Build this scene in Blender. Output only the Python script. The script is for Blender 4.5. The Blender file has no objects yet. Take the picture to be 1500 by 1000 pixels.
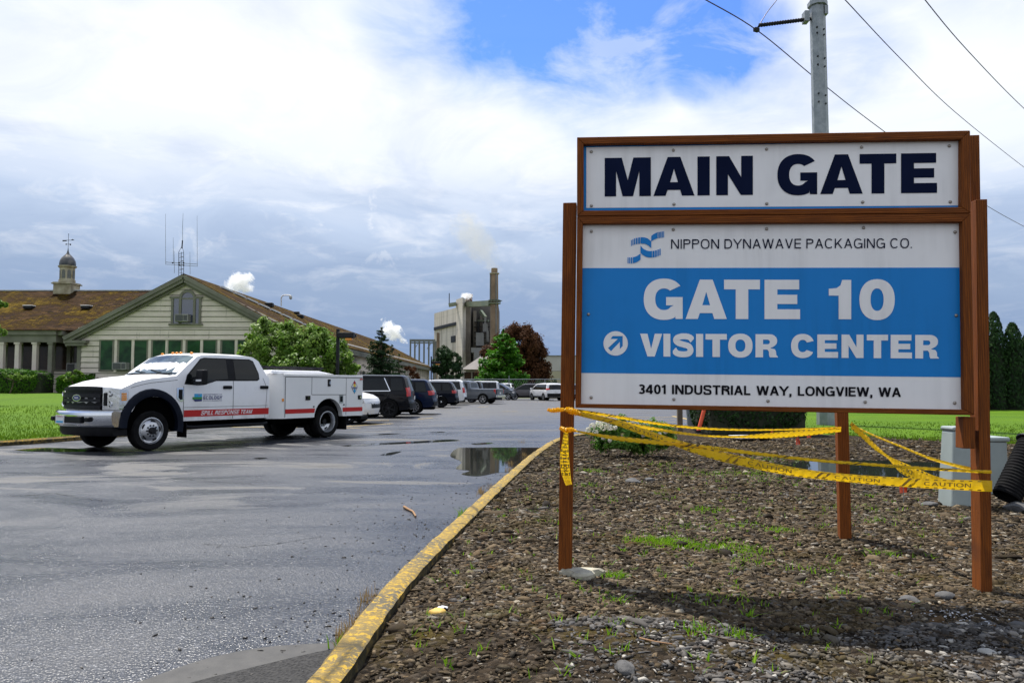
import bpy, bmesh, math, random
import numpy as np
from mathutils import Vector, Matrix
from mathutils.geometry import tessellate_polygon
random.seed(7); rng = np.random.default_rng(7)
PI = math.pi
SC = bpy.context.scene; COL = SC.collection
# ---------------------------------------------------------------- camera (calibrated from the photograph, 1500x1000 pixel coordinates)
FPX, HOR, EYE = 1120.0, 567.0, 1.35
TH = math.atan((HOR-500)/FPX)
cam = bpy.data.cameras.new('camera'); camo = bpy.data.objects.new('camera', cam); COL.objects.link(camo)
camo.location = (0, 0, EYE); camo.rotation_euler = (PI/2+TH, 0, 0)
cam.sensor_width = 36; cam.lens = FPX/1500*36; cam.clip_end = 6000; cam.clip_start = 0.05
SC.camera = camo
def ray(px, py):
    a = (px-750)/FPX; b = -(py-500)/FPX
    return Vector((a, math.cos(TH)-b*math.sin(TH), math.sin(TH)+b*math.cos(TH)))
def gp(px, py, z=0.0):                      # survey: where the sight line meets height z
    d = ray(px, py); t = (z-EYE)/d.z
    return Vector((d.x*t, d.y*t, z))
def dp(px, py, Y):                          # survey: point of the sight line at distance Y
    d = ray(px, py); t = Y/d.y
    return Vector((d.x*t, Y, EYE+d.z*t))
def xat(px, Y): return dp(px, 567, Y).x
def zat(py, Y): return dp(750, py, Y).z
# ---------------------------------------------------------------- object helpers
def setp(o, label=None, cat=None, group=None, kind=None):
    if label: o['label'] = label
    if cat: o['category'] = cat
    if group: o['group'] = group
    if kind: o['kind'] = kind
    return o
def thing(name, label, cat, loc=(0,0,0), rz=0, group=None, scale=1):
    o = bpy.data.objects.new(name, None); COL.objects.link(o)
    o.location = loc; o.rotation_euler = (0,0,rz); o.scale = (scale,)*3
    o.empty_display_size = .2
    return setp(o, label, cat, group)
def link(name, me, mats, parent=None, smooth=None):
    for m in (mats if isinstance(mats, (list, tuple)) else [mats]): me.materials.append(m)
    o = bpy.data.objects.new(name, me); COL.objects.link(o)
    if smooth is not None:
        me.polygons.foreach_set('use_smooth', [True]*len(me.polygons))
        if smooth < 180: me.set_sharp_from_angle(angle=math.radians(smooth))
    if parent: o.parent = parent
    return o
def metric_uv(me):
    nl = len(me.loops)
    if not nl: return
    uv = me.uv_layers.new(name='UVMap')
    co = np.empty(len(me.vertices)*3); me.vertices.foreach_get('co', co); co = co.reshape(-1,3)
    vi = np.empty(nl, dtype=np.int32); me.loops.foreach_get('vertex_index', vi)
    nn = np.empty(len(me.polygons)*3); me.polygons.foreach_get('normal', nn); nn = nn.reshape(-1,3)
    tot = np.empty(len(me.polygons), dtype=np.int32); me.polygons.foreach_get('loop_total', tot)
    n = np.repeat(nn, tot, axis=0)
    u = np.cross(np.array([0,0,1.0]), n); l = np.linalg.norm(u, axis=1)
    flat = l < 1e-3; u[flat] = (1,0,0); l[flat] = 1; u /= l[:,None]
    v = np.cross(n, u); p = co[vi]
    uv.data.foreach_set('uv', np.stack([(p*u).sum(1), (p*v).sum(1)], 1).astype(np.float32).ravel())
class MB:
    def __init__(s): s.V=[]; s.F=[]; s.I=[]
    def add(s, V, F, mi=0):
        b = len(s.V); s.V += [tuple(v) for v in V]
        for f in F: s.F.append([i+b for i in f]); s.I.append(mi)
        return s
    def box(s, c, d, rz=0, mi=0):
        x,y,z = d[0]/2, d[1]/2, d[2]/2; ca, sa = math.cos(rz), math.sin(rz); V=[]
        for a in ((-x,-y,-z),(x,-y,-z),(x,y,-z),(-x,y,-z),(-x,-y,z),(x,-y,z),(x,y,z),(-x,y,z)):
            V.append((c[0]+a[0]*ca-a[1]*sa, c[1]+a[0]*sa+a[1]*ca, c[2]+a[2]))
        return s.add(V, [(3,2,1,0),(4,5,6,7),(0,1,5,4),(1,2,6,5),(2,3,7,6),(3,0,4,7)], mi)
    def span(s, a, b, mi=0):
        return s.box([(a[i]+b[i])/2 for i in range(3)], [abs(b[i]-a[i]) for i in range(3)], 0, mi)
    def quad(s, *p, mi=0): return s.add(p, [tuple(range(len(p)))], mi)
    def prism(s, poly, ext, mi=0):
        n = len(poly); e = Vector(ext); P = [Vector(p) for p in poly]
        return s.add(P+[p+e for p in P], [tuple(range(n))[::-1], tuple(range(n,2*n))]+[(i,(i+1)%n,n+(i+1)%n,n+i) for i in range(n)], mi)
    def bar(s, a, b, w, h=None, mi=0, up=(0,0,1)):
        a=Vector(a); b=Vector(b); d=(b-a).normalized(); h=h or w; up=Vector(up)
        if abs(d.dot(up))>.98: up=Vector((0,1,0))
        r=d.cross(up).normalized()*w/2; u=r.cross(d).normalized()*h/2
        return s.prism([a-r-u,a+r-u,a+r+u,a-r+u], b-a, mi)
    def tube(s, pts, r, n=8, mi=0, cap=True):
        P=[Vector(p) for p in pts]; m=len(P); R=r if isinstance(r,(list,tuple)) else [r]*m
        V=[]; ref=None
        for i in range(m):
            d=(P[min(i+1,m-1)]-P[max(i-1,0)]).normalized()
            if ref is None: ref=Vector((0,0,1)) if abs(d.z)<.9 else Vector((1,0,0))
            x=d.cross(ref).normalized(); y=x.cross(d).normalized(); ref=y
            for k in range(n):
                a=2*PI*k/n; V.append(P[i]+x*math.cos(a)*R[i]+y*math.sin(a)*R[i])
        F=[(i*n+k,i*n+(k+1)%n,(i+1)*n+(k+1)%n,(i+1)*n+k) for i in range(m-1) for k in range(n)]
        if cap: F+=[tuple(range(n))[::-1], tuple(range((m-1)*n,m*n))]
        return s.add(V,F,mi)
    def lathe(s, prof, c=(0,0,0), n=16, axis='z', mi=0, a0=0.0, sq=1.0, cap=True):
        V=[];m=len(prof)
        for r,h in prof:
            for k in range(n):
                a=a0+2*PI*k/n; x,y=r*math.cos(a),r*math.sin(a)*sq
                V.append((c[0]+x,c[1]+y,c[2]+h) if axis=='z' else ((c[0]+x,c[1]+h,c[2]+y) if axis=='y' else (c[0]+h,c[1]+x,c[2]+y)))
        F=[(i*n+k,i*n+(k+1)%n,(i+1)*n+(k+1)%n,(i+1)*n+k) for i in range(m-1) for k in range(n)]
        if cap and prof[0][0]>1e-4: F.append(tuple(range(n))[::-1])
        if cap and prof[-1][0]>1e-4: F.append(tuple(range((m-1)*n,m*n)))
        return s.add(V,F,mi)
    def build(s, name, mats, parent=None, world=True, smooth=None, bevel=0, recalc=True, seg=2):
        V=s.V
        if parent is not None and world:
            L=parent
            off=Vector((0,0,0))
            while L is not None: off+=L.location; L=L.parent
            V=[(v[0]-off.x,v[1]-off.y,v[2]-off.z) for v in V]
        me=bpy.data.meshes.new(name); me.from_pydata(V,[],s.F)
        me.polygons.foreach_set('material_index', s.I)
        if recalc:
            bm=bmesh.new(); bm.from_mesh(me); bmesh.ops.remove_doubles(bm,verts=bm.verts,dist=1e-5)
            bmesh.ops.recalc_face_normals(bm,faces=bm.faces); bm.to_mesh(me); bm.free()
        me.update(); metric_uv(me)
        o=link(name,me,mats,parent,smooth)
        if bevel:
            b=o.modifiers.new('bevel','BEVEL'); b.width=bevel; b.segments=seg; b.limit_method='ANGLE'; b.angle_limit=math.radians(40)
        return o
def fast_mesh(name, V, loops, sizes, mats, parent=None, col=None, smooth=None):
    """big meshes from numpy arrays: V (n,3), loops flat vertex indices, sizes per-face"""
    me=bpy.data.meshes.new(name); me.vertices.add(len(V)); me.vertices.foreach_set('co', np.asarray(V,dtype=np.float32).ravel())
    me.loops.add(len(loops)); me.loops.foreach_set('vertex_index', np.asarray(loops,dtype=np.int32))
    me.polygons.add(len(sizes)); st=np.concatenate([[0],np.cumsum(sizes)[:-1]]).astype(np.int32)
    me.polygons.foreach_set('loop_start', st); me.polygons.foreach_set('loop_total', np.asarray(sizes,dtype=np.int32))
    me.update(calc_edges=True); me.validate()
    return link(name,me,mats,parent,smooth)
def grid_sheet(name, us, vs, fn, mat, parent=None, smooth=180):
    V=[fn(u,v) for v in vs for u in us]; n=len(us)
    F=[(j*n+i,j*n+i+1,(j+1)*n+i+1,(j+1)*n+i) for j in range(len(vs)-1) for i in range(n-1)]
    m=MB(); m.add(V,F); return m.build(name,mat,parent,smooth=smooth,recalc=False)
def lerp(x, xs, ys): return float(np.interp(x, xs, ys))
def smooth01(t): t=max(0,min(1,t)); return t*t*(3-2*t)
def catmull(P, n=8):
    out=[]; P=[Vector(p) for p in P]
    for i in range(len(P)-1):
        a,b,c,d=P[max(i-1,0)],P[i],P[i+1],P[min(i+2,len(P)-1)]
        for k in range(n):
            t=k/n; out.append(.5*((2*b)+(c-a)*t+(2*a-5*b+4*c-d)*t*t+(3*b-a-3*c+d)*t**3))
    out.append(P[-1]); return out
# ---------------------------------------------------------------- materials
class NT:
    def __init__(s, m): s.t=m.node_tree; s.b=s.t.nodes['Principled BSDF']; s._tc=None
    def n(s, typ, **kw):
        nd=s.t.nodes.new('ShaderNode'+typ)
        for k,v in kw.items():
            if k[0]=='_': setattr(nd,k[1:],v)
            else: s.put(nd,k,v)
        return nd
    def put(s, nd, k, v):
        inp=nd.inputs[k.replace('_',' ')] if isinstance(k,str) else nd.inputs[k]
        if hasattr(v,'is_output') : s.t.links.new(v,inp)
        else:
            if isinstance(v,(tuple,list)) and len(v)==3 and inp.type=='RGBA': v=(*v,1)
            inp.default_value=v
    def tc(s, which='Object'):
        if s._tc is None: s._tc=s.t.nodes.new('ShaderNodeTexCoord')
        return s._tc.outputs[which]
    def vec(s, which='Object', scale=(1,1,1), rot=(0,0,0), loc=(0,0,0)):
        m=s.n('Mapping'); s.put(m,'Vector',s.tc(which)); s.put(m,'Scale',scale); s.put(m,'Rotation',rot); s.put(m,'Location',loc); return m.outputs[0]
    def noise(s, vec, scale=5, detail=4, rough=.55, dist=0):
        return s.n('TexNoise',Vector=vec,Scale=scale,Detail=detail,Roughness=rough,Distortion=dist).outputs[0]
    def vor(s, vec, scale=5, feature='F1', out='Distance', rand=1.0):
        return s.n('TexVoronoi',_feature=feature,Vector=vec,Scale=scale,Randomness=rand).outputs[out]
    def ramp(s, fac, stops, interp='LINEAR'):
        r=s.n('ValToRGB',Fac=fac); cr=r.color_ramp; cr.interpolation=interp
        while len(cr.elements)<len(stops): cr.elements.new(.5)
        for e,(p,c) in zip(cr.elements,stops):
            e.position=p; e.color=(c,c,c,1) if not isinstance(c,(tuple,list)) else (*c,1)
        return r.outputs[0]
    def mix(s, fac, a, b, mode='MIX'):
        m=s.n('Mix',_data_type='RGBA',_blend_type=mode)
        s.put(m,0,fac); s.put(m,6,a); s.put(m,7,b); return m.outputs[2]
    def math(s, op, a, b=0.0, clamp=False):
        m=s.n('Math',_operation=op,_use_clamp=clamp); s.put(m,0,a); s.put(m,1,b); return m.outputs[0]
    def mr(s, v, a, b, c=0.0, d=1.0, smooth=False):
        m=s.n('MapRange'); m.interpolation_type='SMOOTHSTEP' if smooth else 'LINEAR'
        s.put(m,0,v); s.put(m,1,a); s.put(m,2,b); s.put(m,3,c); s.put(m,4,d); return m.outputs[0]
    def bump(s, h, strength=.5, dist=.01, normal=None):
        b=s.n('Bump',Height=h,Strength=strength,Distance=dist)
        if normal is not None: s.put(b,'Normal',normal)
        s.put(s.b,'Normal',b.outputs[0]); return b.outputs[0]
    def island(s): return s.n('NewGeometry').outputs['Random Per Island']
    def sep(s, v):
        x=s.n('SeparateXYZ'); s.put(x,0,v); return x.outputs
def mat(name, color=(.5,.5,.5), rough=.6, metal=0.0, fn=None, **kw):
    m=bpy.data.materials.new(name); m.use_nodes=True; t=NT(m)
    t.put(t.b,'Base Color',color); t.put(t.b,'Roughness',rough); t.put(t.b,'Metallic',metal)
    for k,v in kw.items(): t.put(t.b,k.replace('_',' '),v)
    if fn: fn(t)
    return m
def varied(name, c1, c2, scale=3, rough=.6, metal=0, bump=.2, bscale=40, bdist=.004, detail=5, lo=.35, hi=.65, **kw):
    def fn(t):
        v=t.vec('Object'); t.put(t.b,'Base Color',t.mix(t.mr(t.noise(v,scale,detail),lo,hi),c1,c2))
        if bump: t.bump(t.noise(v,bscale,4),bump,bdist)
    return mat(name,c1,rough,metal,fn,**kw)
def leafmat(name, stops, rough=.5, trans=.35):
    def fn(t):
        c=t.ramp(t.island(),stops); t.put(t.b,'Base Color',c)
        v=t.vec('Object'); c2=t.mix(t.mr(t.noise(v,.9,2),.35,.7),c,t.mix(.5,c,stops[-1][1])); t.put(t.b,'Base Color',c2); t.put(t.b,'Specular IOR Level',.15)
        tr=t.n('BsdfTranslucent',Color=c2); mx=t.n('MixShader'); mx.inputs[0].default_value=trans
        t.t.links.new(t.b.outputs[0],mx.inputs[1]); t.t.links.new(tr.outputs[0],mx.inputs[2])
        t.t.links.new(mx.outputs[0],t.t.nodes['Material Output'].inputs[0])
    return mat(name,stops[0][1],rough,0,fn)
def _asphalt(t):
    v=t.vec('Object'); big=t.noise(v,.16,4,.6,.6); mid=t.noise(t.vec('Object',(.6,1.4,1)),.55,5,.62,.8)
    grain=t.vor(v,62); g2=t.noise(v,120,2); spk=t.mr(t.sep(t.vor(v,62,'F1','Color'))[0],.78,.95)
    far=t.mr(t.sep(t.tc('Object'))[1],26,40,0,1)
    wet=t.mr(mid,.40,.60,1,0,True)
    dryc=t.mix(t.mr(t.noise(v,7,5),.3,.7),(.042,.042,.042),(.064,.062,.059))
    wetc=t.mix(t.math('MULTIPLY',spk,.6),t.mix(t.mr(grain,.05,.5),(.011,.013,.018),(.025,.028,.036)),(.11,.115,.13))
    # rain has dried in irregular blots
    dry=t.mr(t.noise(t.vec('Object',(.45,1.1,1),loc=(3.1,1.7,0)),.5,6,.6,1.2),.555,.60)
    dry=t.math('MAXIMUM',t.math('MULTIPLY',dry,t.mr(t.sep(t.tc('Object'))[1],7,11,0,1)),t.math('MULTIPLY',far,.75))
    c=t.mix(dry,wetc,dryc)
    crk=t.mr(t.vor(t.mix(.12,v,t.n('TexNoise',Vector=v,Scale=1.3).outputs[1]),.32,'DISTANCE_TO_EDGE'),.0,.006,1,0)
    crk=t.math('MULTIPLY',crk,t.mr(big,.48,.6))
    c=t.mix(t.math('MULTIPLY',crk,.7),c,(.02,.02,.02))
    t.put(t.b,'Base Color',c)
    r=t.math('ADD',t.mr(mid,.35,.65,.19,.42),t.math('MULTIPLY',dry,.33)); t.put(t.b,'Roughness',r)
    h=t.math('ADD',t.math('MULTIPLY',grain,.9),t.math('MULTIPLY',g2,.5)); t.bump(h,.72,.007)
    t.put(t.b,'Specular IOR Level',.5)
ASPHALT=mat('asphalt',(.06,.06,.065),.4,0,_asphalt)
def _gravel(t):
    v=t.vec('Object'); ch=t.vor(v,34,'F1','Color'); d=t.vor(v,34)
    hue=t.sep(ch)[0]
    c=t.ramp(hue,[(0,(.010,.008,.006)),(.35,(.03,.022,.014)),(.6,(.055,.04,.026)),(.85,(.032,.027,.022)),(1,(.11,.085,.06))])
    n=t.noise(v,.8,5); c=t.mix(t.mr(n,.5,.7,0,.55),c,(.022,.016,.010))
    c=t.mix(t.mr(t.noise(t.vec('Object',loc=(5,2,0)),.9,6,.7),.55,.66,0,.75),c,(.075,.055,.010))
    t.put(t.b,'Base Color',c); t.bump(t.math('ADD',t.math('MULTIPLY',d,-1.2),t.noise(v,90,4)),.9,.02)
GRAVEL=mat('gravel ground',(.12,.1,.08),.95,0,_gravel,Specular_IOR_Level=.08)
def _stone(t):
    r=t.island(); c=t.ramp(r,[(0,(.010,.007,.0045)),(.22,(.042,.030,.017)),(.46,(.108,.079,.046)),(.6,(.055,.047,.036)),(.78,(.21,.163,.103)),(.89,(.115,.068,.03)),(.95,(.12,.115,.11)),(1,(.40,.35,.27))])
    v=t.vec('Object'); c=t.mix(t.mr(t.noise(v,.9,6,.7),.53,.66,0,.65),c,(.078,.054,.010)); c=t.mix(t.mr(t.noise(t.vec('Object',loc=(4,7,0)),1.3,6,.7),.60,.70,0,.5),c,(.06,.065,.012)); t.put(t.b,'Base Color',t.mix(t.mr(t.noise(v,60,4),.3,.7),c,t.mix(.6,c,(.02,.016,.012)))); t.bump(t.noise(v,150,4),.5,.003)
STONE=mat('stone chips',(.12,.1,.09),.85,0,_stone,Specular_IOR_Level=.12)
def _stoneg(t):
    c=t.ramp(t.island(),[(0,(.02,.018,.016)),(.3,(.065,.06,.055)),(.6,(.12,.11,.10)),(.8,(.085,.085,.088)),(.93,(.20,.18,.155)),(1,(.42,.40,.36))]); v=t.vec('Object')
    c=t.mix(t.mr(t.noise(v,.9,6,.7),.53,.66,0,.65),c,(.078,.054,.010)); t.put(t.b,'Base Color',c); t.bump(t.noise(v,150,4),.5,.003)
STONEG=mat('grey stone chips',(.1,.1,.1),.85,0,_stoneg,Specular_IOR_Level=.12)
def _grass(t):
    v=t.vec('Object'); c=t.mix(t.mr(t.noise(v,18,5),.3,.7),(.042,.105,.005),(.092,.17,.009))
    c=t.mix(t.mr(t.noise(v,.35,3),.4,.65),c,(.085,.165,.006)); t.put(t.b,'Base Color',c); t.bump(t.noise(v,60,4),.8,.03)
GRASS=mat('lawn grass',(.09,.18,.015),.85,0,_grass,Specular_IOR_Level=.1)
BLADE=leafmat('grass blades',[(0,(.04,.10,.005)),(.5,(.078,.158,.007)),(1,(.13,.215,.016))],.6,.4)
WEED=leafmat('weed blades',[(0,(.08,.20,.005)),(.6,(.15,.33,.008)),(1,(.24,.40,.02))],.6,.4)
DRYW=leafmat('dry weed',[(0,(.25,.16,.06)),(1,(.38,.26,.11))],.7,.3)
FARG=varied('far ground',(.07,.09,.035),(.11,.11,.06),.08,.9,0,.3,2,.05)
def _ykerb(t):
    v=t.vec('Object'); n=t.noise(v,26,8,.72,.3); w=t.mr(n,.43,.50); w2=t.mr(t.noise(v,2.2,4),.42,.62,0,1)
    y=t.mix(t.mr(t.noise(v,5,5),.3,.7),(.50,.315,.038),(.39,.26,.055))
    worn=t.mix(t.noise(v,50,3),(.07,.062,.04),(.17,.15,.11))
    f=t.math('MULTIPLY',w,t.math('ADD',t.math('MULTIPLY',w2,.35),.65)); c=t.mix(f,y,worn)
    c=t.mix(t.mr(t.vor(t.vec('Object',(1,1,.01)),.42,'DISTANCE_TO_EDGE'),0,.012,.8,0),c,(.05,.045,.03))
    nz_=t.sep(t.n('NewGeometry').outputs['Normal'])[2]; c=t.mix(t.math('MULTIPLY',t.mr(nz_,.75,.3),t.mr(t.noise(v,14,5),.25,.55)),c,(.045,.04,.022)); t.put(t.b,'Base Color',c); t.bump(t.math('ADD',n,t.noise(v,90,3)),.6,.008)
YKERB=mat('worn yellow kerb paint',(.55,.36,.07),.85,0,_ykerb,Specular_IOR_Level=.15)
CONC=varied('concrete',(.30,.29,.26),(.40,.38,.34),6,.85,0,.4,60,.004)
GUTTER=varied('gutter concrete',(.036,.0355,.035),(.058,.056,.053),9,.75,0,.5,90,.004)
def _darkasp(t):
    v=t.vec('Object'); d=t.vor(v,60); t.put(t.b,'Base Color',t.mix(t.mr(d,.1,.6),(.012,.012,.013),(.038,.037,.036))); t.bump(d,.9,.012)
DARKASP=mat('coarse asphalt',(.05,.05,.05),.8,0,_darkasp,Specular_IOR_Level=.25)
def _water(t):
    t.bump(t.noise(t.vec('Object'),6,2),.02,.01)
WATER=mat('puddle water',(.018,.02,.018),.03,0,_water,IOR=1.33,Specular_IOR_Level=.75)
YLINE=varied('yellow line paint',(.55,.36,.06),(.40,.29,.09),9,.6,0,.2)
def _wood(along):
    def fn(t):
        s=(1,.035,1) if along=='v' else (.035,1,1)
        uv=t.vec('UV',s); g=t.noise(uv,140,5,.6,.15); g2=t.noise(uv,30,4)
        c=t.mix(t.mr(g,.32,.68),(.095,.024,.0035),(.27,.075,.008)); c=t.mix(t.mr(g2,.45,.75,0,.6),c,(.14,.043,.007))
        c=t.mix(t.mr(t.noise(t.vec('Object'),2.4,3),.6,.75,0,.5),c,(.06,.02,.008))
        wv=t.n('TexWave',_wave_type='BANDS',_bands_direction='X' if along=='v' else 'Y',Vector=t.tc('UV'),Scale=22,Distortion=1.2,Detail=2)
        s2=t.vec('UV',(60,22,1) if along!='v' else (22,60,1),(0,0,.35))
        ck=t.mr(t.vor(s2,1,'F1'),.1,.22,1,0); c=t.mix(t.math('MULTIPLY',ck,.22 if along!='v' else .08),c,(.02,.008,.004))
        kn=t.mr(t.vor(t.vec('UV',(9,1.1,1) if along=='v' else (1.1,9,1)),1),.04,.12,1,0); c=t.mix(t.math('MULTIPLY',kn,.55),c,(.025,.009,.004))
        c=t.mix(t.mr(wv.outputs[1],.62,.95,0,.4),c,(.045,.014,.005))
        t.put(t.b,'Base Color',c); t.bump(t.math('ADD',wv.outputs[1],t.math('SUBTRACT',g,ck)),.35,.004)
    return fn
WOODV=mat('stained timber upright',(.2,.07,.02),.72,0,_wood('v'),Specular_IOR_Level=.2)
WOODH=mat('stained timber rail',(.2,.07,.02),.72,0,_wood('u'),Specular_IOR_Level=.2)
def _panel(c):
    def fn(t):
        v=t.vec('Object'); n=t.noise(v,1.6,4); st=t.noise(t.vec('Object',(9,9,.5)),2,4)
        k=tuple(x*.80 for x in c); t.put(t.b,'Base Color',t.mix(t.math('MULTIPLY',t.mr(n,.4,.7),t.mr(st,.4,.7,.2,1)),c,k))
        t.put(t.b,'Roughness',t.mr(n,.3,.7,.32,.45))
        t.bump(t.noise(v,2.2,2),.05,.02)
    return fn
PWHITE=mat('sign white',(.86,.85,.84),.38,0,_panel((.86,.85,.84)),Specular_IOR_Level=.25)
PBLUE=mat('sign blue',(.002,.19,.64),.38,0,_panel((.008,.215,.60)),Specular_IOR_Level=.2)
PNAVY=varied('sign navy lettering',(.004,.008,.03),(.006,.011,.038),3,.6,0,0,Specular_IOR_Level=.04)
PBLACK=varied('sign black lettering',(.008,.008,.012),(.012,.012,.016),3,.6,0,0,Specular_IOR_Level=.04)
STEELB=varied('bolt steel',(.28,.25,.21),(.4,.37,.33),30,.45,.7,.1)
def _tape(t):
    r=t.noise(t.vec('Object'),7,3); c=t.mix(t.mr(r,.35,.65),(.90,.56,.006),(.72,.42,.004)); t.put(t.b,'Base Color',c); t.bump(t.noise(t.vec('Object',(1,1,3)),22,4,.6,1.0),.7,.012)
    tr=t.n('BsdfTranslucent',Color=(.95,.60,.01,1)); mx=t.n('MixShader'); mx.inputs[0].default_value=.45
    t.t.links.new(t.b.outputs[0],mx.inputs[1]); t.t.links.new(tr.outputs[0],mx.inputs[2]); t.t.links.new(mx.outputs[0],t.t.nodes['Material Output'].inputs[0])
TAPE=mat('barrier tape plastic',(.85,.5,.01),.32,0,_tape)
TAPEOLD=varied('faded tape ink',(.20,.11,.01),(.34,.2,.01),14,.5,0,0)
TAPEINK=varied('tape ink',(.02,.014,.004),(.035,.024,.006),9,.4,0,0)
GALV=varied('galvanised steel',(.21,.235,.245),(.30,.325,.335),5,.5,.55,.1,14,.004)
DARKM=varied('dark metal',(.012,.013,.015),(.022,.022,.025),5,.5,.0,.1,Specular_IOR_Level=.15)
BLACKR=varied('black rubber',(.006,.006,.007),(.012,.012,.012),8,.85,0,.2,Specular_IOR_Level=.1)
BLACKP=varied('black plastic',(.006,.0065,.008),(.011,.011,.013),8,.5,0,.1,Specular_IOR_Level=.14)
NAVYP=varied('fender flare plastic',(.004,.006,.013),(.006,.009,.018),6,.5,0,.05,Specular_IOR_Level=.12)
CHROME=varied('chrome',(.72,.73,.75),(.78,.79,.8),3,.1,1,0)
SILVER=varied('wheel alloy',(.45,.46,.48),(.55,.56,.58),6,.3,.8,.05)
LAMPG=varied('headlamp glass',(.50,.51,.52),(.74,.74,.75),5,.10,.8,.08,9,.02)
AMBER=varied('amber lens',(.75,.26,.03),(.85,.33,.05),9,.2,0,.1)
REDL=varied('red lens',(.45,.012,.012),(.6,.03,.025),9,.18,0,.1)
def paint(name,c,c2=None,metal=0.0,rough=.32):
    c2=c2 or tuple(x*.93 for x in c)
    return varied(name,c,c2,1.5,rough,metal,.012,1.2,.02,Coat_Weight=.3,Coat_Roughness=.05,Specular_IOR_Level=.3 if max(c)>.1 else .06)
PW=paint('white car paint',(.82,.82,.83))
def _truckp(t):
    v=t.vec('Object'); z=t.sep(t.tc('Object'))[2]; n=t.noise(v,3.2,6,.65); f=t.noise(t.vec('Object',(5,5,1.2)),3,5)
    g=t.math('MULTIPLY',t.mr(n,.42,.66,0,1),t.mr(z,1.05,.55,0,.55)); g=t.math('ADD',g,t.mr(f,.58,.74,0,.10)); t.put(t.b,'Base Color',t.mix(g,(.82,.82,.83),(.40,.37,.33)))
    t.put(t.b,'Roughness',t.mr(n,.3,.7,.25,.42))
PWT=mat('white truck paint with road film',(.8,.8,.8),.3,0,_truckp,Coat_Weight=.3,Coat_Roughness=.05); PW2=paint('white car paint chalk',(.70,.71,.72))
PBK=paint('black car paint',(.004,.0045,.007),(.005,.006,.009),.0,.3); PNV=paint('navy car paint',(.004,.010,.032),(.005,.012,.038),.0,.3)
PDK=paint('dark blue black paint',(.004,.006,.012),(.005,.007,.014),.0,.3); PGY=paint('grey car paint',(.12,.135,.155),(.14,.155,.175),.5,.34); PGB=paint('grey brown car paint',(.10,.095,.10),(.12,.11,.115),.5,.34)
UTW=varied('utility body paint',(.80,.80,.79),(.73,.735,.73),1.2,.36,0,.02,2,.02,Coat_Weight=.3)
STRIPE=varied('red stripe vinyl',(.50,.012,.012),(.44,.014,.014),4,.35,0,0)
GLASS=varied('car window glass',(.004,.006,.007),(.008,.011,.012),2,.03,0,0,Specular_IOR_Level=.28)
WSGLASS=varied('windscreen glass',(.02,.03,.03),(.14,.18,.18),2.2,.05,0,0,Specular_IOR_Level=.5)
SEAM=varied('panel gap',(.03,.032,.035),(.05,.05,.055),9,.6,0,0)
INKB=varied('dark blue vinyl',(.02,.03,.13),(.03,.04,.16),9,.4,0,0)
WVIN=varied('white vinyl',(.78,.78,.78),(.72,.72,.73),9,.4,0,0)
CYAN=varied('sky blue vinyl',(.02,.33,.62),(.04,.38,.66),9,.4,0,0); GRN=varied('green vinyl',(.03,.22,.04),(.05,.26,.05),9,.4,0,0); YEL=varied('yellow vinyl',(.75,.55,.03),(.8,.6,.05),9,.4,0,0)
def _siding(t):
    v=t.vec('Object'); c=t.mix(t.mr(t.noise(v,1.1,5),.35,.7),(.72,.635,.55),(.61,.535,.46)); st=t.noise(t.vec('Object',(3,3,.25)),2.2,5)
    c=t.mix(t.mr(st,.60,.74,0,.55),c,(.15,.15,.115)); t.put(t.b,'Base Color',c); t.bump(t.noise(t.vec('Object',(.4,.4,6)),9,4),.25,.006)
SIDING=mat('weathered painted siding',(.4,.4,.35),.8,0,_siding,Specular_IOR_Level=.2)
def _trim(t):
    v=t.vec('Object'); c=t.mix(t.mr(t.noise(v,1.3,5),.4,.7),(.19,.185,.14),(.125,.12,.09)); c=t.mix(t.mr(t.noise(t.vec('Object',loc=(3,1,4)),.8,6,.7),.66,.76,0,.7),c,(.20,.09,.03)); t.put(t.b,'Base Color',c)
LAPSHADE=varied('board lap shade',(.10,.10,.08),(.20,.195,.16),3,.9,0,0)  # shadow line under each clapboard, put into the colour
TRIM=mat('weathered green grey trim',(.17,.18,.14),.7,0,_trim)
def _shingle(t):
    uv=t.vec('UV',(1,1,1)); br=t.n('TexBrick',Vector=uv,Scale=1.0,Mortar_Size=.015,Brick_Width=.42,Row_Height=.19,Color1=(.0,0,0,1),Color2=(1,1,1,1),Mortar=(0,0,0,1))
    br.offset=.5; v=t.vec('Object')
    c=t.ramp(br.outputs[0],[(0,(.010,.006,.003)),(.4,(.034,.018,.008)),(1,(.085,.048,.021))])
    c=t.mix(t.mr(t.noise(v,.55,6,.65),.35,.65),c,(.035,.017,.006))
    moss=t.mr(t.math('ADD',t.noise(v,.5,6,.68,.5),t.math('MULTIPLY',t.noise(v,4.5,5,.7),.5)),.70,.86); mc=t.mix(t.mr(t.noise(v,3,4),.35,.65),(.07,.048,.003),(.23,.15,.003))
    c=t.mix(t.math('MULTIPLY',moss,.62),c,mc); c=t.mix(br.outputs[1],c,(.012,.009,.006))
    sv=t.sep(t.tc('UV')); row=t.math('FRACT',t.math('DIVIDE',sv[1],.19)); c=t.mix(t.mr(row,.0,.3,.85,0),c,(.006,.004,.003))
    c=t.mix(t.mr(t.noise(t.vec('Object',(1,1,1),loc=(9,4,2)),2.6,5,.7),.66,.74,0,.4),c,(.20,.17,.13))
    t.put(t.b,'Base Color',c)
    t.bump(t.math('ADD',t.math('SUBTRACT',t.math('MULTIPLY',br.outputs[0],.35),row),t.math('MULTIPLY',moss,1.3)),.9,.05)
SHINGLE=mat('mossy wood shingles',(.1,.06,.03),.95,0,_shingle,Specular_IOR_Level=.05)
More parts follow.
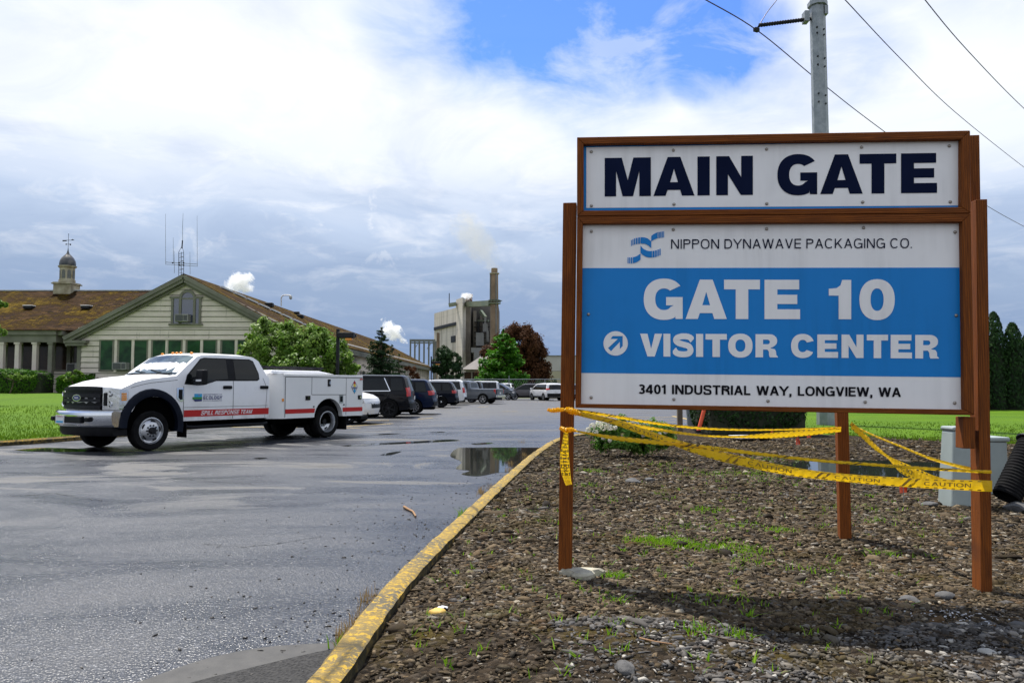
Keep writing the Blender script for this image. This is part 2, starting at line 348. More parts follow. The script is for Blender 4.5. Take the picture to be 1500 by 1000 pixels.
def _pane(t):
    v=t.vec('Object'); t.put(t.b,'Base Color',t.mix(t.mr(t.noise(v,.9,4,.6,.6),.35,.7),(.012,.028,.018),(.035,.11,.04)))  # reflected trees put into the glass colour as green mottling
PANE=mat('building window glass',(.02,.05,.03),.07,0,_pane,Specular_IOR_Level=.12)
PANEB=varied('porch window glass',(.018,.014,.012),(.06,.035,.022),.8,.1,0,0,Specular_IOR_Level=.2)
PANESKY=varied('attic window glass',(.02,.03,.06),(.04,.05,.08),1,.04,0,0,Specular_IOR_Level=1.0,Coat_Weight=1.0)
ACW=varied('air conditioner case',(.42,.42,.40),(.33,.33,.31),6,.5,0,.1); ACG=varied('air conditioner grille',(.05,.055,.055),(.09,.09,.09),40,.6,0,.1)
LEAD=varied('lead dome',(.055,.06,.068),(.17,.16,.145),2.2,.42,.6,.2,6,.02)
CUPW=varied('cupola paint',(.42,.38,.27),(.22,.185,.11),2.6,.7,0,.2)
LOUV=varied('louvre grey',(.10,.11,.10),(.16,.165,.15),9,.7,0,.2)

def _millc(t):
    v=t.vec('Object'); st=t.noise(t.vec('Object',(.9,.9,.05)),.6,5,.6); c=t.mix(t.mr(t.noise(v,.05,4),.35,.65),(.66,.60,.52),(.53,.475,.40)); c=t.mix(t.mr(st,.5,.7,0,.6),c,(.20,.175,.145))
    z=t.sep(t.tc('Object'))[2]; ln=t.mr(t.math('FRACT',t.math('DIVIDE',z,3.4)),0,.06,.35,0); c=t.mix(ln,c,(.12,.11,.10)); t.put(t.b,'Base Color',c)
MILLC=mat('mill concrete',(.46,.41,.34),.85,0,_millc)
MILLD=varied('mill shaded wall',(.075,.068,.065),(.15,.135,.125),.09,.8,0,.2,.8,.1)  # shade of the mill's recessed right side put into the wall colour
MILLS=varied('mill stained concrete',(.15,.125,.105),(.24,.21,.18),.12,.8,0,.2,.8,.1)
MILLG=varied('mill green steel',(.16,.20,.15),(.24,.25,.17),.2,.6,.2,.1); MILLW=varied('mill pale duct',(.22,.215,.21),(.12,.12,.12),.15,.6,.1,.1); RUST=varied('rusty flue',(.12,.05,.035),(.16,.07,.05),.3,.8,0,.1)
STACK=varied('chimney concrete',(.27,.19,.125),(.15,.105,.07),.16,.85,0,.3,.6,.2)
HROOF=varied('grey house roof',(.15,.135,.125),(.20,.18,.165),.4,.85,0,.3,6,.05); HWALL=varied('house wall',(.25,.24,.19),(.20,.19,.15),.5,.8,0,.1)
WARE=varied('warehouse cladding',(.42,.41,.38),(.36,.35,.32),.1,.6,0,.1); WARE2=varied('warehouse lower cladding',(.36,.33,.22),(.31,.29,.19),.1,.6,0,.1)
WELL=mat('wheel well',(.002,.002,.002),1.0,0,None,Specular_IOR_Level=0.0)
BARK=varied('bark',(.06,.04,.028),(.10,.07,.05),6,.9,0,.6,14,.03)
LSHRUB=leafmat('bright shrub leaves',[(0,(.035,.095,.006)),(.5,(.085,.20,.012)),(.88,(.16,.30,.02)),(1,(.34,.44,.14))],.45,.4)
LHEDGE=leafmat('hedge leaves',[(0,(.02,.07,.006)),(.6,(.05,.15,.010)),(1,(.10,.24,.016))],.5,.3)
LCONI=leafmat('dark conifer needles',[(0,(.010,.028,.010)),(.7,(.022,.055,.018)),(1,(.045,.09,.028))],.6,.2)
LGRN=leafmat('green conifer sprays',[(0,(.02,.085,.006)),(.5,(.045,.16,.010)),(1,(.10,.28,.018))],.5,.35)
LMAP=leafmat('copper maple leaves',[(0,(.030,.012,.005)),(.6,(.062,.025,.010)),(1,(.13,.055,.022))],.8,.25)
LARB=leafmat('arborvitae sprays',[(0,(.008,.022,.007)),(.7,(.015,.042,.010)),(1,(.035,.08,.018))],.6,.2)
LRHO=leafmat('rhododendron leaves',[(0,(.03,.09,.010)),(.5,(.06,.16,.02)),(.9,(.12,.26,.03)),(1,(.20,.34,.06))],.4,.3)
PETAL=leafmat('pale blossoms',[(0,(.62,.60,.48)),(1,(.82,.80,.70))],.6,.3)
PEDG=varied('pale grey green plastic',(.30,.345,.335),(.26,.30,.29),4,.45,0,.05)
ORANGE=varied('orange plastic',(.75,.10,.03),(.65,.085,.03),5,.45,0,.05)
BINP=varied('grey bin plastic',(.13,.15,.16),(.17,.19,.20),5,.5,0,.05)
PALE=varied('bleached board',(.62,.62,.62),(.5,.5,.5),5,.6,0,.1)
WPOST=varied('weathered wood',(.15,.12,.08),(.10,.08,.055),7,.8,0,.3)
FENCEM=varied('fence wire',(.22,.24,.24),(.3,.31,.31),6,.5,.6,0)
YSTONE=varied('yellow painted stone',(.62,.38,.06),(.5,.33,.08),20,.7,0,.4); WSTONE=varied('white stone',(.55,.56,.58),(.42,.43,.46),20,.7,0,.4); GSTONE=varied('grey rock',(.055,.054,.054),(.10,.098,.096),9,.8,0,.6,25,.02)
TWIGD=varied('old dark twig',(.09,.06,.035),(.05,.035,.02),20,.85,0,.4); TWIG=varied('dry twig',(.30,.17,.08),(.22,.12,.055),20,.8,0,.4); LICHEN=varied('lichened concrete',(.42,.39,.30),(.24,.22,.17),12,.9,0,.6,50,.01)
# ---------------------------------------------------------------- a plain grotesque drawn as strokes: cap height 1, pen width w
def _ell(cx,cy,rx,ry,a0,a1,n=16,e=2.35):
    return [(cx+rx*math.copysign(abs(math.cos(a))**(2/e),math.cos(a)),cy+ry*math.copysign(abs(math.sin(a))**(2/e),math.sin(a))) for a in [math.radians(a0+(a1-a0)*k/n) for k in range(n+1)]]
def glyph(c,w):
    h=w/2; t=1-h; o=-.02
    def D(x0,x1,x2=None): pass
    if c=='N': W=.74; return W,[[(h,0),(h,1)],[(W-h,0),(W-h,1)],[(h*.9,1.04),(W-h*.9,-.04)]]
    if c=='I': return w,[[(h,0),(h,1)]]
    if c=='P': W=.66; return W,[[(h,0),(h,1)],[(h,t),(W*.55,t)]+_ell(W*.55,.735,W*.45-h,.265-h,90,-90,10)+[(h,.47+h)]]
    if c=='R': W=.71; return W,[[(h,0),(h,1)],[(h,t),(W*.55,t)]+_ell(W*.55,.735,W*.43-h,.265-h,90,-90,10)+[(h,.47+h)],[(W*.50,.50),(W*.80,.40),(W*.86,.15),(W-h*.8,-.02)]]
    if c=='O': W=.82; return W,[_ell(W/2,.5,W/2-h,.515-h,0,360,30)]
    if c=='0': W=.58; return W,[_ell(W/2,.5,W/2-h,.51-h,0,360,28)]
    if c=='D': W=.72; return W,[[(h,0),(h,1)],[(h,t),(W*.42,t)]+_ell(W*.42,.5,W*.58-h,.5-h,90,-90,16)+[(h,h)]]
    if c=='Y': W=.72; return W,[[(-.02,1.04),(W/2,.42)],[(W+.02,1.04),(W/2,.42)],[(W/2,.46),(W/2,0)]]
    if c=='V': W=.72; return W,[[(h*.7,1.06),(W/2,-.02)],[(W-h*.7,1.06),(W/2,-.02)]]
    if c=='A': W=.76; return W,[[(h*.7,-.06),(W/2,1.02)],[(W-h*.7,-.06),(W/2,1.02)],[(W*.24,.33),(W*.76,.33)]]
    if c=='W': W=1.06; return W,[[(h*.7,1.06),(W*.27,-.03)],[(W*.5,1.03),(W*.27,-.03)],[(W*.5,1.03),(W*.73,-.03)],[(W-h*.7,1.06),(W*.73,-.03)]]
    if c=='M': W=.88; return W,[[(h,0),(h,1)],[(W-h,0),(W-h,1)],[(h,1.03),(W/2,-.03)],[(W-h,1.03),(W/2,-.03)]]
    if c=='E': W=.62; return W,[[(h,0),(h,1)],[(0,t),(W,t)],[(0,.52),(W*.93,.52)],[(0,h),(W,h)]]
    if c=='F': W=.58; return W,[[(h,0),(h,1)],[(0,t),(W,t)],[(0,.50),(W*.9,.50)]]
    if c=='L': W=.56; return W,[[(h,0),(h,1)],[(0,h),(W,h)]]
    if c=='T': W=.68; return W,[[(0,t),(W,t)],[(W/2,0),(W/2,1)]]
    if c=='H': W=.72; return W,[[(h,0),(h,1)],[(W-h,0),(W-h,1)],[(0,.52),(W,.52)]]
    if c=='U': W=.70; return W,[[(h,1),(h,.38)]+_ell(W/2,.36,W/2-h,.375-h,180,360,14)+[(W-h,.38),(W-h,1)]]
    if c=='C': W=.78; return W,[_ell(W/2,.5,W/2-h,.515-h,42,318,26)]
    if c=='G': W=.80; return W,[_ell(W/2,.5,W/2-h,.515-h,42,322,26),[(W-h,0),(W-h,.50)],[(W,.50-h*.3),(W*.52,.50-h*.3)]]
    if c=='K': W=.72; return W,[[(h,0),(h,1)],[(h,.30),(W*.9,1.06)],[(W*.36,.58),(W*.96,-.06)]]
    if c=='S': W=.70; return W,[[(p.x*W,p.y) for p in catmull([(1-h/W,.72,0),(.82,.93-h*.3,0),(.5,1.01-h,0),(.2,.93-h*.3,0),(h/W*.9+.02,.73,0),(.22,.57,0),(.5,.51,0),(.80,.44,0),(1-h/W*.9-.01,.27,0),(.82,.07+h*.3,0),(.5,h-.01,0),(.18,.07+h*.3,0),(h/W-.01,.30,0)],4)]]
    if c=='3': W=.56; return W,[_ell(W/2,.735,W/2-h,.275-h,150,-80,14)+_ell(W/2,.285,W/2-h,.295-h,80,-155,16)]
    if c=='4': W=.60; return W,[[(W*.72,0),(W*.72,1)],[(W*.72,1.02),(.02,.28)],[(0,.26),(W,.26)]]
    if c=='1': W=.34; return W,[[(W-h,0),(W-h,1)],[(W-h,.92),(W*.45,.80),(0,.77)]]
    if c=='.': return w*1.1,[[(h*1.1,0),(h*1.1,w*1.1)]]
    if c==',': return w*1.1,[[(h*1.1,w*1.1),(h*1.1,0)],[(h*1.3,.02),(h*.6,-.16)]]
    return .3,[]
def clipy(P,y,keep_above):
    out=[]
    for i in range(len(P)):
        a,b=P[i],P[(i+1)%len(P)]; ia=(a[1]>=y)==keep_above or a[1]==y; ib=(b[1]>=y)==keep_above or b[1]==y
        if ia: out.append(a)
        if ia!=ib: t=(y-a[1])/(b[1]-a[1]); out.append((a[0]+(b[0]-a[0])*t,y))
    return out
def stroke_text(txt,w=.13,gap=.13,space=.34,asc=1.0):
    """list of words; each a list of (polygon, layer). x runs 0..1 over the whole line, y is in cap heights"""
    x=0; words=[[]]
    for c in txt:
        if c==' ': x+=space; words.append([]); continue
        W,S=glyph(c,w); lay=0
        for st in S:
            P=[Vector((a,b)) for a,b in st]; n=len(P); closed=n>4 and (P[0]-P[-1]).length<1e-4
            if closed: P=P[:-1]; n-=1
            E=[]
            for i in range(n):
                if closed: d=(P[(i+1)%n]-P[i-1]).normalized(); k=1
                else:
                    d0=(P[i]-P[i-1]).normalized() if i>0 else None; d1=(P[i+1]-P[i]).normalized() if i<n-1 else None
                    d=((d0 or d1)+(d1 or d0)).normalized(); k=1/max(.5,d.dot(d1 or d0))
                q=Vector((-d.y,d.x))*w/2*k; E.append((P[i]+q,P[i]-q))
            for i in range(n if closed else n-1):
                a,b=E[i],E[(i+1)%n]; pol=[tuple(a[0]),tuple(a[1]),tuple(b[1]),tuple(b[0])]
                if c not in ',': pol=clipy(clipy(pol,1.015 if c in 'OCGS03U' else 1,False),-.015 if c in 'OCGS03U' else 0,True)
                if len(pol)>2: words[-1].append(([(px+x,py) for px,py in pol],lay))
            lay+=1
        x+=W+gap
    x-=gap
    return [[([(a/x,b) for a,b in pol],l) for pol,l in wd] for wd in words if wd]
def textline(name, txt, mp, mats, parent, world=True, w=.13, gap=.13, space=.34, shear=0.0):
    """mp(u,v,layer): u along the line 0..1, v 0..1 up the capitals; one object per word"""
    for wd in stroke_text(txt,w,gap,space):
        m=MB()
        for pol,l in wd: m.add([mp(u+shear*v*.06,v,l) for u,v in pol],[tuple(range(len(pol)))])
        m.build(name,mats,parent,world=world,recalc=False)
# ---------------------------------------------------------------- terrain heights
KP=[(-1.15,-4),(-1.03,-1),(-.97,1.2),(-.888,3.49),(-.796,5.23),(-.492,7.875),(-.117,10.96),(.42,15),(1.13,18.9),(2.17,21.3),(3.5,23.4),(5.6,26),(9,28),(15,29),(40,29.5)]
KC=catmull([(x,y,0) for x,y in KP],10)          # road-side foot of the yellow kerb
KX=[p.x for p in KC]; KY=[p.y for p in KC]
def kerb_right(y): return float(np.interp(y, KY, KX))
def nz(x,y,s=1.0,o=0):
    return math.sin(x*1.7*s+o+1.3*math.sin(y*.9*s+o))*.5+math.sin(y*2.3*s-o+1.1*math.sin(x*1.3*s))*.5
PUD=(6.1,12.3)
def gz(x,y):                                    # gravel bed
    z=.085-.016*max(0,min(3.5,x-.4)); e=x-kerb_right(min(y,29.4)) if y<24 else 1
    z-=.03*max(0,1-e/.9); z+=.018*nz(x,y,.9,1)+.008*nz(x,y,3.1,2)
    if y>11: z+=.03*smooth01((y-11)/6)
    r=math.hypot((x-PUD[0])/1.55,(y-PUD[1])/1.35)+.12*nz(x,y,1.3,4)
    z-=.13*smooth01(1.25-r)
    return z
LK=[(-60,8),(-40,10),(-20,13),(-14.3,15.5),(-11.8,17.6),(-11.1,19.4),(-10.7,20.7),(-10.4,24),(-10.1,27),(-10,40),(-10,60),(-10,112)]
LKC=catmull([(x,y,0) for x,y in LK],8)
def kerb_left(y): return float(np.interp(y,[p.y for p in LKC],[p.x for p in LKC]))
def lz(x,y):                                    # lawn before the office building
    return .13+.92*smooth01((y-17)/22)*smooth01((kerb_left(y)-.3-x)/6.5)
# ---------------------------------------------------------------- ground sheets
m=MB(); m.quad((-3000,-3000,-.06),(3000,-3000,-.06),(3000,3000,-.06),(-3000,3000,-.06))
setp(m.build('ground',FARG,recalc=False),kind='structure')
m=MB(); m.quad((-60,-30,0),(60,-30,0),(60,92,0),(-60,92,0))
setp(m.build('road',ASPHALT,recalc=False),kind='structure')
def strip_sheet(name, A, B, z, mat):
    m=MB(); n=len(A)
    m.add([(p.x,p.y,z) for p in A]+[(p.x,p.y,z) for p in B],[(i,i+1,n+i+1,n+i) for i in range(n-1)])
    return setp(m.build(name,mat,recalc=False),kind='structure')
ga=catmull([gp(*p) for p in ((120,1030),(201.6,1000),(299,966),(389,948),(486,941),(530,930))],6)
gb=catmull([gp(*p) for p in ((190,1030),(281,1000),(360,980),(443,960),(493,949),(535,938))],6)
strip_sheet('gutter_strip',ga,gb,.004,GUTTER)
strip_sheet('asphalt_patch',gb,[Vector((p.x+.35,p.y-1.1,0)) for p in gb],.004,DARKASP)
# parking lot markings
m=MB()
def line_px(a,b,w=.1,z=.005):
    a=gp(*a,z); b=gp(*b,z); d=(b-a).normalized(); n=Vector((-d.y,d.x,0))*w/2; m.quad(a-n,b-n,b+n,a+n)
for a,b in (((502,624.5),(575,620)),((612,613.5),(634,612)),((622,607.5),(642,606)),((700,596),(716,595)),((735,602.3),(758,602)),((770,589),(800,588.5))): line_px(a,b,.11)
for y in (29.6,31.8,34.2): m.quad((3.2,y,.005),(7.6,y+.5,.005),(7.6,y+.64,.005),(3.2,y+.14,.005))
m.quad((7.3,28.9,.0055),(7.44,28.9,.0055),(7.6,36,.0055),(7.46,36,.0055))
for k in range(4): m.quad((-9.6,26+k*2.9,.005),(-5,25.4+k*2.9,.005),(-5,25.52+k*2.9,.005),(-9.6,26.12+k*2.9,.005))
setp(m.build('parking_markings',YLINE,recalc=False),kind='structure')
# sealed cracks
m=MB()
def crack(px,w):
    P=catmull([gp(a,b,.0045) for a,b in px],8); P=[Vector((p.x+random.gauss(0,.02),p.y+random.gauss(0,.03),.0045)) for p in P]
    for a,b in zip(P,P[1:]):
        d=(b-a).normalized(); n=Vector((-d.y,d.x,0))*w*random.uniform(.3,.8); m.quad(a-n,b-n,b+n,a+n)
crack([(505,632.5),(560,630.5),(640,625.5),(720,621.5),(817,617)],.07); crack([(540,640),(600,637),(660,634)],.04); crack([(-10,727),(40,725),(75,722),(118,728),(150,733)],.012); crack([(250,700),(330,706),(420,712),(500,708)],.008); crack([(300,795),(350,800),(420,793),(470,785)],.008)
setp(m.build('pavement_cracks',varied('crack seal',(.012,.012,.013),(.022,.022,.022),6,.4,0,0),recalc=False),kind='structure')
# kerbs
def kerb(name, P, side, w, h, mat, back=.12):
    n=len(P); V=[]; F=[]
    prof=[(0,-.02),(.012,h*.72),(.045,h),(w-.03,h*1.0),(w,h*.86),(w+.005,-back)]
    q=len(prof)
    for i,p in enumerate(P):
        d=(P[min(i+1,n-1)]-P[max(i-1,0)]).normalized(); r=Vector((d.y,-d.x,0))*side
        j=.003*math.sin(i*.7)+.002*math.sin(i*2.3)
        for a,b in prof: V.append((p.x+r.x*(a+j*(1 if 0<a<w else .6)),p.y+r.y*(a+j),b+(.003*math.sin(i*1.1) if b>0 else 0)))
    for i in range(n-1):
        for k in range(q-1): F.append((i*q+k,(i+1)*q+k,(i+1)*q+k+1,i*q+k+1))
    m=MB(); m.add(V,F); return setp(m.build(name,mat,smooth=35),kind='structure')
dense=catmull(KC[:100],3)
kerb('yellow_kerb',dense,1,.17,.12,YKERB)
kerb('lawn_kerb',LKC,-1,.15,.12,YKERB,.05)
# gravel bed (two sheets of one bed: fine mesh near the sign, coarse beyond)
vs=list(np.arange(-3,9,.09))+list(np.arange(9,30,.3))
us=[t**1.6 for t in np.linspace(0,1,150)]
def gravel_pt(u,v):
    x0=kerb_right(v)+.16; x=x0+u*(32-x0)
    return (x,v,gz(x,v)+(.012*math.sin(x*31+v*17)*math.sin(v*37-x*11) if v<9 else .01*math.sin(x*5+v*9)))
setp(grid_sheet('gravel_bed',us,vs,gravel_pt,GRAVEL),kind='structure')
m=MB(); pz=.055
poly=[(PUD[0]+1.75*math.cos(a)*(1+.1*math.sin(3*a)),PUD[1]+1.55*math.sin(a)*(1+.12*math.cos(2*a+1)),pz) for a in np.linspace(0,2*PI,40)[:-1]]
m.quad(*poly); setp(m.build('gravel_puddle',WATER,recalc=False),kind='structure')
# road puddles
def puddle(px, z=.0035, jit=.0):
    P=catmull([gp(a,b,z) for a,b in px]+[gp(*px[0],z)],6)[:-1]; m=MB(); m.quad(*[(p.x,p.y,z) for p in P])
    setp(m.build('puddle',WATER,recalc=False),kind='structure')
puddle([(672,655.5),(730,655),(800,655),(822,652),(812,660),(790,671),(770,683),(752,690),(728,692),(700,697),(676,694),(688,689),(668,686),(676,676),(660,668),(664,660)])
puddle([(498,652.6),(530,650),(566,648.3),(602,646.4),(640,644.2),(662,643.4),(674,645),(640,647.2),(600,649.2),(560,651.2),(520,653.4)])
puddle([(690,649.5),(712,648),(722,649),(700,651)]); puddle([(540,636.4),(566,634.8),(588,634.6),(560,636.6)]); puddle([(628,633),(646,632),(652,632.8),(636,633.6)])
puddle([(556,666),(574,662),(588,661),(572,666)]); puddle([(370,671),(380,670),(392,670.5),(380,672)])
puddle([(20,659),(60,655.5),(120,657),(150,660),(100,661.5),(50,661)])
# lawns
vs=list(np.arange(9,40,.6))+list(np.arange(40,62,2))
setp(grid_sheet('lawn',[t**1.5 for t in np.linspace(0,1,44)],vs,lambda u,v:(kerb_left(v)-.1-u*70,v,lz(kerb_left(v)-.1-u*70,v)),GRASS),kind='structure')
vs=list(np.arange(62,114,6)); setp(grid_sheet('planting_strip',[0,.1,1],vs,lambda u,v:(-10.1-u*50,v,.13),FARG),kind='structure')
RL=[(7.1,26),(7.3,23.5),(7.7,21.8),(8.3,20.2),(9.4,18.6),(11.2,17.4),(14,16.6),(20,16),(34,15.5)]
rlx=[p[0] for p in RL]; rly=[p[1] for p in RL]
def rl_front(x): return float(np.interp(x,rlx,rly))+.25*nz(x,0,2.2,1)
def rz_(x,y): return .13+.03*nz(x,y,.3)+.004*max(0,y-20)
setp(grid_sheet('right_lawn',list(np.arange(7.1,38,.35)),[0,.03,.08,.15,.25,.4,.6,.8,1],lambda u,v:(u+.27*v*(75-rl_front(u)),rl_front(u)+v*(75-rl_front(u)),rz_(u,rl_front(u)+v*(75-rl_front(u)))-(.2 if v==0 or u<7.2 else 0)),GRASS),kind='structure')
# ---------------------------------------------------------------- loose stones: one mass nobody could count
def chips(name, X, Y, Z, S, mat, flat=.55, kind='stuff'):
    n=len(X)
    base=np.array([(-1,-.6,-.5),(.2,-1,-.6),(1,-.2,-.5),(.5,.9,-.6),(-.7,.7,-.5),(-.6,-.4,.6),(.55,-.45,.5),(.35,.5,.62),(-.45,.45,.45)],dtype=float)
    F=[(0,4,3,2,1),(5,6,7,8),(0,1,6,5),(1,2,6),(2,3,7,6),(3,4,8,7),(4,0,5,8)]
    V=np.repeat(base[None],n,0)*(1+rng.normal(0,.30,(n,9,3)))
    V*=np.stack([S*rng.uniform(.8,2.0,n),S*rng.uniform(.45,.95,n),S*flat*rng.uniform(.5,1.2,n)],1)[:,None,:]
    a=rng.uniform(0,2*PI,n); tl=rng.normal(0,.6,n); ct,st=np.cos(tl)[:,None],np.sin(tl)[:,None]
    y=V[:,:,1]*ct-V[:,:,2]*st; z=V[:,:,1]*st+V[:,:,2]*ct; V[:,:,1]=y; V[:,:,2]=z
    ca,sa=np.cos(a)[:,None],np.sin(a)[:,None]
    x=V[:,:,0]*ca-V[:,:,1]*sa; y=V[:,:,0]*sa+V[:,:,1]*ca; V[:,:,0]=x; V[:,:,1]=y
    V+=np.stack([X,Y,Z],1)[:,None,:]
    loops=np.concatenate([np.array(f) for f in F]); sizes=np.array([len(f) for f in F])
    L=(loops[None,:]+(np.arange(n)*9)[:,None]).ravel()
    o=fast_mesh(name,V.reshape(-1,3),L,np.tile(sizes,n),mat)
    return setp(o,kind=kind)
def scatter(n, y0, y1, x1f, yp=1.0):
    Y=y0+(y1-y0)*rng.uniform(0,1,n)**yp; x0=np.array([kerb_right(y)+.2 for y in Y]); X=x0+(x1f(Y)-x0)*rng.uniform(0,1,n); return X,Y
XX=[];YY=[];SS=[]
for n,y0,y1,s0,s1 in ((19000,2.7,4.3,.005,.013),(4500,3.2,4.6,.010,.026),(20000,4.1,5.8,.008,.030),(18000,5.6,7.8,.010,.034),(15000,7.6,11.5,.014,.040),(10000,11,19,.020,.050)):
    X,Y=scatter(n,y0,y1,lambda y:np.minimum(y*.76+.8,13)); S=s0+(s1-s0)*rng.beta(1.6,3,n); XX.append(X);YY.append(Y);SS.append(S)
X=np.concatenate(XX);Y=np.concatenate(YY);S=np.concatenate(SS)
big=rng.uniform(0,1,len(S))<.012; S=np.where(big,S*rng.uniform(1.5,2.3,len(S)),S)
keep=(np.hypot((X-PUD[0])/1.6,(Y-PUD[1])/1.4)>1)
# a bare earthy spot in the near corner by the kerb
bare=(np.hypot((X+.0)/.8,(Y-3.5)/.75)<1)&(rng.uniform(0,1,len(X))<.55); keep&=~bare
X,Y,S=X[keep],Y[keep],S[keep]
Z=np.array([gz(x,y) for x,y in zip(X,Y)])+S*.30
fine=(Y<4.15+.12*np.sin(X*3.1))&(rng.uniform(0,1,len(Y))<.85)&(X>.2)
chips('gravel',X[~fine],Y[~fine],Z[~fine],S[~fine],STONE,.62); chips('fine_gravel',X[fine],Y[fine],Z[fine],S[fine],STONEG,.62)
# grit washed to the road edge
n=420; Y=3.2+9*rng.uniform(0,1,n)**1.3; X=np.array([kerb_right(y) for y in Y])-rng.exponential(.55,n)-.02; S=rng.uniform(.004,.011,n)
chips('road_grit',X,Y,S*.3+.001,S,varied('grit',(.02,.02,.02),(.06,.055,.05),30,.7,0,0),.7)
n=90; c=gp(1402,908,.05); X=c.x+rng.normal(0,.13,n); Y=c.y+rng.normal(0,.07,n); S=rng.uniform(.002,.007,n)
chips('white_paint_flecks',X,Y,np.array([gz(x,y) for x,y in zip(X,Y)])+.028,S,WSTONE,.3)
# ---------------------------------------------------------------- blades of grass
def blades(name, P, H, W, mat, lean=.45):
    n=len(P); P=np.asarray(P); a=rng.uniform(0,2*PI,n); l=np.abs(rng.normal(0,lean,n))*H; b=a+rng.normal(0,.8,n)
    dx,dy=np.cos(a)*W/2,np.sin(a)*W/2; mx,my=np.cos(b)*l*.35,np.sin(b)*l*.35; tx,ty=np.cos(b)*l,np.sin(b)*l
    V=np.stack([P+np.stack([-dx,-dy,0*dx],1),P+np.stack([dx,dy,0*dx],1),P+np.stack([mx+dx*.7,my+dy*.7,H*.6],1),P+np.stack([mx-dx*.7,my-dy*.7,H*.6],1),P+np.stack([tx,ty,H],1)],1)
    f=np.array([0,1,2,3,3,2,4]); L=(f[None]+(np.arange(n)*5)[:,None]).ravel()
    return setp(fast_mesh(name,V.reshape(-1,3),L,np.tile([4,3],n),mat),kind='stuff')
P=[]
for _ in range(16000):
    y=16.8+12*random.random()**1.5; x=kerb_left(y)-.16-random.random()**1.4*11
    P.append((x,y,lz(x,y)))
blades('lawn_grass',P,rng.uniform(.03,.075,len(P)),np.full(len(P),.02),BLADE)
P=[]
for _ in range(15000):
    x=7.2+random.random()**.8*17; dy=random.random()**2.2*9; y=rl_front(x)+dy-.12; x+=.27*dy
    P.append((x,y,rz_(x,y)-.02))
blades('right_lawn_grass',P,rng.uniform(.03,.08,len(P)),np.full(len(P),.022),BLADE)
P=[]
def tuft(px,py,n,r,z=.08):
    c=gp(px,py,z)
    for _ in range(n):
        x=c.x+random.gauss(0,r); y=c.y+random.gauss(0,r*.8); P.append((x,y,gz(x,y)))
for px,py,n,r in ((975,795,700,.13),(1010,800,300,.12),(1075,802,320,.14),(1140,775,120,.07),(1030,743,160,.14),(1000,770,80,.2),(905,845,90,.05),(1290,803,70,.08),(1285,760,50,.1),(1100,820,60,.1),
    (870,690,120,.12),(930,660,60,.2),(1090,690,300,.35),(1130,672,200,.4),(1010,690,120,.25),(965,680,70,.2),(760,690,0,.1),(1080,768,60,.12),(890,730,40,.12),(1190,830,50,.12),(1020,930,60,.06),(1060,880,50,.12),(905,885,40,.06),
    (1085,935,40,.05),(1250,740,60,.2),(1340,690,80,.2),(860,712,50,.1),(735,760,14,.03),(1120,700,120,.3)): tuft(px,py,n,r)
for _ in range(430):
    y=3.4+10*random.random(); x=kerb_right(y)+.3+random.random()*(y*.62); k=random.randint(2,7)
    for _ in range(k): P.append((x+random.gauss(0,.02),y+random.gauss(0,.02),gz(x,y)))
blades('weeds',P,rng.uniform(.02,.055,len(P)),rng.uniform(.005,.010,len(P)),WEED,1.0)
P=[];
for px,py,n,r in ((705,722,60,.05),(718,716,40,.05),(767,667,40,.06),(745,690,50,.06),(748,680,30,.05),(540,880,50,.05),(520,915,70,.06),(505,935,60,.05),(765,648,30,.1)):
    c=gp(px,py,0)
    for _ in range(n): P.append((c.x+random.gauss(0,r*.5),c.y+random.gauss(0,r*2),0))
blades('dry_kerb_weeds',P,rng.uniform(.03,.10,len(P)),np.full(len(P),.005),DRYW,.5)
P=[]
for px,py,n in ((676,757,26),(680,752,20),(493,950,10)):
    c=gp(px,py,0)
    for _ in range(n): P.append((c.x+random.gauss(0,.02),c.y+random.gauss(0,.04),0))
blades('green_kerb_weeds',P,rng.uniform(.03,.09,len(P)),np.full(len(P),.009),WEED,.7)
# ---------------------------------------------------------------- single stones and twigs
def rock(label, px, py, s, mat, z=None, flat=.6, cat='rock', name='rock', seed=0, group=None):
    c=gp(px,py,.06); zz=gz(c.x,c.y) if z is None else z
    bm=bmesh.new(); bmesh.ops.create_icosphere(bm,subdivisions=3,radius=1); r=random.Random(seed+px)
    P=[(Vector((r.gauss(0,1),r.gauss(0,1),r.gauss(0,1))).normalized(),r.uniform(.62,.95)) for _ in range(11)]
    for v in bm.verts:
        for d,k in P:
            e=v.co.dot(d)
            if e>k: v.co-=d*(e-k)
        v.co=Vector((v.co.x*s*1.25,v.co.y*s,v.co.z*s*flat))
    me=bpy.data.meshes.new(name); bm.to_mesh(me); bm.free()
    o=link(name,me,mat,None,28); o.location=(c.x,c.y,zz+s*flat*.45); o.rotation_euler=(0,0,r.uniform(0,6)); metric_uv(me); return setp(o,label,cat,group)
rock('flat pale grey rock lying left of the grey green utility pedestal',1362,738,.085,GSTONE,flat=.45)
rock('cracked grey rock lying in the gravel beyond the left sign post',927,708,.10,GSTONE,flat=.5)
rock('smaller dark rock beside the cracked grey rock',952,704,.07,GSTONE,flat=.55,seed=3)
rock('yellow painted stone lying by the yellow kerb',640,903,.042,YSTONE,flat=.6,name='painted_stone',cat='stone')
rock('small white stone touching the yellow painted stone',648,896,.03,WSTONE,flat=.6,name='white_stone',cat='stone')
rock('round grey rock at the bottom edge of the gravel',915,993,.055,GSTONE,flat=.6,seed=4)
rock('dark rock lying beside the foot of the right sign post',1385,872,.05,GSTONE,flat=.6,seed=5)
rock('long flat stone lying left of the right sign post foot',1330,878,.06,GSTONE,flat=.35,seed=6)
rock('flat pale stone in the shade right of the right sign post',1445,956,.04,CONC,flat=.3,seed=7)
rock('dark rock under the black corrugated pipe',1490,742,.14,GSTONE,flat=.5,seed=8)
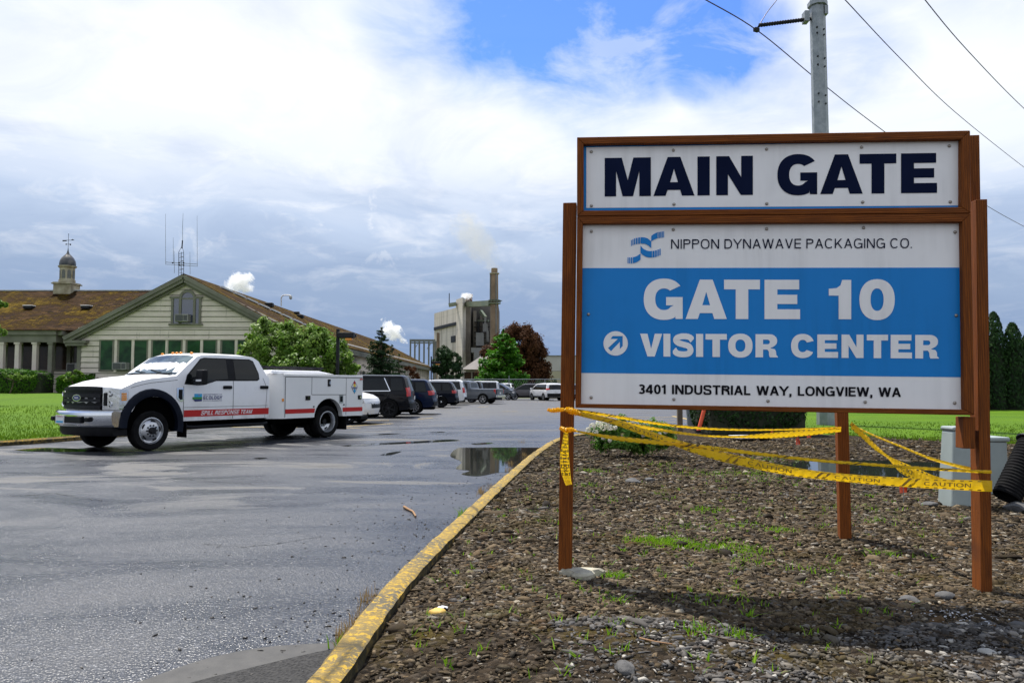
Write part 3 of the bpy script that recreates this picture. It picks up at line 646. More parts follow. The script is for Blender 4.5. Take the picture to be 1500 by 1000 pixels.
def twig(label, pts, r, z=.0, group=None, mt=None):
    P=[gp(a,b,z) for a,b in pts]; P=[Vector((p.x,p.y,(gz(p.x,p.y)+.012 if z>0.01 else r))) for p in P]
    n=len(P); m=MB(); m.tube(P,[r*(1-.5*i/n) for i in range(n)],7)
    return setp(m.build('twig',mt or TWIG,smooth=60),label,'twig')
twig('bent brown twig lying alone on the wet road',[(592,744),(598,747.5),(605,751),(609,758)],.016)
twig('long thin dry twig lying on the gravel left of the weeds',[(935,768),(960,775),(1000,783)],.006,.08,mt=TWIGD)
twig('long dark twig lying in the shaded gravel near the bottom',[(1020,934),(1060,943),(1118,952)],.006,.08,mt=TWIGD)
twig('short reddish twig at the near end of the gravel',[(937,943),(960,948),(985,951)],.005,.08)
# ---------------------------------------------------------------- the gate sign: its plane, surveyed from its edges
PL=dp(845,567,5.22); PR=dp(1423,567,5.22/1.0563); PL.z=PR.z=0
SU=(PR-PL).normalized(); SN=Vector((SU.y,-SU.x,0))           # SN points at the viewer
def SPt(px,py,off=0.0):                                       # point of the sign plane (moved off metres to the viewer)
    d=ray(px,py); o=PL+SN*off-Vector((0,0,EYE)); t=o.dot(SN)/d.dot(SN); return Vector((0,0,EYE))+d*t
SIGN=thing('gate_sign','large two panel timber framed entrance sign reading MAIN GATE and GATE 10','sign',(1.7,5.1,.08))
def post(name, px_l, px_r, pyb, pyt, zb, dep, off, mats=WOODV, lean=0):
    a=SPt(px_l,pyt,off); b=SPt(px_r,pyt,off); zt=a.z
    a2=SPt(px_l-lean,pyb,off); b2=SPt(px_r-lean,pyb,off)
    P0=[Vector((p.x,p.y,zb)) for p in (a2,b2)]; P1=[Vector((p.x,p.y,zt)) for p in (a,b)]; e=-SN*dep
    m=MB(); m.add([P0[0],P0[1],P0[1]+e,P0[0]+e,P1[0],P1[1],P1[1]+e,P1[0]+e],[(3,2,1,0),(4,5,6,7),(0,1,5,4),(1,2,6,5),(2,3,7,6),(3,0,4,7)])
    return m.build(name,mats,SIGN,bevel=.004)
post('post',824.8,844.6,835,297,-.1,.115,-.045,lean=8)
post('post',1430,1446.5,862,292,-.1,.125,-.03,lean=-6.5)
post('batten',1421,1435,330,198,1.95,.10,-.165)
post('support_block',1411,1429,656,610.5,SPt(1420,657,0).z,.11,-.012)
def away(px,py,D): return dp(px,py,D)
bp=away(1237,778,6.72); m=MB(); cx,cy=bp.x,bp.y
m.box((cx,cy,.75),(.092,.125,1.7),math.atan2(SU.y,SU.x)-.12); m.build('brace_post',WOODV,SIGN,bevel=.004)
def frame(name, O, I, dep=.10, off=0.0):
    o=None
    for k in range(4):
        j=(k+1)%4; m=MB()
        m.prism([SPt(*O[k],off),SPt(*O[j],off),SPt(*I[j],off),SPt(*I[k],off)],-SN*dep)
        o2=m.build(name if o is None else 'beam',[WOODH if k%2==0 else WOODV],SIGN if o is None else o,bevel=.005); o=o or o2
    return o
# corners TL TR BR BL
frame('upper_frame',[(845.2,200.9),(1421.5,191),(1422.4,312.2),(845.2,316.6)],[(854.9,211),(1408.3,203.8),(1408.3,303.2),(854.9,308.4)],.11,.012)
frame('lower_frame',[(845.2,317.2),(1422.6,312.9),(1427.6,608),(842.8,597)],[(853.8,327.5),(1409.4,325),(1412.8,599.8),(851.0,591.3)],.11,.012)
PO=-.035
def sheet(name, C, off, matr, parent, th=.004):
    m=MB(); m.prism([SPt(*c,off) for c in C],-SN*th); return m.build(name,matr,parent)
UP=sheet('upper_panel',[(853,209),(1410.5,201.5),(1410.5,305.5),(853,310.5)],PO,PBLUE,SIGN,.012)
sheet('white_field',[(858.9,216.0),(1403.6,206.6),(1403.6,301),(858.9,304.6)],PO+.0015,PWHITE,UP,.001)
LP=sheet('lower_panel',[(852,325.5),(1411.5,323.0),(1414.5,601.5),(849.3,593)],PO,PWHITE,SIGN,.012)
sheet('blue_band',[(851.5,392.6),(1411.8,391.8),(1414,552.4),(850.5,545.9)],PO+.0015,PBLUE,LP,.001)
# ---- heavy extended lettering drawn glyph by glyph in a unit box
def arc(cx,cy,rx,ry,a0,a1,n=22,e=2.25):
    out=[]
    for k in range(n+1):
        a=math.radians(a0+(a1-a0)*k/n); c,s=math.cos(a),math.sin(a)
        out.append((cx+rx*math.copysign(abs(c)**(2/e),c),cy+ry*math.copysign(abs(s)**(2/e),s)))
    return out
def s_shape():
    P=catmull([(.955,.70,0),(.80,.85,0),(.50,.895,0),(.22,.83,0),(.155,.705,0),(.27,.60,0),(.50,.535,0),(.75,.46,0),(.845,.30,0),(.76,.15,0),(.50,.105,0),(.19,.155,0),(.035,.33,0)],6)
    Q=[]
    for i,p in enumerate(P):
        q=(P[min(i+1,len(P)-1)]-P[max(i-1,0)]).normalized(); n=Vector((-q.y*1.1,q.x*1.0,0))*.128; Q.append((p+n,p-n))
    return [[(max(0,min(1,v.x)),max(-.02,min(1.02,v.y))) for v in (a[0],a[1],b[1],b[0])] for a,b in zip(Q,Q[1:])]
G={'M':[[(0,0),(0,1),(.37,1),(.5,.42),(.62,1),(1,1),(1,0),(.75,0),(.75,.65),(.615,0),(.388,0),(.248,.65),(.248,0)]],
'A':[[(0,0),(.345,1),(.655,1),(1,0),(.695,0),(.65,.15),(.345,.15),(.295,0)],[(.5,.69),(.405,.35),(.595,.35)]],
'I':[[(0,0),(0,1),(1,1),(1,0)]],
'N':[[(0,0),(0,1),(.35,1),(.68,.46),(.68,1),(1,1),(1,0),(.67,0),(.32,.53),(.32,0)]],
'T':[[(0,1),(1,1),(1,.755),(.675,.755),(.675,0),(.325,0),(.325,.755),(0,.755)]],
'E':[[(0,0),(0,1),(.975,1),(.975,.755),(.36,.755),(.36,.62),(.92,.62),(.92,.385),(.36,.385),(.36,.25),(1,.25),(1,0)]],
'1':[[(.44,0),(1,0),(1,1),(.60,1),(.52,.86),(.34,.79),(0,.775),(0,.60),(.44,.60)]],
'0':[arc(.5,.5,.5,.52,0,360,40)[:-1],arc(.5,.5,.185,.285,0,360,32)[:-1]],
'O':[arc(.5,.5,.5,.52,0,360,40)[:-1],arc(.5,.5,.205,.265,0,360,32)[:-1]],
'C':[arc(.5,.5,.5,.52,22,332,34)+arc(.5,.5,.205,.265,322,32,28)],
'G':[arc(.52,.5,.52,.525,38,300,34)+[(.80,.10),(.82,0),(1,0),(1,.555),(.575,.555),(.575,.345),(.77,.345)]+arc(.52,.5,.225,.275,318,50,26)],
'S':s_shape(),
'V':[[(0,1),(.335,1),(.5,.335),(.665,1),(1,1),(.665,0),(.335,0)]],
'R':[[(0,0),(0,1)]+arc(.62,.715,.345,.285,90,-62,14,2.1)+[(.66,.40),(.86,.355),(.915,.25),(.925,.10),(1,.03),(1,0),(.64,0),(.605,.08),(.595,.25),(.53,.335),(.335,.335),(.335,0)],[(.335,.765)]+arc(.53,.665,.11,.10,90,-90,8,2.0)+[(.335,.565)]]}
def put_poly(m, loops, mp):
    if len(loops)>4:
        for lp in loops: m.add([mp(*p) for p in lp],[tuple(range(len(lp)))])
        return
    L=[[Vector((a,b,0)) for a,b in lp] for lp in loops]; T=tessellate_polygon(L); P=[p for lp in L for p in lp]
    m.add([mp(p.x,p.y) for p in P],[tuple(t) for t in T])
def letters(name, items, top, bot, mats, parent, off=PO+.004):
    """items: (char,x0,x1) in survey pixels; top/bot: (y at x=850, y at x=1400)"""
    m=MB(); ya=lambda t,x:t[0]+(t[1]-t[0])*(x-850)/550; last=None
    for c,x0,x1 in items:
        if last and x0-last>15: m.build(name,mats,parent,recalc=False); m=MB()
        last=x1
        put_poly(m,G[c],lambda u,v:SPt(x0+(x1-x0)*u, ya(bot,x0+(x1-x0)*u)*(1-v)+ya(top,x0+(x1-x0)*u)*v, off))
    return m.build(name,mats,parent,recalc=False)
letters('lettering',[('M',885.8,953.4),('A',957.2,1017.4),('I',1021.7,1039.7),('N',1049.2,1102.9),('G',1138.8,1197.1),('A',1201.5,1263.8),('T',1259.2,1313),('E',1319.9,1372.7)],(232.1,223.7),(288.3,282.2),PNAVY,UP)
letters('lettering',[('G',943,1000),('A',1004.3,1064.7),('T',1060.6,1113.2),('E',1119.9,1172),('1',1214,1246.9),('0',1258.9,1310.7)],(409.2,410.2),(466.7,467.8),PWHITE,LP)
letters('lettering',[('V',937.6,970),('I',971.9,982),('S',985.6,1016.3),('I',1019.6,1030),('T',1033.5,1064.7),('O',1066.7,1102.4),('R',1106.7,1139.6),('C',1158.8,1192.9),('E',1197.2,1227.7),('N',1232.7,1264.9),('T',1269.7,1300.9),('E',1304.7,1335.9),('R',1340.7,1375.3)],(488.1,490.6),(521.2,525.2),PWHITE,LP)
m=MB(); put_poly(m,[arc(0,0,1,1,0,360,40,2)[:-1],[(-.62,-.38),(.17,.36),(-.42,.36),(-.24,.60),(.58,.60),(.58,-.22),(.34,-.46),(.34,.12),(-.38,-.64)]],lambda u,v:SPt(901.8+17.9*u,502.8-17.9*v,PO+.004)); m.build('direction_arrow',PWHITE,LP,recalc=False)
textline('lettering','NIPPON DYNAWAVE PACKAGING CO.',lambda u,v,l:SPt(983+353*u,(364.4-1.2*u)*(1-v)+(350.5-1.4*u)*v,PO+.004+l*.0003),PNAVY,LP,w=.112,gap=.15)
textline('lettering','3401 INDUSTRIAL WAY, LONGVIEW, WA',lambda u,v,l:SPt(935.2+384.4*u,(576.5+4.6*u)*(1-v)+(562.8+4.6*u)*v,PO+.004+l*.0003),PBLACK,LP,w=.185,gap=.095,space=.44)
# wave emblem
def Z(a,b): return SPt(840+a/4.762,190+b/4.762,PO+.004)
m=MB()
def wave(top,bot,cuts):
    T=catmull([(x,y,0) for x,y in top],10); B=catmull([(x,y,0) for x,y in bot],10)
    fy=lambda P,x: float(np.interp(x,[p.x for p in P],[p.y for p in P]))
    for x0,x1 in cuts:
        xs=np.linspace(x0,x1,8 if x1-x0>20 else 2); n=len(xs)
        m.add([Z(x,fy(T,x)) for x in xs]+[Z(x,fy(B,x)) for x in xs],[(i,i+1,n+i+1,n+i) for i in range(n-1)])
wave([(543,742),(560,728),(590,715),(636,708)],[(543,780),(560,768),(590,757),(636,751)],[(543,588),(593,602),(606,613),(617,623),(627,632)])
wave([(402,772),(430,757),(480,750),(515,757),(543,780)],[(402,812),(430,800),(480,794),(515,802),(543,827)],[(402,407),(412,418),(423,431),(436,447),(452,464),(468,543)])
wave([(468,808),(490,832),(525,846),(570,843),(610,828)],[(468,858),(490,878),(525,890),(570,888),(610,873)],[(468,548),(552,566),(570,581),(586,595),(600,608)])
wave([(378,890),(410,890),(440,882),(468,864)],[(378,932),(410,932),(440,924),(468,906)],[(378,384),(389,396),(401,410),(415,468)])
m.build('wave_emblem',PBLUE,LP,recalc=False)
def bolts(P, parent):
    for a,b in P:
        c=SPt(a,b,PO+.003); m=MB()
        V=[];n=10
        for r,h in ((.011,0),(.011,.002),(.0075,.006),(.003,.0075)):
            for k in range(n): V.append(c+SU*(r*math.cos(2*PI*k/n))+Vector((0,0,1))*(r*math.sin(2*PI*k/n))+SN*h)
        m.add(V,[(i*n+k,i*n+(k+1)%n,(i+1)*n+(k+1)%n,(i+1)*n+k) for i in range(3) for k in range(n)]+[tuple(range(3*n,4*n))]); m.build('bolt',STEELB,parent,smooth=40)
bolts([(866.2,222.5),(986.4,220.4),(1122.8,218.8),(1262,215.9),(1390.5,214),(866.4,301.4),(987.3,299.3),(1123.2,298.4),(1263.7,296.1),(1392,295.8)],UP)
bolts([(866.2,339),(986.2,336.4),(1123,335.2),(1265,333.6),(1399,340),(862,460.3),(1400.6,462),(866,582),(987,584.6),(1125,587),(1267.5,588.6),(1398.5,590)],LP)
# lichened footing of the left post
c=SPt(840,835,0); rr=random.Random(2)
V=[]
for k in range(18):
    a=2*PI*k/18; r=1+.18*rr.uniform(-1,1); r*=1+.25*math.sin(3*a); V.append((c.x+.05+.13*r*math.cos(a),c.y+.03+.10*r*math.sin(a)))
m=MB(); n=18; m.add([(x,y,.03) for x,y in V]+[(x,y,.10+.012*rr.random()) for x,y in V]+[(c.x+.05+(x-c.x-.05)*.8,c.y+(y-c.y)*.8,.112+.014*rr.random()) for x,y in V],[(i,(i+1)%n,n+(i+1)%n,n+i) for i in range(n)]+[(n+i,n+(i+1)%n,2*n+(i+1)%n,2*n+i) for i in range(n)]+[tuple(range(2*n,3*n))])
setp(m.build('concrete_footing',LICHEN,smooth=30),'rough pale lichened concrete footing round the left sign post foot','footing')
# ---------------------------------------------------------------- barrier tape
TLAB='barrier tape'
def ribbon(name, label, pts, text_at=(), text='CAUTION', dash=True, tw=.075, slash=(), n=14, cat='barrier tape', ink=TAPEINK):
    """pts: list of (px,py_top,py_bot,D or Vector pair). A thin band through surveyed edge points, with printed marks."""
    A=[];B=[]
    for p in pts:
        if len(p)==5: a=dp(p[0],p[1],p[3]); b=dp(p[0]+p[4],p[2],p[3])
        else: a=dp(p[0],p[1],p[3]); b=dp(p[0],p[2],p[3])
        A.append(a);B.append(b)
    A=catmull(A,n);B=catmull(B,n); N=len(A); S=[0]
    for i in range(1,N): S.append(S[-1]+((A[i]+B[i])/2-(A[i-1]+B[i-1])/2).length)
    L=S[-1]
    wr=[.5+.5*math.sin(i*1.9+len(label)) for i in range(N)]
    def nrm(i):
        d=(A[min(i+1,N-1)]-A[max(i-1,0)]); w=A[i]-B[i]; q=d.cross(w)
        q=q.normalized() if q.length>1e-9 else Vector((0,-1,0)); return q if q.y<0 else -q
    NR=[nrm(i) for i in range(N)]
    def at(s,v,off=0):
        s=max(0,min(L,s)); i=min(N-2,max(0,int(np.searchsorted(S,s))-1)); t=(s-S[i])/max(1e-9,S[i+1]-S[i])
        a=A[i].lerp(A[i+1],t); b=B[i].lerp(B[i+1],t); return b.lerp(a,v)+NR[i].lerp(NR[i+1],t)*(off+.006*math.sin(v*PI)*wr[i])
    m=MB(); NS=max(N*2,40); rows=5
    for i in range(NS):
        for k in range(rows): pass
    V=[at(L*i/(NS-1),k/(rows-1)) for i in range(NS) for k in range(rows)]
    m.add(V,[(i*rows+k,(i+1)*rows+k,(i+1)*rows+k+1,i*rows+k+1) for i in range(NS-1) for k in range(rows-1)])
    o=m.build(name,TAPE,smooth=180,recalc=False,world=False); setp(o,label,cat)
    k=MB(); st=.0022
    def mark(s0,s1,v0,v1,sk=0.0): 
        for of in (st,): k.add([at(s0,v0,of),at(s1,v0,of),at(s1+sk,v1,of),at(s0+sk,v1,of)],[(0,1,2,3)])
    if dash:
        s=.02
        while s<L-.05:
            for v0,v1 in ((.05,.15),(.85,.95)): mark(s,s+.022,v0,v1,.004)
            s+=.052
    for s in slash:
        for q in (0,.045): mark(s+q,s+q+.02,.08,.92,.05)
    if k.V: k.build('border_pattern',ink,o,recalc=False,world=False)
    for s in text_at:
        w=.25*(tw/.075); textline('lettering',text,lambda u,v,l:at(s+u*w,.30+.38*v,st+l*.0003),ink,o,world=False,w=.15,gap=.12)
    return o
# front face of the posts ~ D 5.2 (left) and 4.9 (right); brace post D 6.65
ribbon('barrier_tape','broad sagging yellow barrier tape, lowest across the front of the sign posts',
    [(836,597,606,5.14),(860,605,612,5.13),(900,614,622,5.12),(940,626.5,636.5,5.11),(980,640,650,5.095),(1010,649,661,5.08),(1050,659.5,673.5,5.06),(1100,671,685,5.035),(1160,683.5,696.5,5.01),(1220,692,703.5,4.98),(1300,698,711,4.95),(1380,701.5,716,4.91),(1453.4,703.5,720,4.875)],
    text_at=(.35,1.2,1.75,2.3),slash=(.2,.75,1.05,1.62,2.16),tw=.085,ink=TAPEOLD)
ribbon('barrier_tape','narrow twisted tape running from low on the left post to the right post',
    [(842,629.5,632,5.12),(870,634,638,5.12),(905,638.5,645,5.11),(950,643,650,5.1),(1000,648,654,5.08),(1060,655,661,5.06),(1130,664,669,5.03),(1200,672,676.5,5.0),(1280,678,682.5,4.96),(1350,683,687.5,4.93),(1415,687,691.5,4.9),(1452.6,688.5,693.5,4.875)],
    text_at=(.9,2.0),slash=(.72,1.3,1.75,2.3),tw=.03)
ribbon('barrier_tape','upper thin tape from the left post back to the brace post',
    [(838,598,602,5.3),(870,602.5,607,5.35),(910,609,613.5,5.55),(960,617.5,621.5,5.8),(1020,624.5,628,6.05),(1080,627.5,630.5,6.25),(1150,627.5,630,6.45),(1232,624.5,627.5,6.63)],text_at=(.55,),slash=(.1,.3,1.0),tw=.03)
ribbon('barrier_tape','orange tinted tape that dips and widens before reaching the brace post',
    [(840,601,606,5.28),(880,609,615.5,5.4),(930,620,626.5,5.6),(980,629,633.5,5.85),(1030,636,639,6.05),(1080,637.5,641,6.25),(1130,633.5,641.5,6.4),(1180,629.5,638,6.52),(1232,625.5,632,6.63)],slash=(.2,),tw=.05)
ribbon('barrier_tape','tape falling steeply from the brace post behind the broad tape',
    [(1247,617,628,6.62),(1262,630,641,6.5),(1282,650,659,6.3),(1300,666,671,6.1),(1318,675,691,5.9),(1340,684,702,5.7),(1365,695,711,5.5),(1392,703,716,5.2)],text_at=(.75,),tw=.07)
ribbon('barrier_tape','thin tape sloping over the grey green pedestal to the right post',
    [(1246,620,623,6.62),(1280,636,639,6.3),(1320,652,655.5,5.95),(1360,668,672,5.6),(1400,679,684,5.2),(1421,683.5,688.5,5.02)],tw=.03)
ribbon('barrier_tape','crumpled tape tail hanging down the front of the left post',
    [(826.5,628,630,5.13,6),(824,645,647,5.12,8.5),(820.5,668,669,5.115,13),(821.5,688,688,5.11,13.5),(825.5,702,702,5.11,11),(829,711,709,5.11,9)],text_at=(.1,),tw=.06,dash=True)
def clump(name,label,pts,r,seed):
    rr=random.Random(seed); P=catmull([dp(*p) for p in pts],6); m=MB()
    R=[max(.006,r*(math.sin(PI*(.12+.8*i/(len(P)-1)))**.6)*(1+.25*math.sin(i*2.3))) for i in range(len(P))]
    m.tube(P,R,10); m.V=[(v[0]+rr.gauss(0,r*.13),v[1]+rr.gauss(0,r*.13),v[2]+rr.gauss(0,r*.13)) for v in m.V]
    o=m.build(name,TAPE,smooth=50); setp(o,label,'barrier tape'); return o
clump('tape_end','bunched end of yellow tape sticking out left of the left post',[(802,599.5,5.16),(808,601,5.15),(815,600.5,5.14),(822,600,5.13),(830,600,5.115)],.015,3)
clump('tape_knot','yellow tape knot tied on the left post just below the frame',[(828,600,5.12),(833,600,5.11),(838,602,5.1),(845,604,5.1),(850,606,5.1)],.02,5)
clump('tape_knot','lower yellow tape knot around the left post above the hanging tail',[(820,626.5,5.12),(826,629,5.11),(832,630,5.11),(838,629,5.11),(843,631,5.12)],.016,6)
# ---------------------------------------------------------------- vehicles
class Shell:
    """A car body pressed from its side outline: cut into a mesh, then bent in plan, in section and at nose and tail."""
    def __init__(s, root, W, belt, roof, tumble=.15, nose=(9,.2), tail=(-9,.1), crown=.05, hood=.02, lower=.03):
        s.root=root; s.W=W; s.belt=belt; s.roof=roof; s.tumble=tumble; s.nose=nose; s.tail=tail; s.crown=crown; s.hood=hood; s.lower=lower
    def w(s,x,z):
        w=s.W
        if z>s.belt: w-=s.tumble*((z-s.belt)/(s.roof-s.belt))**1.15
        else:
            t=(s.belt-z)/(s.belt-.3); w+=.012-.06*(t-.42)**2-s.lower*max(0,t-.55)
        return w
    def D(s,x,y,z,off=0.0):
        w=s.w(x,z); a=abs(y)
        xn,kn=s.nose
        if x>xn-.9: x-=kn*a**2.6*smooth01((x-(xn-.9))/.9)
        xt,kt=s.tail
        if x<xt+.8: x+=kt*a**2.8*smooth01(((xt+.8)-x)/.8)
        c=s.crown if z>s.belt+.1 else s.hood
        zz=z-c*a**3*smooth01((z-.8)/.5)
        return (x, math.copysign(1,y)*0+y*w+(off*(1 if y>0 else -1) if a>.5 else 0), zz)
    def body(s, prof, mats, name='body', ycuts=(-.9,-.75,-.5,-.25,0,.25,.5,.75,.9), dx=.16, dz=.11, parent=None, smooth=32):
        bm=bmesh.new(); n=len(prof)
        a=[bm.verts.new((x,-1,z)) for x,z in prof]; b=[bm.verts.new((x,1,z)) for x,z in prof]
        bm.faces.new(a); bm.faces.new(b[::-1])
        for i in range(n): bm.faces.new((a[i],b[i],b[(i+1)%n],a[(i+1)%n]))
        xs=[p[0] for p in prof]; zs=[p[1] for p in prof]
        def cut(co,no): bmesh.ops.bisect_plane(bm,geom=bm.verts[:]+bm.edges[:]+bm.faces[:],plane_co=co,plane_no=no,dist=1e-5)
        for x in np.arange(min(xs)+dx*.6,max(xs),dx): cut((x,0,0),(1,0,0))
        for z in np.arange(min(zs)+dz*.6,max(zs),dz): cut((0,0,z),(0,0,1))
        for y in ycuts: cut((0,y,0),(0,1,0))
        bmesh.ops.triangulate(bm,faces=[f for f in bm.faces if len(f.verts)>4])
        for v in bm.verts: v.co=Vector(s.D(*v.co))
        bmesh.ops.recalc_face_normals(bm,faces=bm.faces)
        me=bpy.data.meshes.new(name); bm.to_mesh(me); bm.free(); metric_uv(me)
        return link(name,me,mats,parent or s.root,smooth)
    def side(s, poly, matr, sides=(1,-1), off=.004, name='side_glass', parent=None, hole=None, dz=.09):
        """a patch laid on the body side; one object per side"""
        out=[]
        for sd in sides:
            bm=bmesh.new()
            vs=[bm.verts.new((x,sd,z)) for x,z in poly]; bm.faces.new(vs)
            zs=[p[1] for p in poly]; xs=[p[0] for p in poly]
            for z in np.arange(min(zs)+dz*.5,max(zs),dz): bmesh.ops.bisect_plane(bm,geom=bm.verts[:]+bm.edges[:]+bm.faces[:],plane_co=(0,0,z),plane_no=(0,0,1),dist=1e-5)
            for x in np.arange(min(xs)+.08,max(xs),.16): bmesh.ops.bisect_plane(bm,geom=bm.verts[:]+bm.edges[:]+bm.faces[:],plane_co=(x,0,0),plane_no=(1,0,0),dist=1e-5)
            bmesh.ops.triangulate(bm,faces=[f for f in bm.faces if len(f.verts)>4])
            for v in bm.verts: v.co=Vector(s.D(*v.co,off))
            bmesh.ops.recalc_face_normals(bm,faces=bm.faces)
            if bm.faces and sum(f.normal.y*f.calc_area() for f in bm.faces)*sd<0: bmesh.ops.reverse_faces(bm,faces=bm.faces)
            me=bpy.data.meshes.new(name); bm.to_mesh(me); bm.free(); metric_uv(me)
            out.append(link(name,me,matr,parent or s.root,60))
        return out
    def strip(s, pts, w, matr, sides=(1,), name='door_seam', off=.003, parent=None):
        m=MB()
        for sd in sides:
            for (x0,z0),(x1,z1) in zip(pts,pts[1:]):
                d=Vector((x1-x0,z1-z0)).normalized(); n=Vector((-d.y,d.x))*w/2; k=6
                R=[(x0+(x1-x0)*i/k,z0+(z1-z0)*i/k) for i in range(k+1)]
                m.add([s.D(x-n.x,sd,z-n.y,off) for x,z in R]+[s.D(x+n.x,sd,z+n.y,off) for x,z in R],[(i,i+1,k+2+i,k+1+i) for i in range(k)])
        return m.build(name,matr,parent or s.root,world=False)
    def across(s, a, b, y0, y1, matr, name, off=.006, parent=None, ytop=None, n=8):
        """a patch over the front or back surface between outline points a and b, from y0 to y1 (fractions of the width)"""
        dx,dz=b[0]-a[0],b[1]-a[1]; l=math.hypot(dx,dz); nx,nzz=dz/l,-dx/l
        if nx*(1 if a[0]>s.mid else -1)<0: nx,nzz=-nx,-nzz
        V=[]; k=7; ytop=ytop or (y0,y1)
        for j in range(k+1):
            t=j/k; ya=y0+(ytop[0]-y0)*t; yb=y1+(ytop[1]-y1)*t
            for i in range(n+1):
                y=ya+(yb-ya)*i/n; p=s.D(a[0]+dx*t,y,a[1]+dz*t); V.append((p[0]+nx*off,p[1],p[2]+nzz*off))
        m=MB(); m.add(V,[(j*(n+1)+i,j*(n+1)+i+1,(j+1)*(n+1)+i+1,(j+1)*(n+1)+i) for j in range(k) for i in range(n)])
        return m.build(name,matr,parent or s.root,world=False,smooth=60)
def local(m, name, mats, root, **kw): return m.build(name,mats,root,world=False,**kw)
def wheel(root, x, y, r, w, side, style='spoke', rimr=None, spokes=6, rimmat=None, tread=True):
    """tyre plus rim; y is the outer face, side +1 for the left"""
    rr=rimr or r*.68; m=MB(); c=(x,y-side*w/2,r); h=w/2
    pf=[(rr,-h*.82),(rr+.02,-h*.95),(r*.93,-h),(r*.985,-h*.8),(r,-h*.4),(r,h*.4),(r*.985,h*.8),(r*.93,h),(rr+.02,h*.95),(rr,h*.82),(rr*.98,h*.3),(rr*.98,-h*.82)]
    m.lathe([(a,b*side) for a,b in pf],c,36,'y')
    t=local(m,'wheel',BLACKR,root,smooth=40); m=MB(); mm=rimmat or SILVER
    f=lambda d:(y-side*w/2)+side*d
    def disc(prof): m.lathe([(a,(f(b)-c[1])) for a,b in prof],(x,c[1],r),36,'y',cap=False)
    if style=='truck':
        disc([(rr,h*.80),(rr*.985,h*.98),(rr*.93,h*1.0),(rr*.88,h*.72),(rr*.80,h*.66),(rr*.62,h*.95),(rr*.46,h*1.06),(rr*.40,h*1.10),(.001,h*1.1)])
    elif style=='dual':
        disc([(rr,h*.80),(rr*.985,h*.98),(rr*.93,h*1.0),(rr*.86,h*.6),(rr*.80,-h*.2),(rr*.62,-h*.45),(rr*.42,-h*.5),(.001,-h*.5)])
    elif style=='steel':
        disc([(rr,h*.8),(rr*.95,h*.85),(rr*.9,h*.3),(rr*.75,h*.2),(rr*.55,h*.45),(rr*.3,h*.5),(.001,h*.5)])
    else:
        disc([(rr,h*.8),(rr*.98,h*.92),(rr*.92,h*.9),(rr*.88,h*.25),(.001,h*.2)])
    local(m,'rim',[mm if style in('truck','dual') else (BLACKP if style=='steel' else mm)],t,smooth=40) if style!='spoke' else None
    if style=='spoke':
        # barrel ring + spokes over a dark well
        b=MB(); b.lathe([(a,f(d)-c[1]) for a,d in [(rr,h*.8),(rr*.98,h*.92),(rr*.90,h*.9),(rr*.87,h*.3)]][:],(x,c[1],r),36,'y',cap=False)
        for k in range(spokes):
            a=2*PI*k/spokes+.3
            p0=Vector((x+math.cos(a)*rr*.08,f(h*.62),r+math.sin(a)*rr*.08)); p1=Vector((x+math.cos(a)*rr*.92,f(h*.78),r+math.sin(a)*rr*.92)); b.bar(p0,p1,rr*.17,.03,up=(0,1,0))
        b.lathe([(rr*.24,f(h*.5)-c[1]),(rr*.24,f(h*.8)-c[1]),(rr*.1,f(h*.86)-c[1]),(.001,f(h*.86)-c[1])],(x,c[1],r),16,'y')
        local(b,'rim',mm,t,smooth=40)
        d=MB(); d.lathe([(rr*.9,f(h*.25)-c[1]),(.001,f(h*.25)-c[1])],(x,c[1],r),24,'y'); local(d,'brake_disc',DARKM,t)
    if style in('truck','dual'):
        d=MB(); z=h*.80 if style=='truck' else -h*.33
        for k in range(5 if style=='truck' else 5):
            a=2*PI*k/5+.5; q=rr*(.71 if style=='truck' else .70); cx,cz=x+math.cos(a)*q,r+math.sin(a)*q
            V=[(cx+math.cos(a+PI/2)*.055*math.cos(g)-math.sin(a+PI/2)*.028*math.sin(g)*1, f(z)+side*.012, cz+math.sin(a+PI/2)*.055*math.cos(g)+math.cos(a+PI/2)*.028*math.sin(g)) for g in np.linspace(0,2*PI,13)[:-1]]; d.quad(*V)
        z2=h*1.11 if style=='truck' else -h*.49
        for k in range(10):
            a=2*PI*k/10; q=rr*.40; d.lathe([(.017,f(z2)-c[1]-side*.02),(.017,f(z2)-c[1]+side*.012),(.001,f(z2)-c[1]+side*.012)],(x+math.cos(a)*q,c[1],r+math.sin(a)*q),8,'y')
        d.lathe([(rr*.27,f(z2)-c[1]-side*.02),(rr*.27,f(z2+.0)-c[1]+side*.05),(rr*.2,f(z2)-c[1]+side*.07),(.001,f(z2)-c[1]+side*.07)],(x,c[1],r),18,'y')
        local(d,'hub',DARKM,t,smooth=40)
    if style=='steel':
        d=MB(); d.lathe([(rr*.24,f(h*.45)-c[1]),(rr*.2,f(h*.62)-c[1]),(.001,f(h*.66)-c[1])],(x,c[1],r),16,'y'); local(d,'hub_cap',CHROME,t,smooth=40)
    return t
def arch(cx,cz,r,z0,n=12,rev=False):
    a0=math.asin(max(-1,min(1,(z0-cz)/r))); A=[(cx+r*math.cos(a),cz+r*math.sin(a)) for a in np.linspace(a0,PI-a0,n)]
    return A[::-1] if rev else A
def xy2(root_loc, rz, scale, p): pass
def place(px,py,heading,lx,ly,scale=1.0):
    """root location so that the local ground point (lx,ly) stands where the photograph shows it"""
    c=gp(px,py,0); a=math.atan2(heading[1],heading[0]); ca,sa=math.cos(a),math.sin(a)
    return (c.x-scale*(lx*ca-ly*sa), c.y-scale*(lx*sa+ly*ca), 0), a
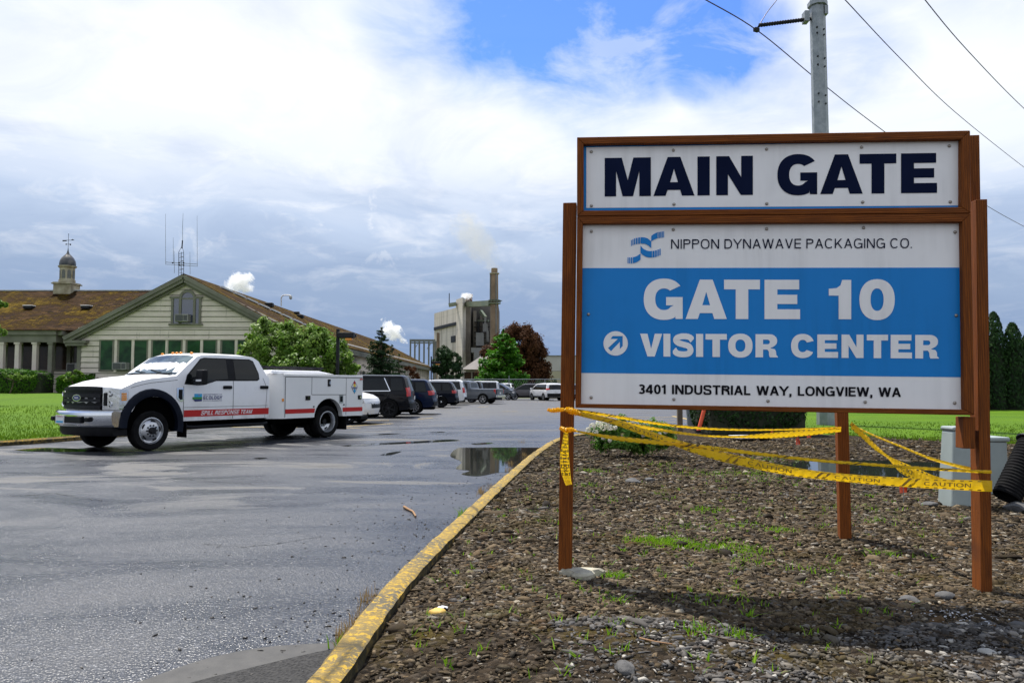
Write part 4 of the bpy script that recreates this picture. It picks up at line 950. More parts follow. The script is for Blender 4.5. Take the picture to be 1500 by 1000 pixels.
# ------------------------------------------------ the utility truck
TS=1.05
tl,ta=place(219,660,(-.53,-.848),0,1.0,TS)
TR=thing('utility_truck','white crew cab utility truck with red stripe and SPILL RESPONSE TEAM lettering','truck',tl,ta,scale=TS)
def truck():
    R=.405
    S=Shell(TR,.985,1.50,2.05,.13,(.93,.26),(-3.06,.03),.055,.05,.02); S.mid=-2
    prof=[(-3.06,.57),(-.76,.57)]+[p for p in arch(-.03,.47,.66,.57,18,True) if p[0]<0 or p[1]>.82]+[(.56,.80),(.88,.80),(.91,1.0),(.91,1.25),(.88,1.31),(.80,1.345),(.5,1.43),(0,1.51),(-.52,1.565),(-.58,1.575),(-.86,1.80),(-1.13,2.0),(-1.25,2.04),(-1.6,2.06),(-2.4,2.055),(-2.66,2.03),(-2.80,1.95),(-2.96,1.66),(-3.05,1.56)]
    S.body(prof,PWT,'cab')
    # dark belly under the cab and chassis
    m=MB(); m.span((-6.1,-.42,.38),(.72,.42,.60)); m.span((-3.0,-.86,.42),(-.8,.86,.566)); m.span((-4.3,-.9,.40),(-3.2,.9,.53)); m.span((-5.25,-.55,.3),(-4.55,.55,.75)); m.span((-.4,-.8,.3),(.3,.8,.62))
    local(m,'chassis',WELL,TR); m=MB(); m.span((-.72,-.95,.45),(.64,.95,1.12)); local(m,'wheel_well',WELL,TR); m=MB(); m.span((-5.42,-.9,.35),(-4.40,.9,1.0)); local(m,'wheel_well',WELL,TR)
    m=MB(); m.tube([(-.85,.93,.45),(-1.0,.96,.43),(-2.9,.96,.43),(-3.0,.93,.45)],.04,8); local(m,'running_board',BLACKP,TR,smooth=50)
    # windows
    front=[(-.80,1.43),(-.86,1.60),(-1.22,1.945),(-1.30,1.965),(-1.86,1.97),(-1.86,1.52),(-1.55,1.50),(-1.25,1.41),(-1.1,1.40)]
    rear=[(-2.06,1.51),(-2.06,1.97),(-2.50,1.965),(-2.60,1.93),(-2.72,1.66),(-2.72,1.55),(-2.66,1.51)]
    trim=[(-.76,1.40),(-.83,1.60),(-1.21,1.965),(-1.30,1.99),(-2.52,1.99),(-2.63,1.95),(-2.75,1.66),(-2.75,1.52),(-2.68,1.485),(-1.55,1.475),(-1.24,1.385),(-1.1,1.375)]
    S.side(trim,BLACKP,(1,-1),.004,'window_surround'); S.side(front,GLASS,(1,-1),.008,'side_window'); S.side(rear,GLASS,(1,-1),.008,'side_window')
    S.across((-.60,1.585),(-1.12,1.995),-.93,.93,WSGLASS,'windscreen',.006,ytop=(-.90,.90))
    m=MB()
    for y0 in (-.15,.45):
        a=S.D(-.60,y0,1.60); b=S.D(-.70,y0-.55,1.66); m.bar((a[0]+.02,a[1],a[2]+.01),(b[0]+.02,b[1],b[2]+.015),.016,.016)
    m.span((-.60,-.8,1.575),(-.54,.8,1.593)); local(m,'wiper',BLACKP,TR)
    S.across((-2.81,1.92),(-2.95,1.66),-.7,.7,GLASS,'rear_window',.006)
    # seams, handles
    S.strip([(-.745,.59),(-.745,1.36)],.012,SEAM,(1,-1)); S.strip([(-2.0,.59),(-2.0,1.48)],.012,SEAM,(1,-1)); S.strip([(-2.93,.59),(-2.98,1.3),(-2.86,1.55)],.010,SEAM,(1,-1)); S.strip([(.62,1.325),(0,1.425),(-.6,1.49)],.009,SEAM,(1,-1),'hood_seam'); S.strip([(-.76,.86),(-3.0,.86)],.008,SEAM,(1,-1),'body_crease')
    for x in (-1.84,-2.86):
        m=MB(); m.box((x,1.005,1.285),(.23,.05,.075)); o=local(m,'door_handle',BLACKP,TR,bevel=.02)
    # stripe and lettering
    S.side([(-.76,.655),(-.76,.80),(-3.04,.80),(-3.04,.655)],STRIPE,(1,-1),.004,'stripe')
    def onside(x0,x1,z0,z1): return lambda u,v,l: S.D(x0+(x1-x0)*u,1,z0+(z1-z0)*v,.0065+l*.0004)
    textline('lettering','SPILL RESPONSE TEAM',onside(-1.17,-2.52,.685,.775),WVIN,TR,world=False,shear=.35,w=.17)
    textline('lettering','DEPARTMENT OF',onside(-1.225,-1.70,1.155,1.185),INKB,TR,world=False)
    textline('lettering','ECOLOGY',onside(-1.225,-1.70,1.045,1.135),INKB,TR,world=False,w=.2)
    textline('lettering','STATE OF WASHINGTON',onside(-1.225,-1.70,1.0,1.025),INKB,TR,world=False)
    for z0,z1,mm in ((1.11,1.19,CYAN),(1.055,1.11,GRN),(.995,1.055,INKB)):
        S.side([(-1.0 if z0>1.1 else -.955,z0),(-1.0 if z0>1.1 else -.955,z1),(-1.19,z1),(-1.19,z0)] if z0>1.0 else [(-.965,z1),(-1.02,z0),(-1.19,z0+.01),(-1.19,z1)],mm,(1,),.0065,'state_emblem')
    S.side([(-1.10,1.15),(-1.10,1.17),(-1.125,1.17),(-1.125,1.15)],STRIPE,(1,),.008,'state_emblem')
    # vent badge on the front fender
    S.side([(-.58,1.325),(-.735,1.325),(-.735,1.0),(-.66,1.01),(-.585,1.08)],CHROME,(1,-1),.010,'fender_badge'); S.side([(-.625,1.29),(-.715,1.29),(-.715,1.05),(-.66,1.05),(-.62,1.10)],BLACKP,(1,-1),.014,'fender_badge')
    # flares
    for sd in (1,-1):
        m=MB(); n=18; A=np.linspace(-.02,PI+.22,n); V=[]
        for a in A:
            co,si=math.cos(a),math.sin(a)
            for rr_,y in ((.76,.985),(.74,1.06),(.66,1.075),(.60,1.06),(.60,.80)):
                V.append((-.03+rr_*co*.93,y*sd,.50+rr_*si))
        m.add(V,[(i*5+k,(i+1)*5+k,(i+1)*5+k+1,i*5+k+1) for i in range(n-1) for k in range(4)]); local(m,'fender_flare',NAVYP,TR,smooth=50)
    # front
    S.across((.89,.84),(.905,1.305),-.68,.68,BLACKP,'grille',.012); g=MB()
    for z,h in ((1.255,.05),(1.12,.075),(1.03,.06),(.90,.04),(.86,.03)):
        k=10; P=[S.D(.905,-.66+1.32*i/k,z) for i in range(k+1)]
        for a,b in zip(P,P[1:]): g.bar((a[0]+.025,a[1],a[2]),(b[0]+.025,b[1],b[2]),.03,h)
    local(g,'grille_slat',DARKM,TR)
    p=S.D(.905,0,1.075); e=MB(); e.lathe([(.15,.03),(.15,.055),(.135,.062),(.125,.056)],p,28,'x',sq=.42); 
    e=MB(); V=lambda rx,rz,x:[(p[0]+x,p[1]+rx*math.cos(t),p[2]+rz*math.sin(t)) for t in np.linspace(0,2*PI,29)[:-1]]
    e.prism(V(.15,.068,.04),(.016,0,0)); em=local(e,'grille_emblem',CHROME,TR)
    e=MB(); e.quad(*V(.13,.053,.0585)); local(e,'emblem_field',INKB,em); sc=MB(); sc.tube([(p[0]+.0605,p[1]-.07+.14*u,p[2]+.02*math.sin(u*19)) for u in np.linspace(0,1,24)],.005,4); local(sc,'emblem_script',WVIN,em)
    for sd in (1,-1):
        h=MB(); k=6; V=[]
        for j,(z) in enumerate((.845,.90,1.0,1.1,1.2,1.29)):
            for i in range(k+1):
                y=sd*(.69+.31*i/k); q=S.D(.905,min(1,abs(y))*sd,z); V.append((q[0]+.018-.0*i,q[1]+sd*.006,q[2]))
            q=S.D(.905,sd,z); V.append((q[0]-(.16 if z>.95 else .06),q[1]+sd*.012,q[2]))
        k2=k+2; h.add(V,[(j*k2+i,j*k2+i+1,(j+1)*k2+i+1,(j+1)*k2+i) for j in range(5) for i in range(k2-1)]); hl=local(h,'headlight',LAMPG,TR,smooth=40)
        h=MB(); q=S.D(.905,sd*.93,1.0)
        for z in (1.20,1.155,1.11,1.065): 
            a=S.D(.86,sd,z); h.box((a[0]-.03,a[1]+sd*.012,a[2]),(.10,.014,.032))
        local(h,'turn_lamp',AMBER,hl)
        h=MB(); 
        for z in (1.18,.96): 
            a=S.D(.905,sd*.84,z); h.lathe([(.055,.0),(.06,.035),(.045,.03),(.001,.012)],(a[0],a[1],a[2]),18,'x')
        local(h,'lamp_reflector',CHROME,hl,smooth=40)
        h=MB(); a=S.D(.905,sd*.73,1.06); h.box((a[0]+.01,a[1],a[2]),(.035,.12,.26)); local(h,'lamp_housing',BLACKP,hl,bevel=.015)
    # bumper
    b=MB(); n=20; V=[]
    for i in range(n+1):
        y=-1+2*i/n; x=1.10-.30*abs(y)**2.4
        for dx,z in ((-.16,.80),(-.02,.82),(.02,.79),(.03,.70),(.0,.56),(-.05,.51),(-.16,.51)): V.append((x+dx,y*1.015,z))
    b.add(V,[(i*7+k,(i+1)*7+k,(i+1)*7+k+1,i*7+k+1) for i in range(n) for k in range(6)]+[tuple(range(7)),tuple(range(n*7,n*7+7))]); bp_=local(b,'front_bumper',CHROME,TR,smooth=40)
    b=MB(); b.span((1.0,-.48,.585),(1.135,.48,.72)); local(b,'bumper_intake',BLACKP,bp_,bevel=.02)
    b=MB(); n=14; V=[]
    for i in range(n+1):
        y=-1+2*i/n; x=1.02-.26*abs(y)**2.4
        for dx,z in ((-.3,.52),(.0,.515),(.0,.40),(-.04,.33),(-.3,.33)): V.append((x+dx,y*.95,z))
    b.add(V,[(i*5+k,(i+1)*5+k,(i+1)*5+k+1,i*5+k+1) for i in range(n) for k in range(4)]+[tuple(range(5)),tuple(range(n*5,n*5+5))]); local(b,'air_dam',BLACKP,TR,smooth=40)
    b=MB(); b.span((1.13,-.40,.57),(1.145,-.09,.73)); pl=local(b,'license_plate',WVIN,TR); b=MB(); b.span((1.1455,-.37,.585),(1.1475,-.12,.62)); local(b,'plate_scenery',CYAN,pl)
    textline('lettering','WASHINGTON',lambda u,v,l:(1.148+l*.0004,-.36+.23*u,.695+.022*v),STRIPE,pl,world=False)
    for sd in (1,-1):
        for y in (.62,.78): pass
        b=MB(); b.box((1.05,sd*.62,.66),(.11,.11,.09)); local(b,'fog_lamp',BLACKP,bp_,bevel=.02)
    # roof marker lamps
    for y in (-.62,-.17,0,.17,.62):
        q=S.D(-1.24,y,2.045); b=MB(); b.lathe([(.036,-.01),(.037,.014),(.025,.032),(.001,.036)],q,12,sq=.75); local(b,'marker_lamp',AMBER,TR,smooth=50)
    # mirrors
    for sd in (1,-1):
        b=MB(); b.bar((-.93,sd*.96,1.47),(-1.0,sd*1.20,1.50),.07,.05); b.bar((-.93,sd*.96,1.40),(-1.0,sd*1.2,1.42),.05,.04); ml=local(b,'mirror_arm',BLACKP,TR)
        b=MB(); b.span((-1.07,sd*1.12,1.34),(-.93,sd*1.37,1.66)); local(b,'side_mirror',BLACKP,TR,bevel=.035,seg=3)
        b=MB(); b.span((-.925,sd*1.15,1.41),(-.918,sd*1.33,1.45)); local(b,'mirror_lamp',WVIN,TR)
    # utility body
    U=Shell(TR,1.045,9,10,0,(99,0),(-99,0),0,0,0); U.mid=-4.6
    def uw(x,z): return 1.045-.26*smooth01((x+3.46)/.36)
    U.w=uw
    up=[(-6.15,.53),(-5.42,.53)]+arch(-4.905,.50,.50,.53,14,True)+[(-4.40,.53),(-3.12,.53),(-3.12,1.60),(-3.5,1.60),(-6.15,1.57)]
    U.body(up,UTW,'service_body',ycuts=(-.8,-.4,0,.4,.8),dx=.09,dz=.14,smooth=28)
    m=MB(); m.span((-6.15,-1.05,1.555),(-3.42,-.62,1.60)); m.span((-6.15,.62,1.555),(-3.42,1.052,1.60)); local(m,'body_lid',UTW,TR,bevel=.012)
    m=MB(); m.add([(-3.15,-.95,1.60),(-3.15,.95,1.60),(-5.2,.95,1.62),(-5.2,-.95,1.62),(-3.15,-.9,1.70),(-3.15,.9,1.70),(-4.7,.9,1.70),(-4.7,-.9,1.70)],[(0,1,2,3),(4,7,6,5),(0,4,5,1),(1,5,6,2),(2,6,7,3),(3,7,4,0)]); local(m,'cargo_cover',PW,TR,bevel=.03)
    m=MB()
    for y in (-.35,.35): m.bar((-3.2,y,1.79),(-5.35,y,1.79),.05,.05)
    for x in np.arange(-3.4,-5.3,-.28): m.bar((x,-.35,1.79),(x,.35,1.79),.04,.03)
    for x in (-3.4,-5.1): m.bar((x,-.5,1.70),(x,-.5,1.78),.05); m.bar((x,.5,1.70),(x,.5,1.78),.05); m.bar((x,-.5,1.76),(x,.5,1.76),.04)
    local(m,'ladder_rack',DARKM,TR)
    U.strip([(-3.46,.56),(-3.46,1.54),(-6.13,1.535)],.016,SEAM,(1,-1)); U.strip([(-4.31,1.53),(-4.31,1.10),(-5.51,1.09)],.013,SEAM,(1,-1)); U.strip([(-5.52,.56),(-5.52,1.53)],.013,SEAM,(1,-1))
    U.side([(-3.47,.645),(-3.47,.755),(-4.43,.755),(-4.405,.645)],STRIPE,(1,-1),.004,'stripe'); U.side([(-5.40,.645),(-5.395,.755),(-6.145,.755),(-6.145,.645)],STRIPE,(1,-1),.004,'stripe')
    for x,z,w_,h_ in ((-4.18,1.02,.15,.11),(-4.9,1.40,.09,.18),(-6.03,1.02,.12,.11)):
        m=MB(); m.box((x,1.052,z),(w_,.03,h_)); l=local(m,'paddle_latch',BLACKP,TR,bevel=.008); m=MB(); m.box((x-.01,1.07,z),(w_*.35,.01,h_*.45)); local(m,'latch_lever',CHROME,l)
    m=MB(); m.box((-5.34,1.049,.98),(.14,.016,.21)); fu=local(m,'fuel_flap',SILVER,TR); m=MB(); m.box((-5.34,1.058,.98),(.09,.01,.15)); local(m,'fuel_cap',BLACKP,fu)
    for x,z in ((-4.38,.80),(-5.44,.83)): m=MB(); m.box((x,1.05,z),(.04,.02,.03)); local(m,'side_reflector',DARKM,TR)
    m=MB(); m.box((-3.405,1.03,.98),(.05,.02,.07)); local(m,'side_reflector',AMBER,TR)
    m=MB(); m.box((-6.08,1.06,1.50),(.08,.02,.03)); local(m,'marker_light',REDL,TR)
    # diamond emblem
    def dia(cz,rx,rz,mm,off,a0=0,a1=1):
        U.side([(-5.83,cz+rz),(-5.83-rx,cz),(-5.83,cz-rz),(-5.83+rx,cz)],mm,(1,),off,'diamond_emblem')
    dia(1.29,.125,.185,INKB,.004); dia(1.29,.11,.165,WVIN,.006); dia(1.385,.045,.07,STRIPE,.008); dia(1.335,.06,.05,YEL,.010); dia(1.195,.045,.07,CYAN,.008)
    U.strip([(-5.745,1.275),(-5.915,1.275)],.035,INKB,(1,),'diamond_emblem',.009); U.strip([(-5.76,1.235),(-5.9,1.235)],.015,INKB,(1,),'diamond_emblem',.009)
    m=MB(); m.span((-6.42,-1.0,.42),(-6.15,1.0,.52)); m.span((-6.2,-.5,.3),(-6.1,.5,.45)); local(m,'rear_step',BLACKP,TR,bevel=.01)
    for sd in (1,-1):
        m=MB(); m.span((-5.60,sd*.60,.17),(-5.585,sd*1.0,.60)); local(m,'mud_flap',BLACKR,TR)
        m=MB(); m.span((-.86,sd*.65,.22),(-.845,sd*.97,.55)); local(m,'mud_flap',BLACKR,TR)
    for sd in (1,-1):
        wheel(TR,-.03,sd*1.0,R,.235,sd,'truck',.272); wheel(TR,-4.905,sd*1.01,R,.225,sd,'dual',.272); wheel(TR,-4.905,sd*.72,R,.225,sd,'dual',.272)
truck()
# ------------------------------------------------ parked cars
def suv(name,label,cat,loc,rz,paintm,L=4.9,wb=2.87,W=.98,H=1.78,hood=1.12,belt=1.12,fo=.93,slant=.30,clad=BLACKP,rimm=None,style='spoke',wr=.38,spokes=6,taily=1.12,tailh=.26,rails=False,roofm=None,chrome_c=False,clad_h=.5,group='cars parked across the lot',glassm=None,front=False,tailw=.22,dlo_end=None,bumper_m=None,box=False):
    ro=L-wb-fo; R=thing(name,label,cat,loc,rz,group); gm=glassm or GLASS
    S=Shell(R,W-.03,belt,H,.17,(wb+fo,.22),(-ro,.16),.05,.05,.03); S.mid=wb/2
    A=wr+.07
    sl=slant
    prof=[(-A,.33)]+[(-ro+.10,.36),(-ro-.0,.50),(-ro,.72),(-ro+.03,.80),(-ro+.05,belt-.02),(-ro+.05+sl*.75,H-.16),(-ro+.07+sl,H-.06),(-ro+.22+sl,H-.02),(wb*.42,H),(wb*.62,H-.03),(wb*.70,H-.08),(wb*.86,H-.33),(wb+.10,hood+.03),(wb+.20,hood),(wb+fo-.28,hood-.10),(wb+fo-.06,hood-.22),(wb+fo,hood-.34),(wb+fo,.52),(wb+fo-.06,.36)]
    prof+=[(wb+A,.33)]+arch(wb,wr*.9,A,.33,12)[1:-1]+[(wb-A,.33),(A,.33)]+arch(0,wr*.9,A,.33,12)[1:-1]
    prof=prof[::-1]
    S.body(prof,paintm,'body')
    if roofm: S.across((wb*.66,H-.055),(-ro+.3+sl,H-.03),-.9,.9,roofm,'roof',.004)
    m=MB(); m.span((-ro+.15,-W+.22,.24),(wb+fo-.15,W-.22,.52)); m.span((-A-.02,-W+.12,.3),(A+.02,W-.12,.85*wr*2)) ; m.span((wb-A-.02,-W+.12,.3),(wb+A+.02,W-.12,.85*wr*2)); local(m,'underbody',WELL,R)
    # windows
    xb=wb*.30; xa=wb+.02; xr=-ro+.16+sl*.55 if dlo_end is None else dlo_end
    zt=H-.13
    surround=[(xr-.02,belt+.03),(xr+sl*.45,zt+.03),(wb*.60,zt+.03),(wb*.72,zt-.06),(xa,belt+.03)]
    S.side(surround,BLACKP,(1,-1),.003,'window_surround')
    c1,c2=wb*.43,-wr*.1
    S.side([(c1+.03,belt+.05),(c1+.03,zt),(wb*.60,zt),(wb*.71,zt-.07),(xa-.06,belt+.05)],gm,(1,-1),.006,'side_window')
    S.side([(c2+.05,belt+.05),(c2+.08,zt),(c1-.03,zt),(c1-.03,belt+.05)],gm,(1,-1),.006,'side_window')
    S.side([(xr+.02,belt+.06),(xr+sl*.42+.03,zt),(c2-.02,zt),(c2-.05,belt+.06)],gm,(1,-1),.006,'side_window')
    if chrome_c: S.strip([(c2+.26,zt+.02),(c2-.02,belt+.04),(xa,belt+.02)],.035,CHROME,(1,-1),'window_trim',.009)
    S.across((wb+.07,hood+.08),(wb*.72,H-.11),-.90,.90,gm,'windscreen',.005,ytop=(-.84,.84))
    S.across((-ro+.052,belt+.0),(-ro+.05+sl*.73,H-.17),-.82,.82,gm,'rear_window',.006,ytop=(-.74,.74))
    S.strip([(c1,.42),(c1,belt+.02)],.012,SEAM,(1,-1)); S.strip([(c2+.30,.75),(c2+.12,.95),(c2+.02,belt)],.012,SEAM,(1,-1)); S.strip([(wb-.52,.42),(wb-.50,belt-.05)],.012,SEAM,(1,-1))
    for x in (c1-.18,wb-.82+.42):
        for sd in (1,-1):
            q=S.D(x-.25,sd,belt-.14); m=MB(); m.box((q[0],q[1]+sd*.012,q[2]),(.2,.03,.035)); local(m,'door_handle',paintm,R,bevel=.01)
    if clad:
        S.side([(A+.0,.34),(wb-A,.34),(wb-A,.34+.12),(A,.34+.12)],clad,(1,-1),.005,'sill_cladding')
        S.across((-ro+.0,.40),(-ro+.0,clad_h+.12),-.98,.98,bumper_m or clad,'rear_bumper',.03)
    # tail lamps wrap the corner
    for sd in (1,-1):
        z0,z1=taily-tailh/2,taily+tailh/2; xz=lambda z:-ro+.05+max(0,(z-belt))/(H-.16-belt)*sl*.75
        V=[]
        for z in (z0,(z0+z1)/2,z1):
            a=S.D(xz(z)-.012,sd*.72,z); b=S.D(xz(z)-.012,sd*.90,z); c=S.D(xz(z)-.004,sd*1,z); d=S.D(xz(z)+tailw,sd,z)
            V+=[(a[0],a[1],a[2]),(b[0]-.006,b[1],b[2]),(c[0]-.006,c[1]+sd*.008,c[2]),(d[0],d[1]+sd*.007,d[2])]
        m=MB(); m.add(V,[(j*4+i,j*4+i+1,(j+1)*4+i+1,(j+1)*4+i) for j in range(2) for i in range(3)]); local(m,'tail_lamp',REDL,R,smooth=60)
    m=MB(); q=S.D(-ro+.03,0,.86); m.box((q[0]-.012,0,.88),(.02,.34,.16)); local(m,'license_plate',WVIN,R)
    # front
    S.across((wb+fo-.0,.58),(wb+fo-.02,hood-.36),-.62,.62,BLACKP,'grille',.012)
    for sd in (1,-1):
        V=[]
        for z in (hood-.40,hood-.30,hood-.22):
            x=wb+fo-(.0 if z<hood-.3 else .07)
            for yy,dx in ((.66,0),(.82,0),(1,0),(1,-.24)):
                a=S.D(x+dx,sd*yy,z); V.append((a[0]+(.012 if dx==0 else 0),a[1]+(sd*.007 if yy==1 else 0),a[2]+.004))
        m=MB(); m.add(V,[(j*4+i,j*4+i+1,(j+1)*4+i+1,(j+1)*4+i) for j in range(2) for i in range(3)]); hl=local(m,'headlight',LAMPG,R,smooth=60)
        if front:
            a=S.D(wb+fo-.30,sd,hood-.30); m=MB(); m.box((a[0],a[1]+sd*.012,a[2]),(.13,.02,.07)); local(m,'turn_lamp',AMBER,hl)
        q=S.D(wb-.12,sd,belt+.06); m=MB(); m.box((q[0]-.05,q[1]+sd*.13,q[2]+.05),(.12,.22,.15)); local(m,'side_mirror',paintm,R,bevel=.04)
    if rails:
        m=MB()
        for sd in (1,-1):
            P=[S.D(x,sd*.86,H) for x in np.linspace(-ro+.5+sl,wb*.55,8)]; m.tube([(p[0],p[1],p[2]+.05) for p in P],.02,6)
            for p in (P[0],P[-1]): m.tube([(p[0],p[1],p[2]-.02),(p[0],p[1],p[2]+.05)],.02,6)
        local(m,'roof_rail',BLACKP,R,smooth=50)
    for sd in (1,-1):
        for x in (0,wb): wheel(R,x,sd*(W-.01),wr,.25,sd,style,spokes=spokes,rimmat=rimm)
    R['S']=0; del R['S']
    return R
G1='cars parked across the lot'
h=(1,-.10); lc,a=place(506,621.5,h,2.79,-.95); suv('white_suv','white SUV with its nose and headlamp showing behind the utility truck','suv',lc,a,PW,4.82,2.79,.95,1.80,1.17,1.14,.92,.25,front=True,wr=.40,rimm=SILVER)
h=(-1,-.02); lc,a=place(569,612,h,0,1.0); suv('black_suv','large black SUV with bright slanted window trim behind the utility truck','suv',lc,a,PBK,5.10,3.07,1.02,1.92,1.22,1.20,.98,.28,rimm=DARKM,wr=.42,spokes=6,taily=1.17,tailh=.42,chrome_c=True,dlo_end=-.80,tailw=.06)
h=(-1,-.04); lc,a=place(606,607,h,0,.98); suv('navy_suv','dark blue SUV with shiny silver wheels beside the large black SUV','suv',lc,a,PNV,4.9,2.86,.98,1.78,1.12,1.12,.93,.42,rimm=SILVER,wr=.39,spokes=10,taily=1.10,tailh=.24)
h=(-1,-.03); lc,a=place(646,597,h,0,.98); suv('dark_suv','dark SUV with black steel wheels and small chrome hub caps','suv',lc,a,PDK,4.9,2.86,.98,1.76,1.12,1.12,.93,.38,style='steel',wr=.38,taily=1.08,tailh=.22,roofm=PW)
h=(-1,-.02); lc,a=place(664,593.6,h,0,1.0); suv('white_suv','white full size SUV between the dark SUV and the grey pickup','suv',lc,a,PW,4.95,3.0,1.0,1.92,1.2,1.2,.98,.30,rimm=SILVER,wr=.41,taily=1.15,tailh=.42,rails=True,tailw=.08)
h=(-1,.0); lc,a=place(716,588.2,h,0,.95); suv('dark_suv','dark windowed white SUV half hidden behind the bed of the grey pickup','suv',lc,a,PW2,4.9,2.85,.96,1.95,1.2,1.15,.93,.2,rimm=SILVER)
h=(-1,.02); lc,a=place(754,585.8,h,2.75,.95); suv('grey_suv','grey brown SUV side on behind the chain link fence post','suv',lc,a,PGB,4.85,2.75,.96,1.75,1.1,1.1,.95,.35,rimm=SILVER,wr=.38)
h=(-.36,.93); lc,a=place(796,586.6,h,0,.93); suv('white_suv','white SUV seen from behind beside the left sign post','suv',lc,a,PW,5.1,3.05,.98,1.78,1.12,1.12,.95,.34,rimm=SILVER,wr=.38,taily=1.20,tailh=.16,rails=True,clad_h=.62)
h=(-.1,-1); lc,a=place(741,584,h,2.8,.2); suv('white_jeep','white SUV with dark windscreen facing the lot through the fence','suv',lc,a,PW2,4.6,2.8,.92,1.85,1.2,1.2,.8,.15,rimm=SILVER,front=True)
h=(-1,.05); lc,a=place(690,589.6,h,0,.95); suv('dark_suv','dark SUV roof showing between the white full size SUV and the grey pickup cab','suv',lc,a,PBK,4.9,2.85,.96,1.9,1.2,1.15,.93,.3,rimm=SILVER)
h=(.95,-.3); lc,a=place(716,585.2,h,0,.95); suv('grey_suv','grey SUV in the far row behind the bed of the grey pickup','suv',lc,a,PGY,4.8,2.8,.95,1.8,1.12,1.12,.93,.3,rimm=SILVER)
h=(-.3,.95); lc,a=place(832,586.2,h,0,.93); suv('grey_suv','grey SUV mostly hidden by the left sign post','suv',lc,a,PGY,4.8,2.8,.95,1.72,1.12,1.12,.93,.3,rimm=SILVER)
# grey pickup
def pickup():
    h=(-.95,.33); lc,a=place(707,591.4,h,0,1.0)
    R=thing('grey_pickup','grey pickup truck parked at the far end of the row of cars','pickup',lc,a,group=G1)
    W,H,wb,fo,ro,belt,wr=1.0,1.92,3.70,1.02,1.15,1.22,.41; A=wr+.09
    S=Shell(R,W-.03,belt,H,.17,(wb+fo,.22),(-ro,.08),.05,.04,.03); S.mid=1.8
    prof=[(-A,.42),(-ro+.03,.55),(-ro,.62),(-ro,1.2),(-ro+.05,1.24),(1.0,1.24),(1.08,1.26),(1.2,1.72),(1.30,1.86),(1.6,H),(2.6,H),(2.8,H-.05),(3.35,1.36),(3.55,1.28),(4.4,1.18),(wb+fo-.05,1.08),(wb+fo,.9),(wb+fo,.5),(wb+A,.40)]+arch(wb,wr*.92,A,.40,12)[1:-1]+[(wb-A,.40),(A,.40)]+arch(0,wr*.92,A,.40,12)[1:-1]
    S.body(prof[::-1],PGY,'body')
    m=MB(); m.span((-ro+.1,-.75,.3),(wb+fo-.2,.75,.55)); m.span((-A,-.85,.4),(A,.85,.8)); m.span((wb-A,-.85,.4),(wb+A,.85,.8)); local(m,'underbody',BLACKP,R)
    S.side([(1.33,1.28),(1.42,1.76),(2.1,1.77),(2.1,1.28)],GLASS,(1,-1),.005,'side_window'); S.side([(2.2,1.28),(2.2,1.77),(2.75,1.75),(3.25,1.28)],GLASS,(1,-1),.005,'side_window')
    S.across((1.1,1.32),(1.21,1.74),-.8,.8,GLASS,'rear_window',.006); S.across((3.32,1.38),(2.82,H-.07),-.88,.88,GLASS,'windscreen',.005)
    for x in (1.05,2.15,3.3): S.strip([(x,.5),(x,1.22)],.014,SEAM,(1,-1))
    m=MB(); m.box((1.45,1.0,1.15),(.2,.03,.05)); local(m,'door_handle',BLACKP,R)
    for sd in (1,-1):
        q=S.D(-ro+.02,sd*.97,1.02); m=MB(); m.box((q[0]+.03,q[1],q[2]),(.16,.06,.36)); local(m,'tail_lamp',REDL,R,bevel=.015)
        for x in (0,wb): wheel(R,x,sd*W,wr,.26,sd,'spoke',spokes=5,rimmat=SILVER)
    m=MB(); m.span((-ro-.14,-.95,.52),(-ro+.02,.95,.70)); local(m,'rear_bumper',CHROME,R,bevel=.02)
    m=MB(); m.span((-ro-.012,-.75,.74),(-ro-.002,.75,1.18)); local(m,'tailgate',PGY,R)
    m=MB(); m.span((-ro-.02,-.17,.80),(-ro-.012,.17,.94)); local(m,'license_plate',WVIN,R)
    for sd in (1,-1): m=MB(); m.box((3.05,sd*1.1,1.36),(.14,.22,.2)); local(m,'side_mirror',PGY,R,bevel=.03)
pickup()
# ---------------------------------------------------------------- the office building
BY=40.0; XL,XR=-22.75,-11.55; XC=-17.15; ZB=.95; ZE=4.42; ZP=7.28
OB=thing('office_building','long low cream clapboard building with mossy shingle roof and gabled front','building',(XC,BY,ZB))
def boards(m, x0, x1f, z0, z1, y, step=.285, lap=.034, axis='x', x0f=None):
    """lapped boards between heights: each leans out at its foot"""
    z=z0
    while z<z1-1e-3:
        zt=min(z+step,z1); a0=x0f(z) if x0f else x0; b0=x1f(z); a1=x0f(zt) if x0f else x0; b1=x1f(zt)
        if axis=='x': m.add([(a0,y-lap,z),(b0,y-lap,z),(b1,y,zt),(a1,y,zt),(a0,y,z),(b0,y,z)],[(0,1,2,3)]); m.add([(a0,y,z),(b0,y,z),(b0,y-lap,z),(a0,y-lap,z)],[(0,1,2,3)],1); m.add([(a0,y-lap-.002,z),(b0,y-lap-.002,z),(b0,y-lap-.001,z+.026),(a0,y-lap-.001,z+.026)],[(0,1,2,3)],1)  # dark underside and foot strip paint the lap shadow of each board
        else: m.add([(y+lap,a0,z),(y+lap,b0,z),(y,b1,zt),(y,a1,zt),(y,a0,z),(y,b0,z)],[(0,1,2,3),(4,5,1,0)])
        z=zt
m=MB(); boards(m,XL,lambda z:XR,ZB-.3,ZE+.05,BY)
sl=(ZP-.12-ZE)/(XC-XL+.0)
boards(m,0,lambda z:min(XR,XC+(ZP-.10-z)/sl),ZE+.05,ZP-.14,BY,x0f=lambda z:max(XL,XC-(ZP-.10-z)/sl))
boards(m,BY,lambda z:44.0,ZB-.3,ZE,XL-.0,axis='y') if False else None
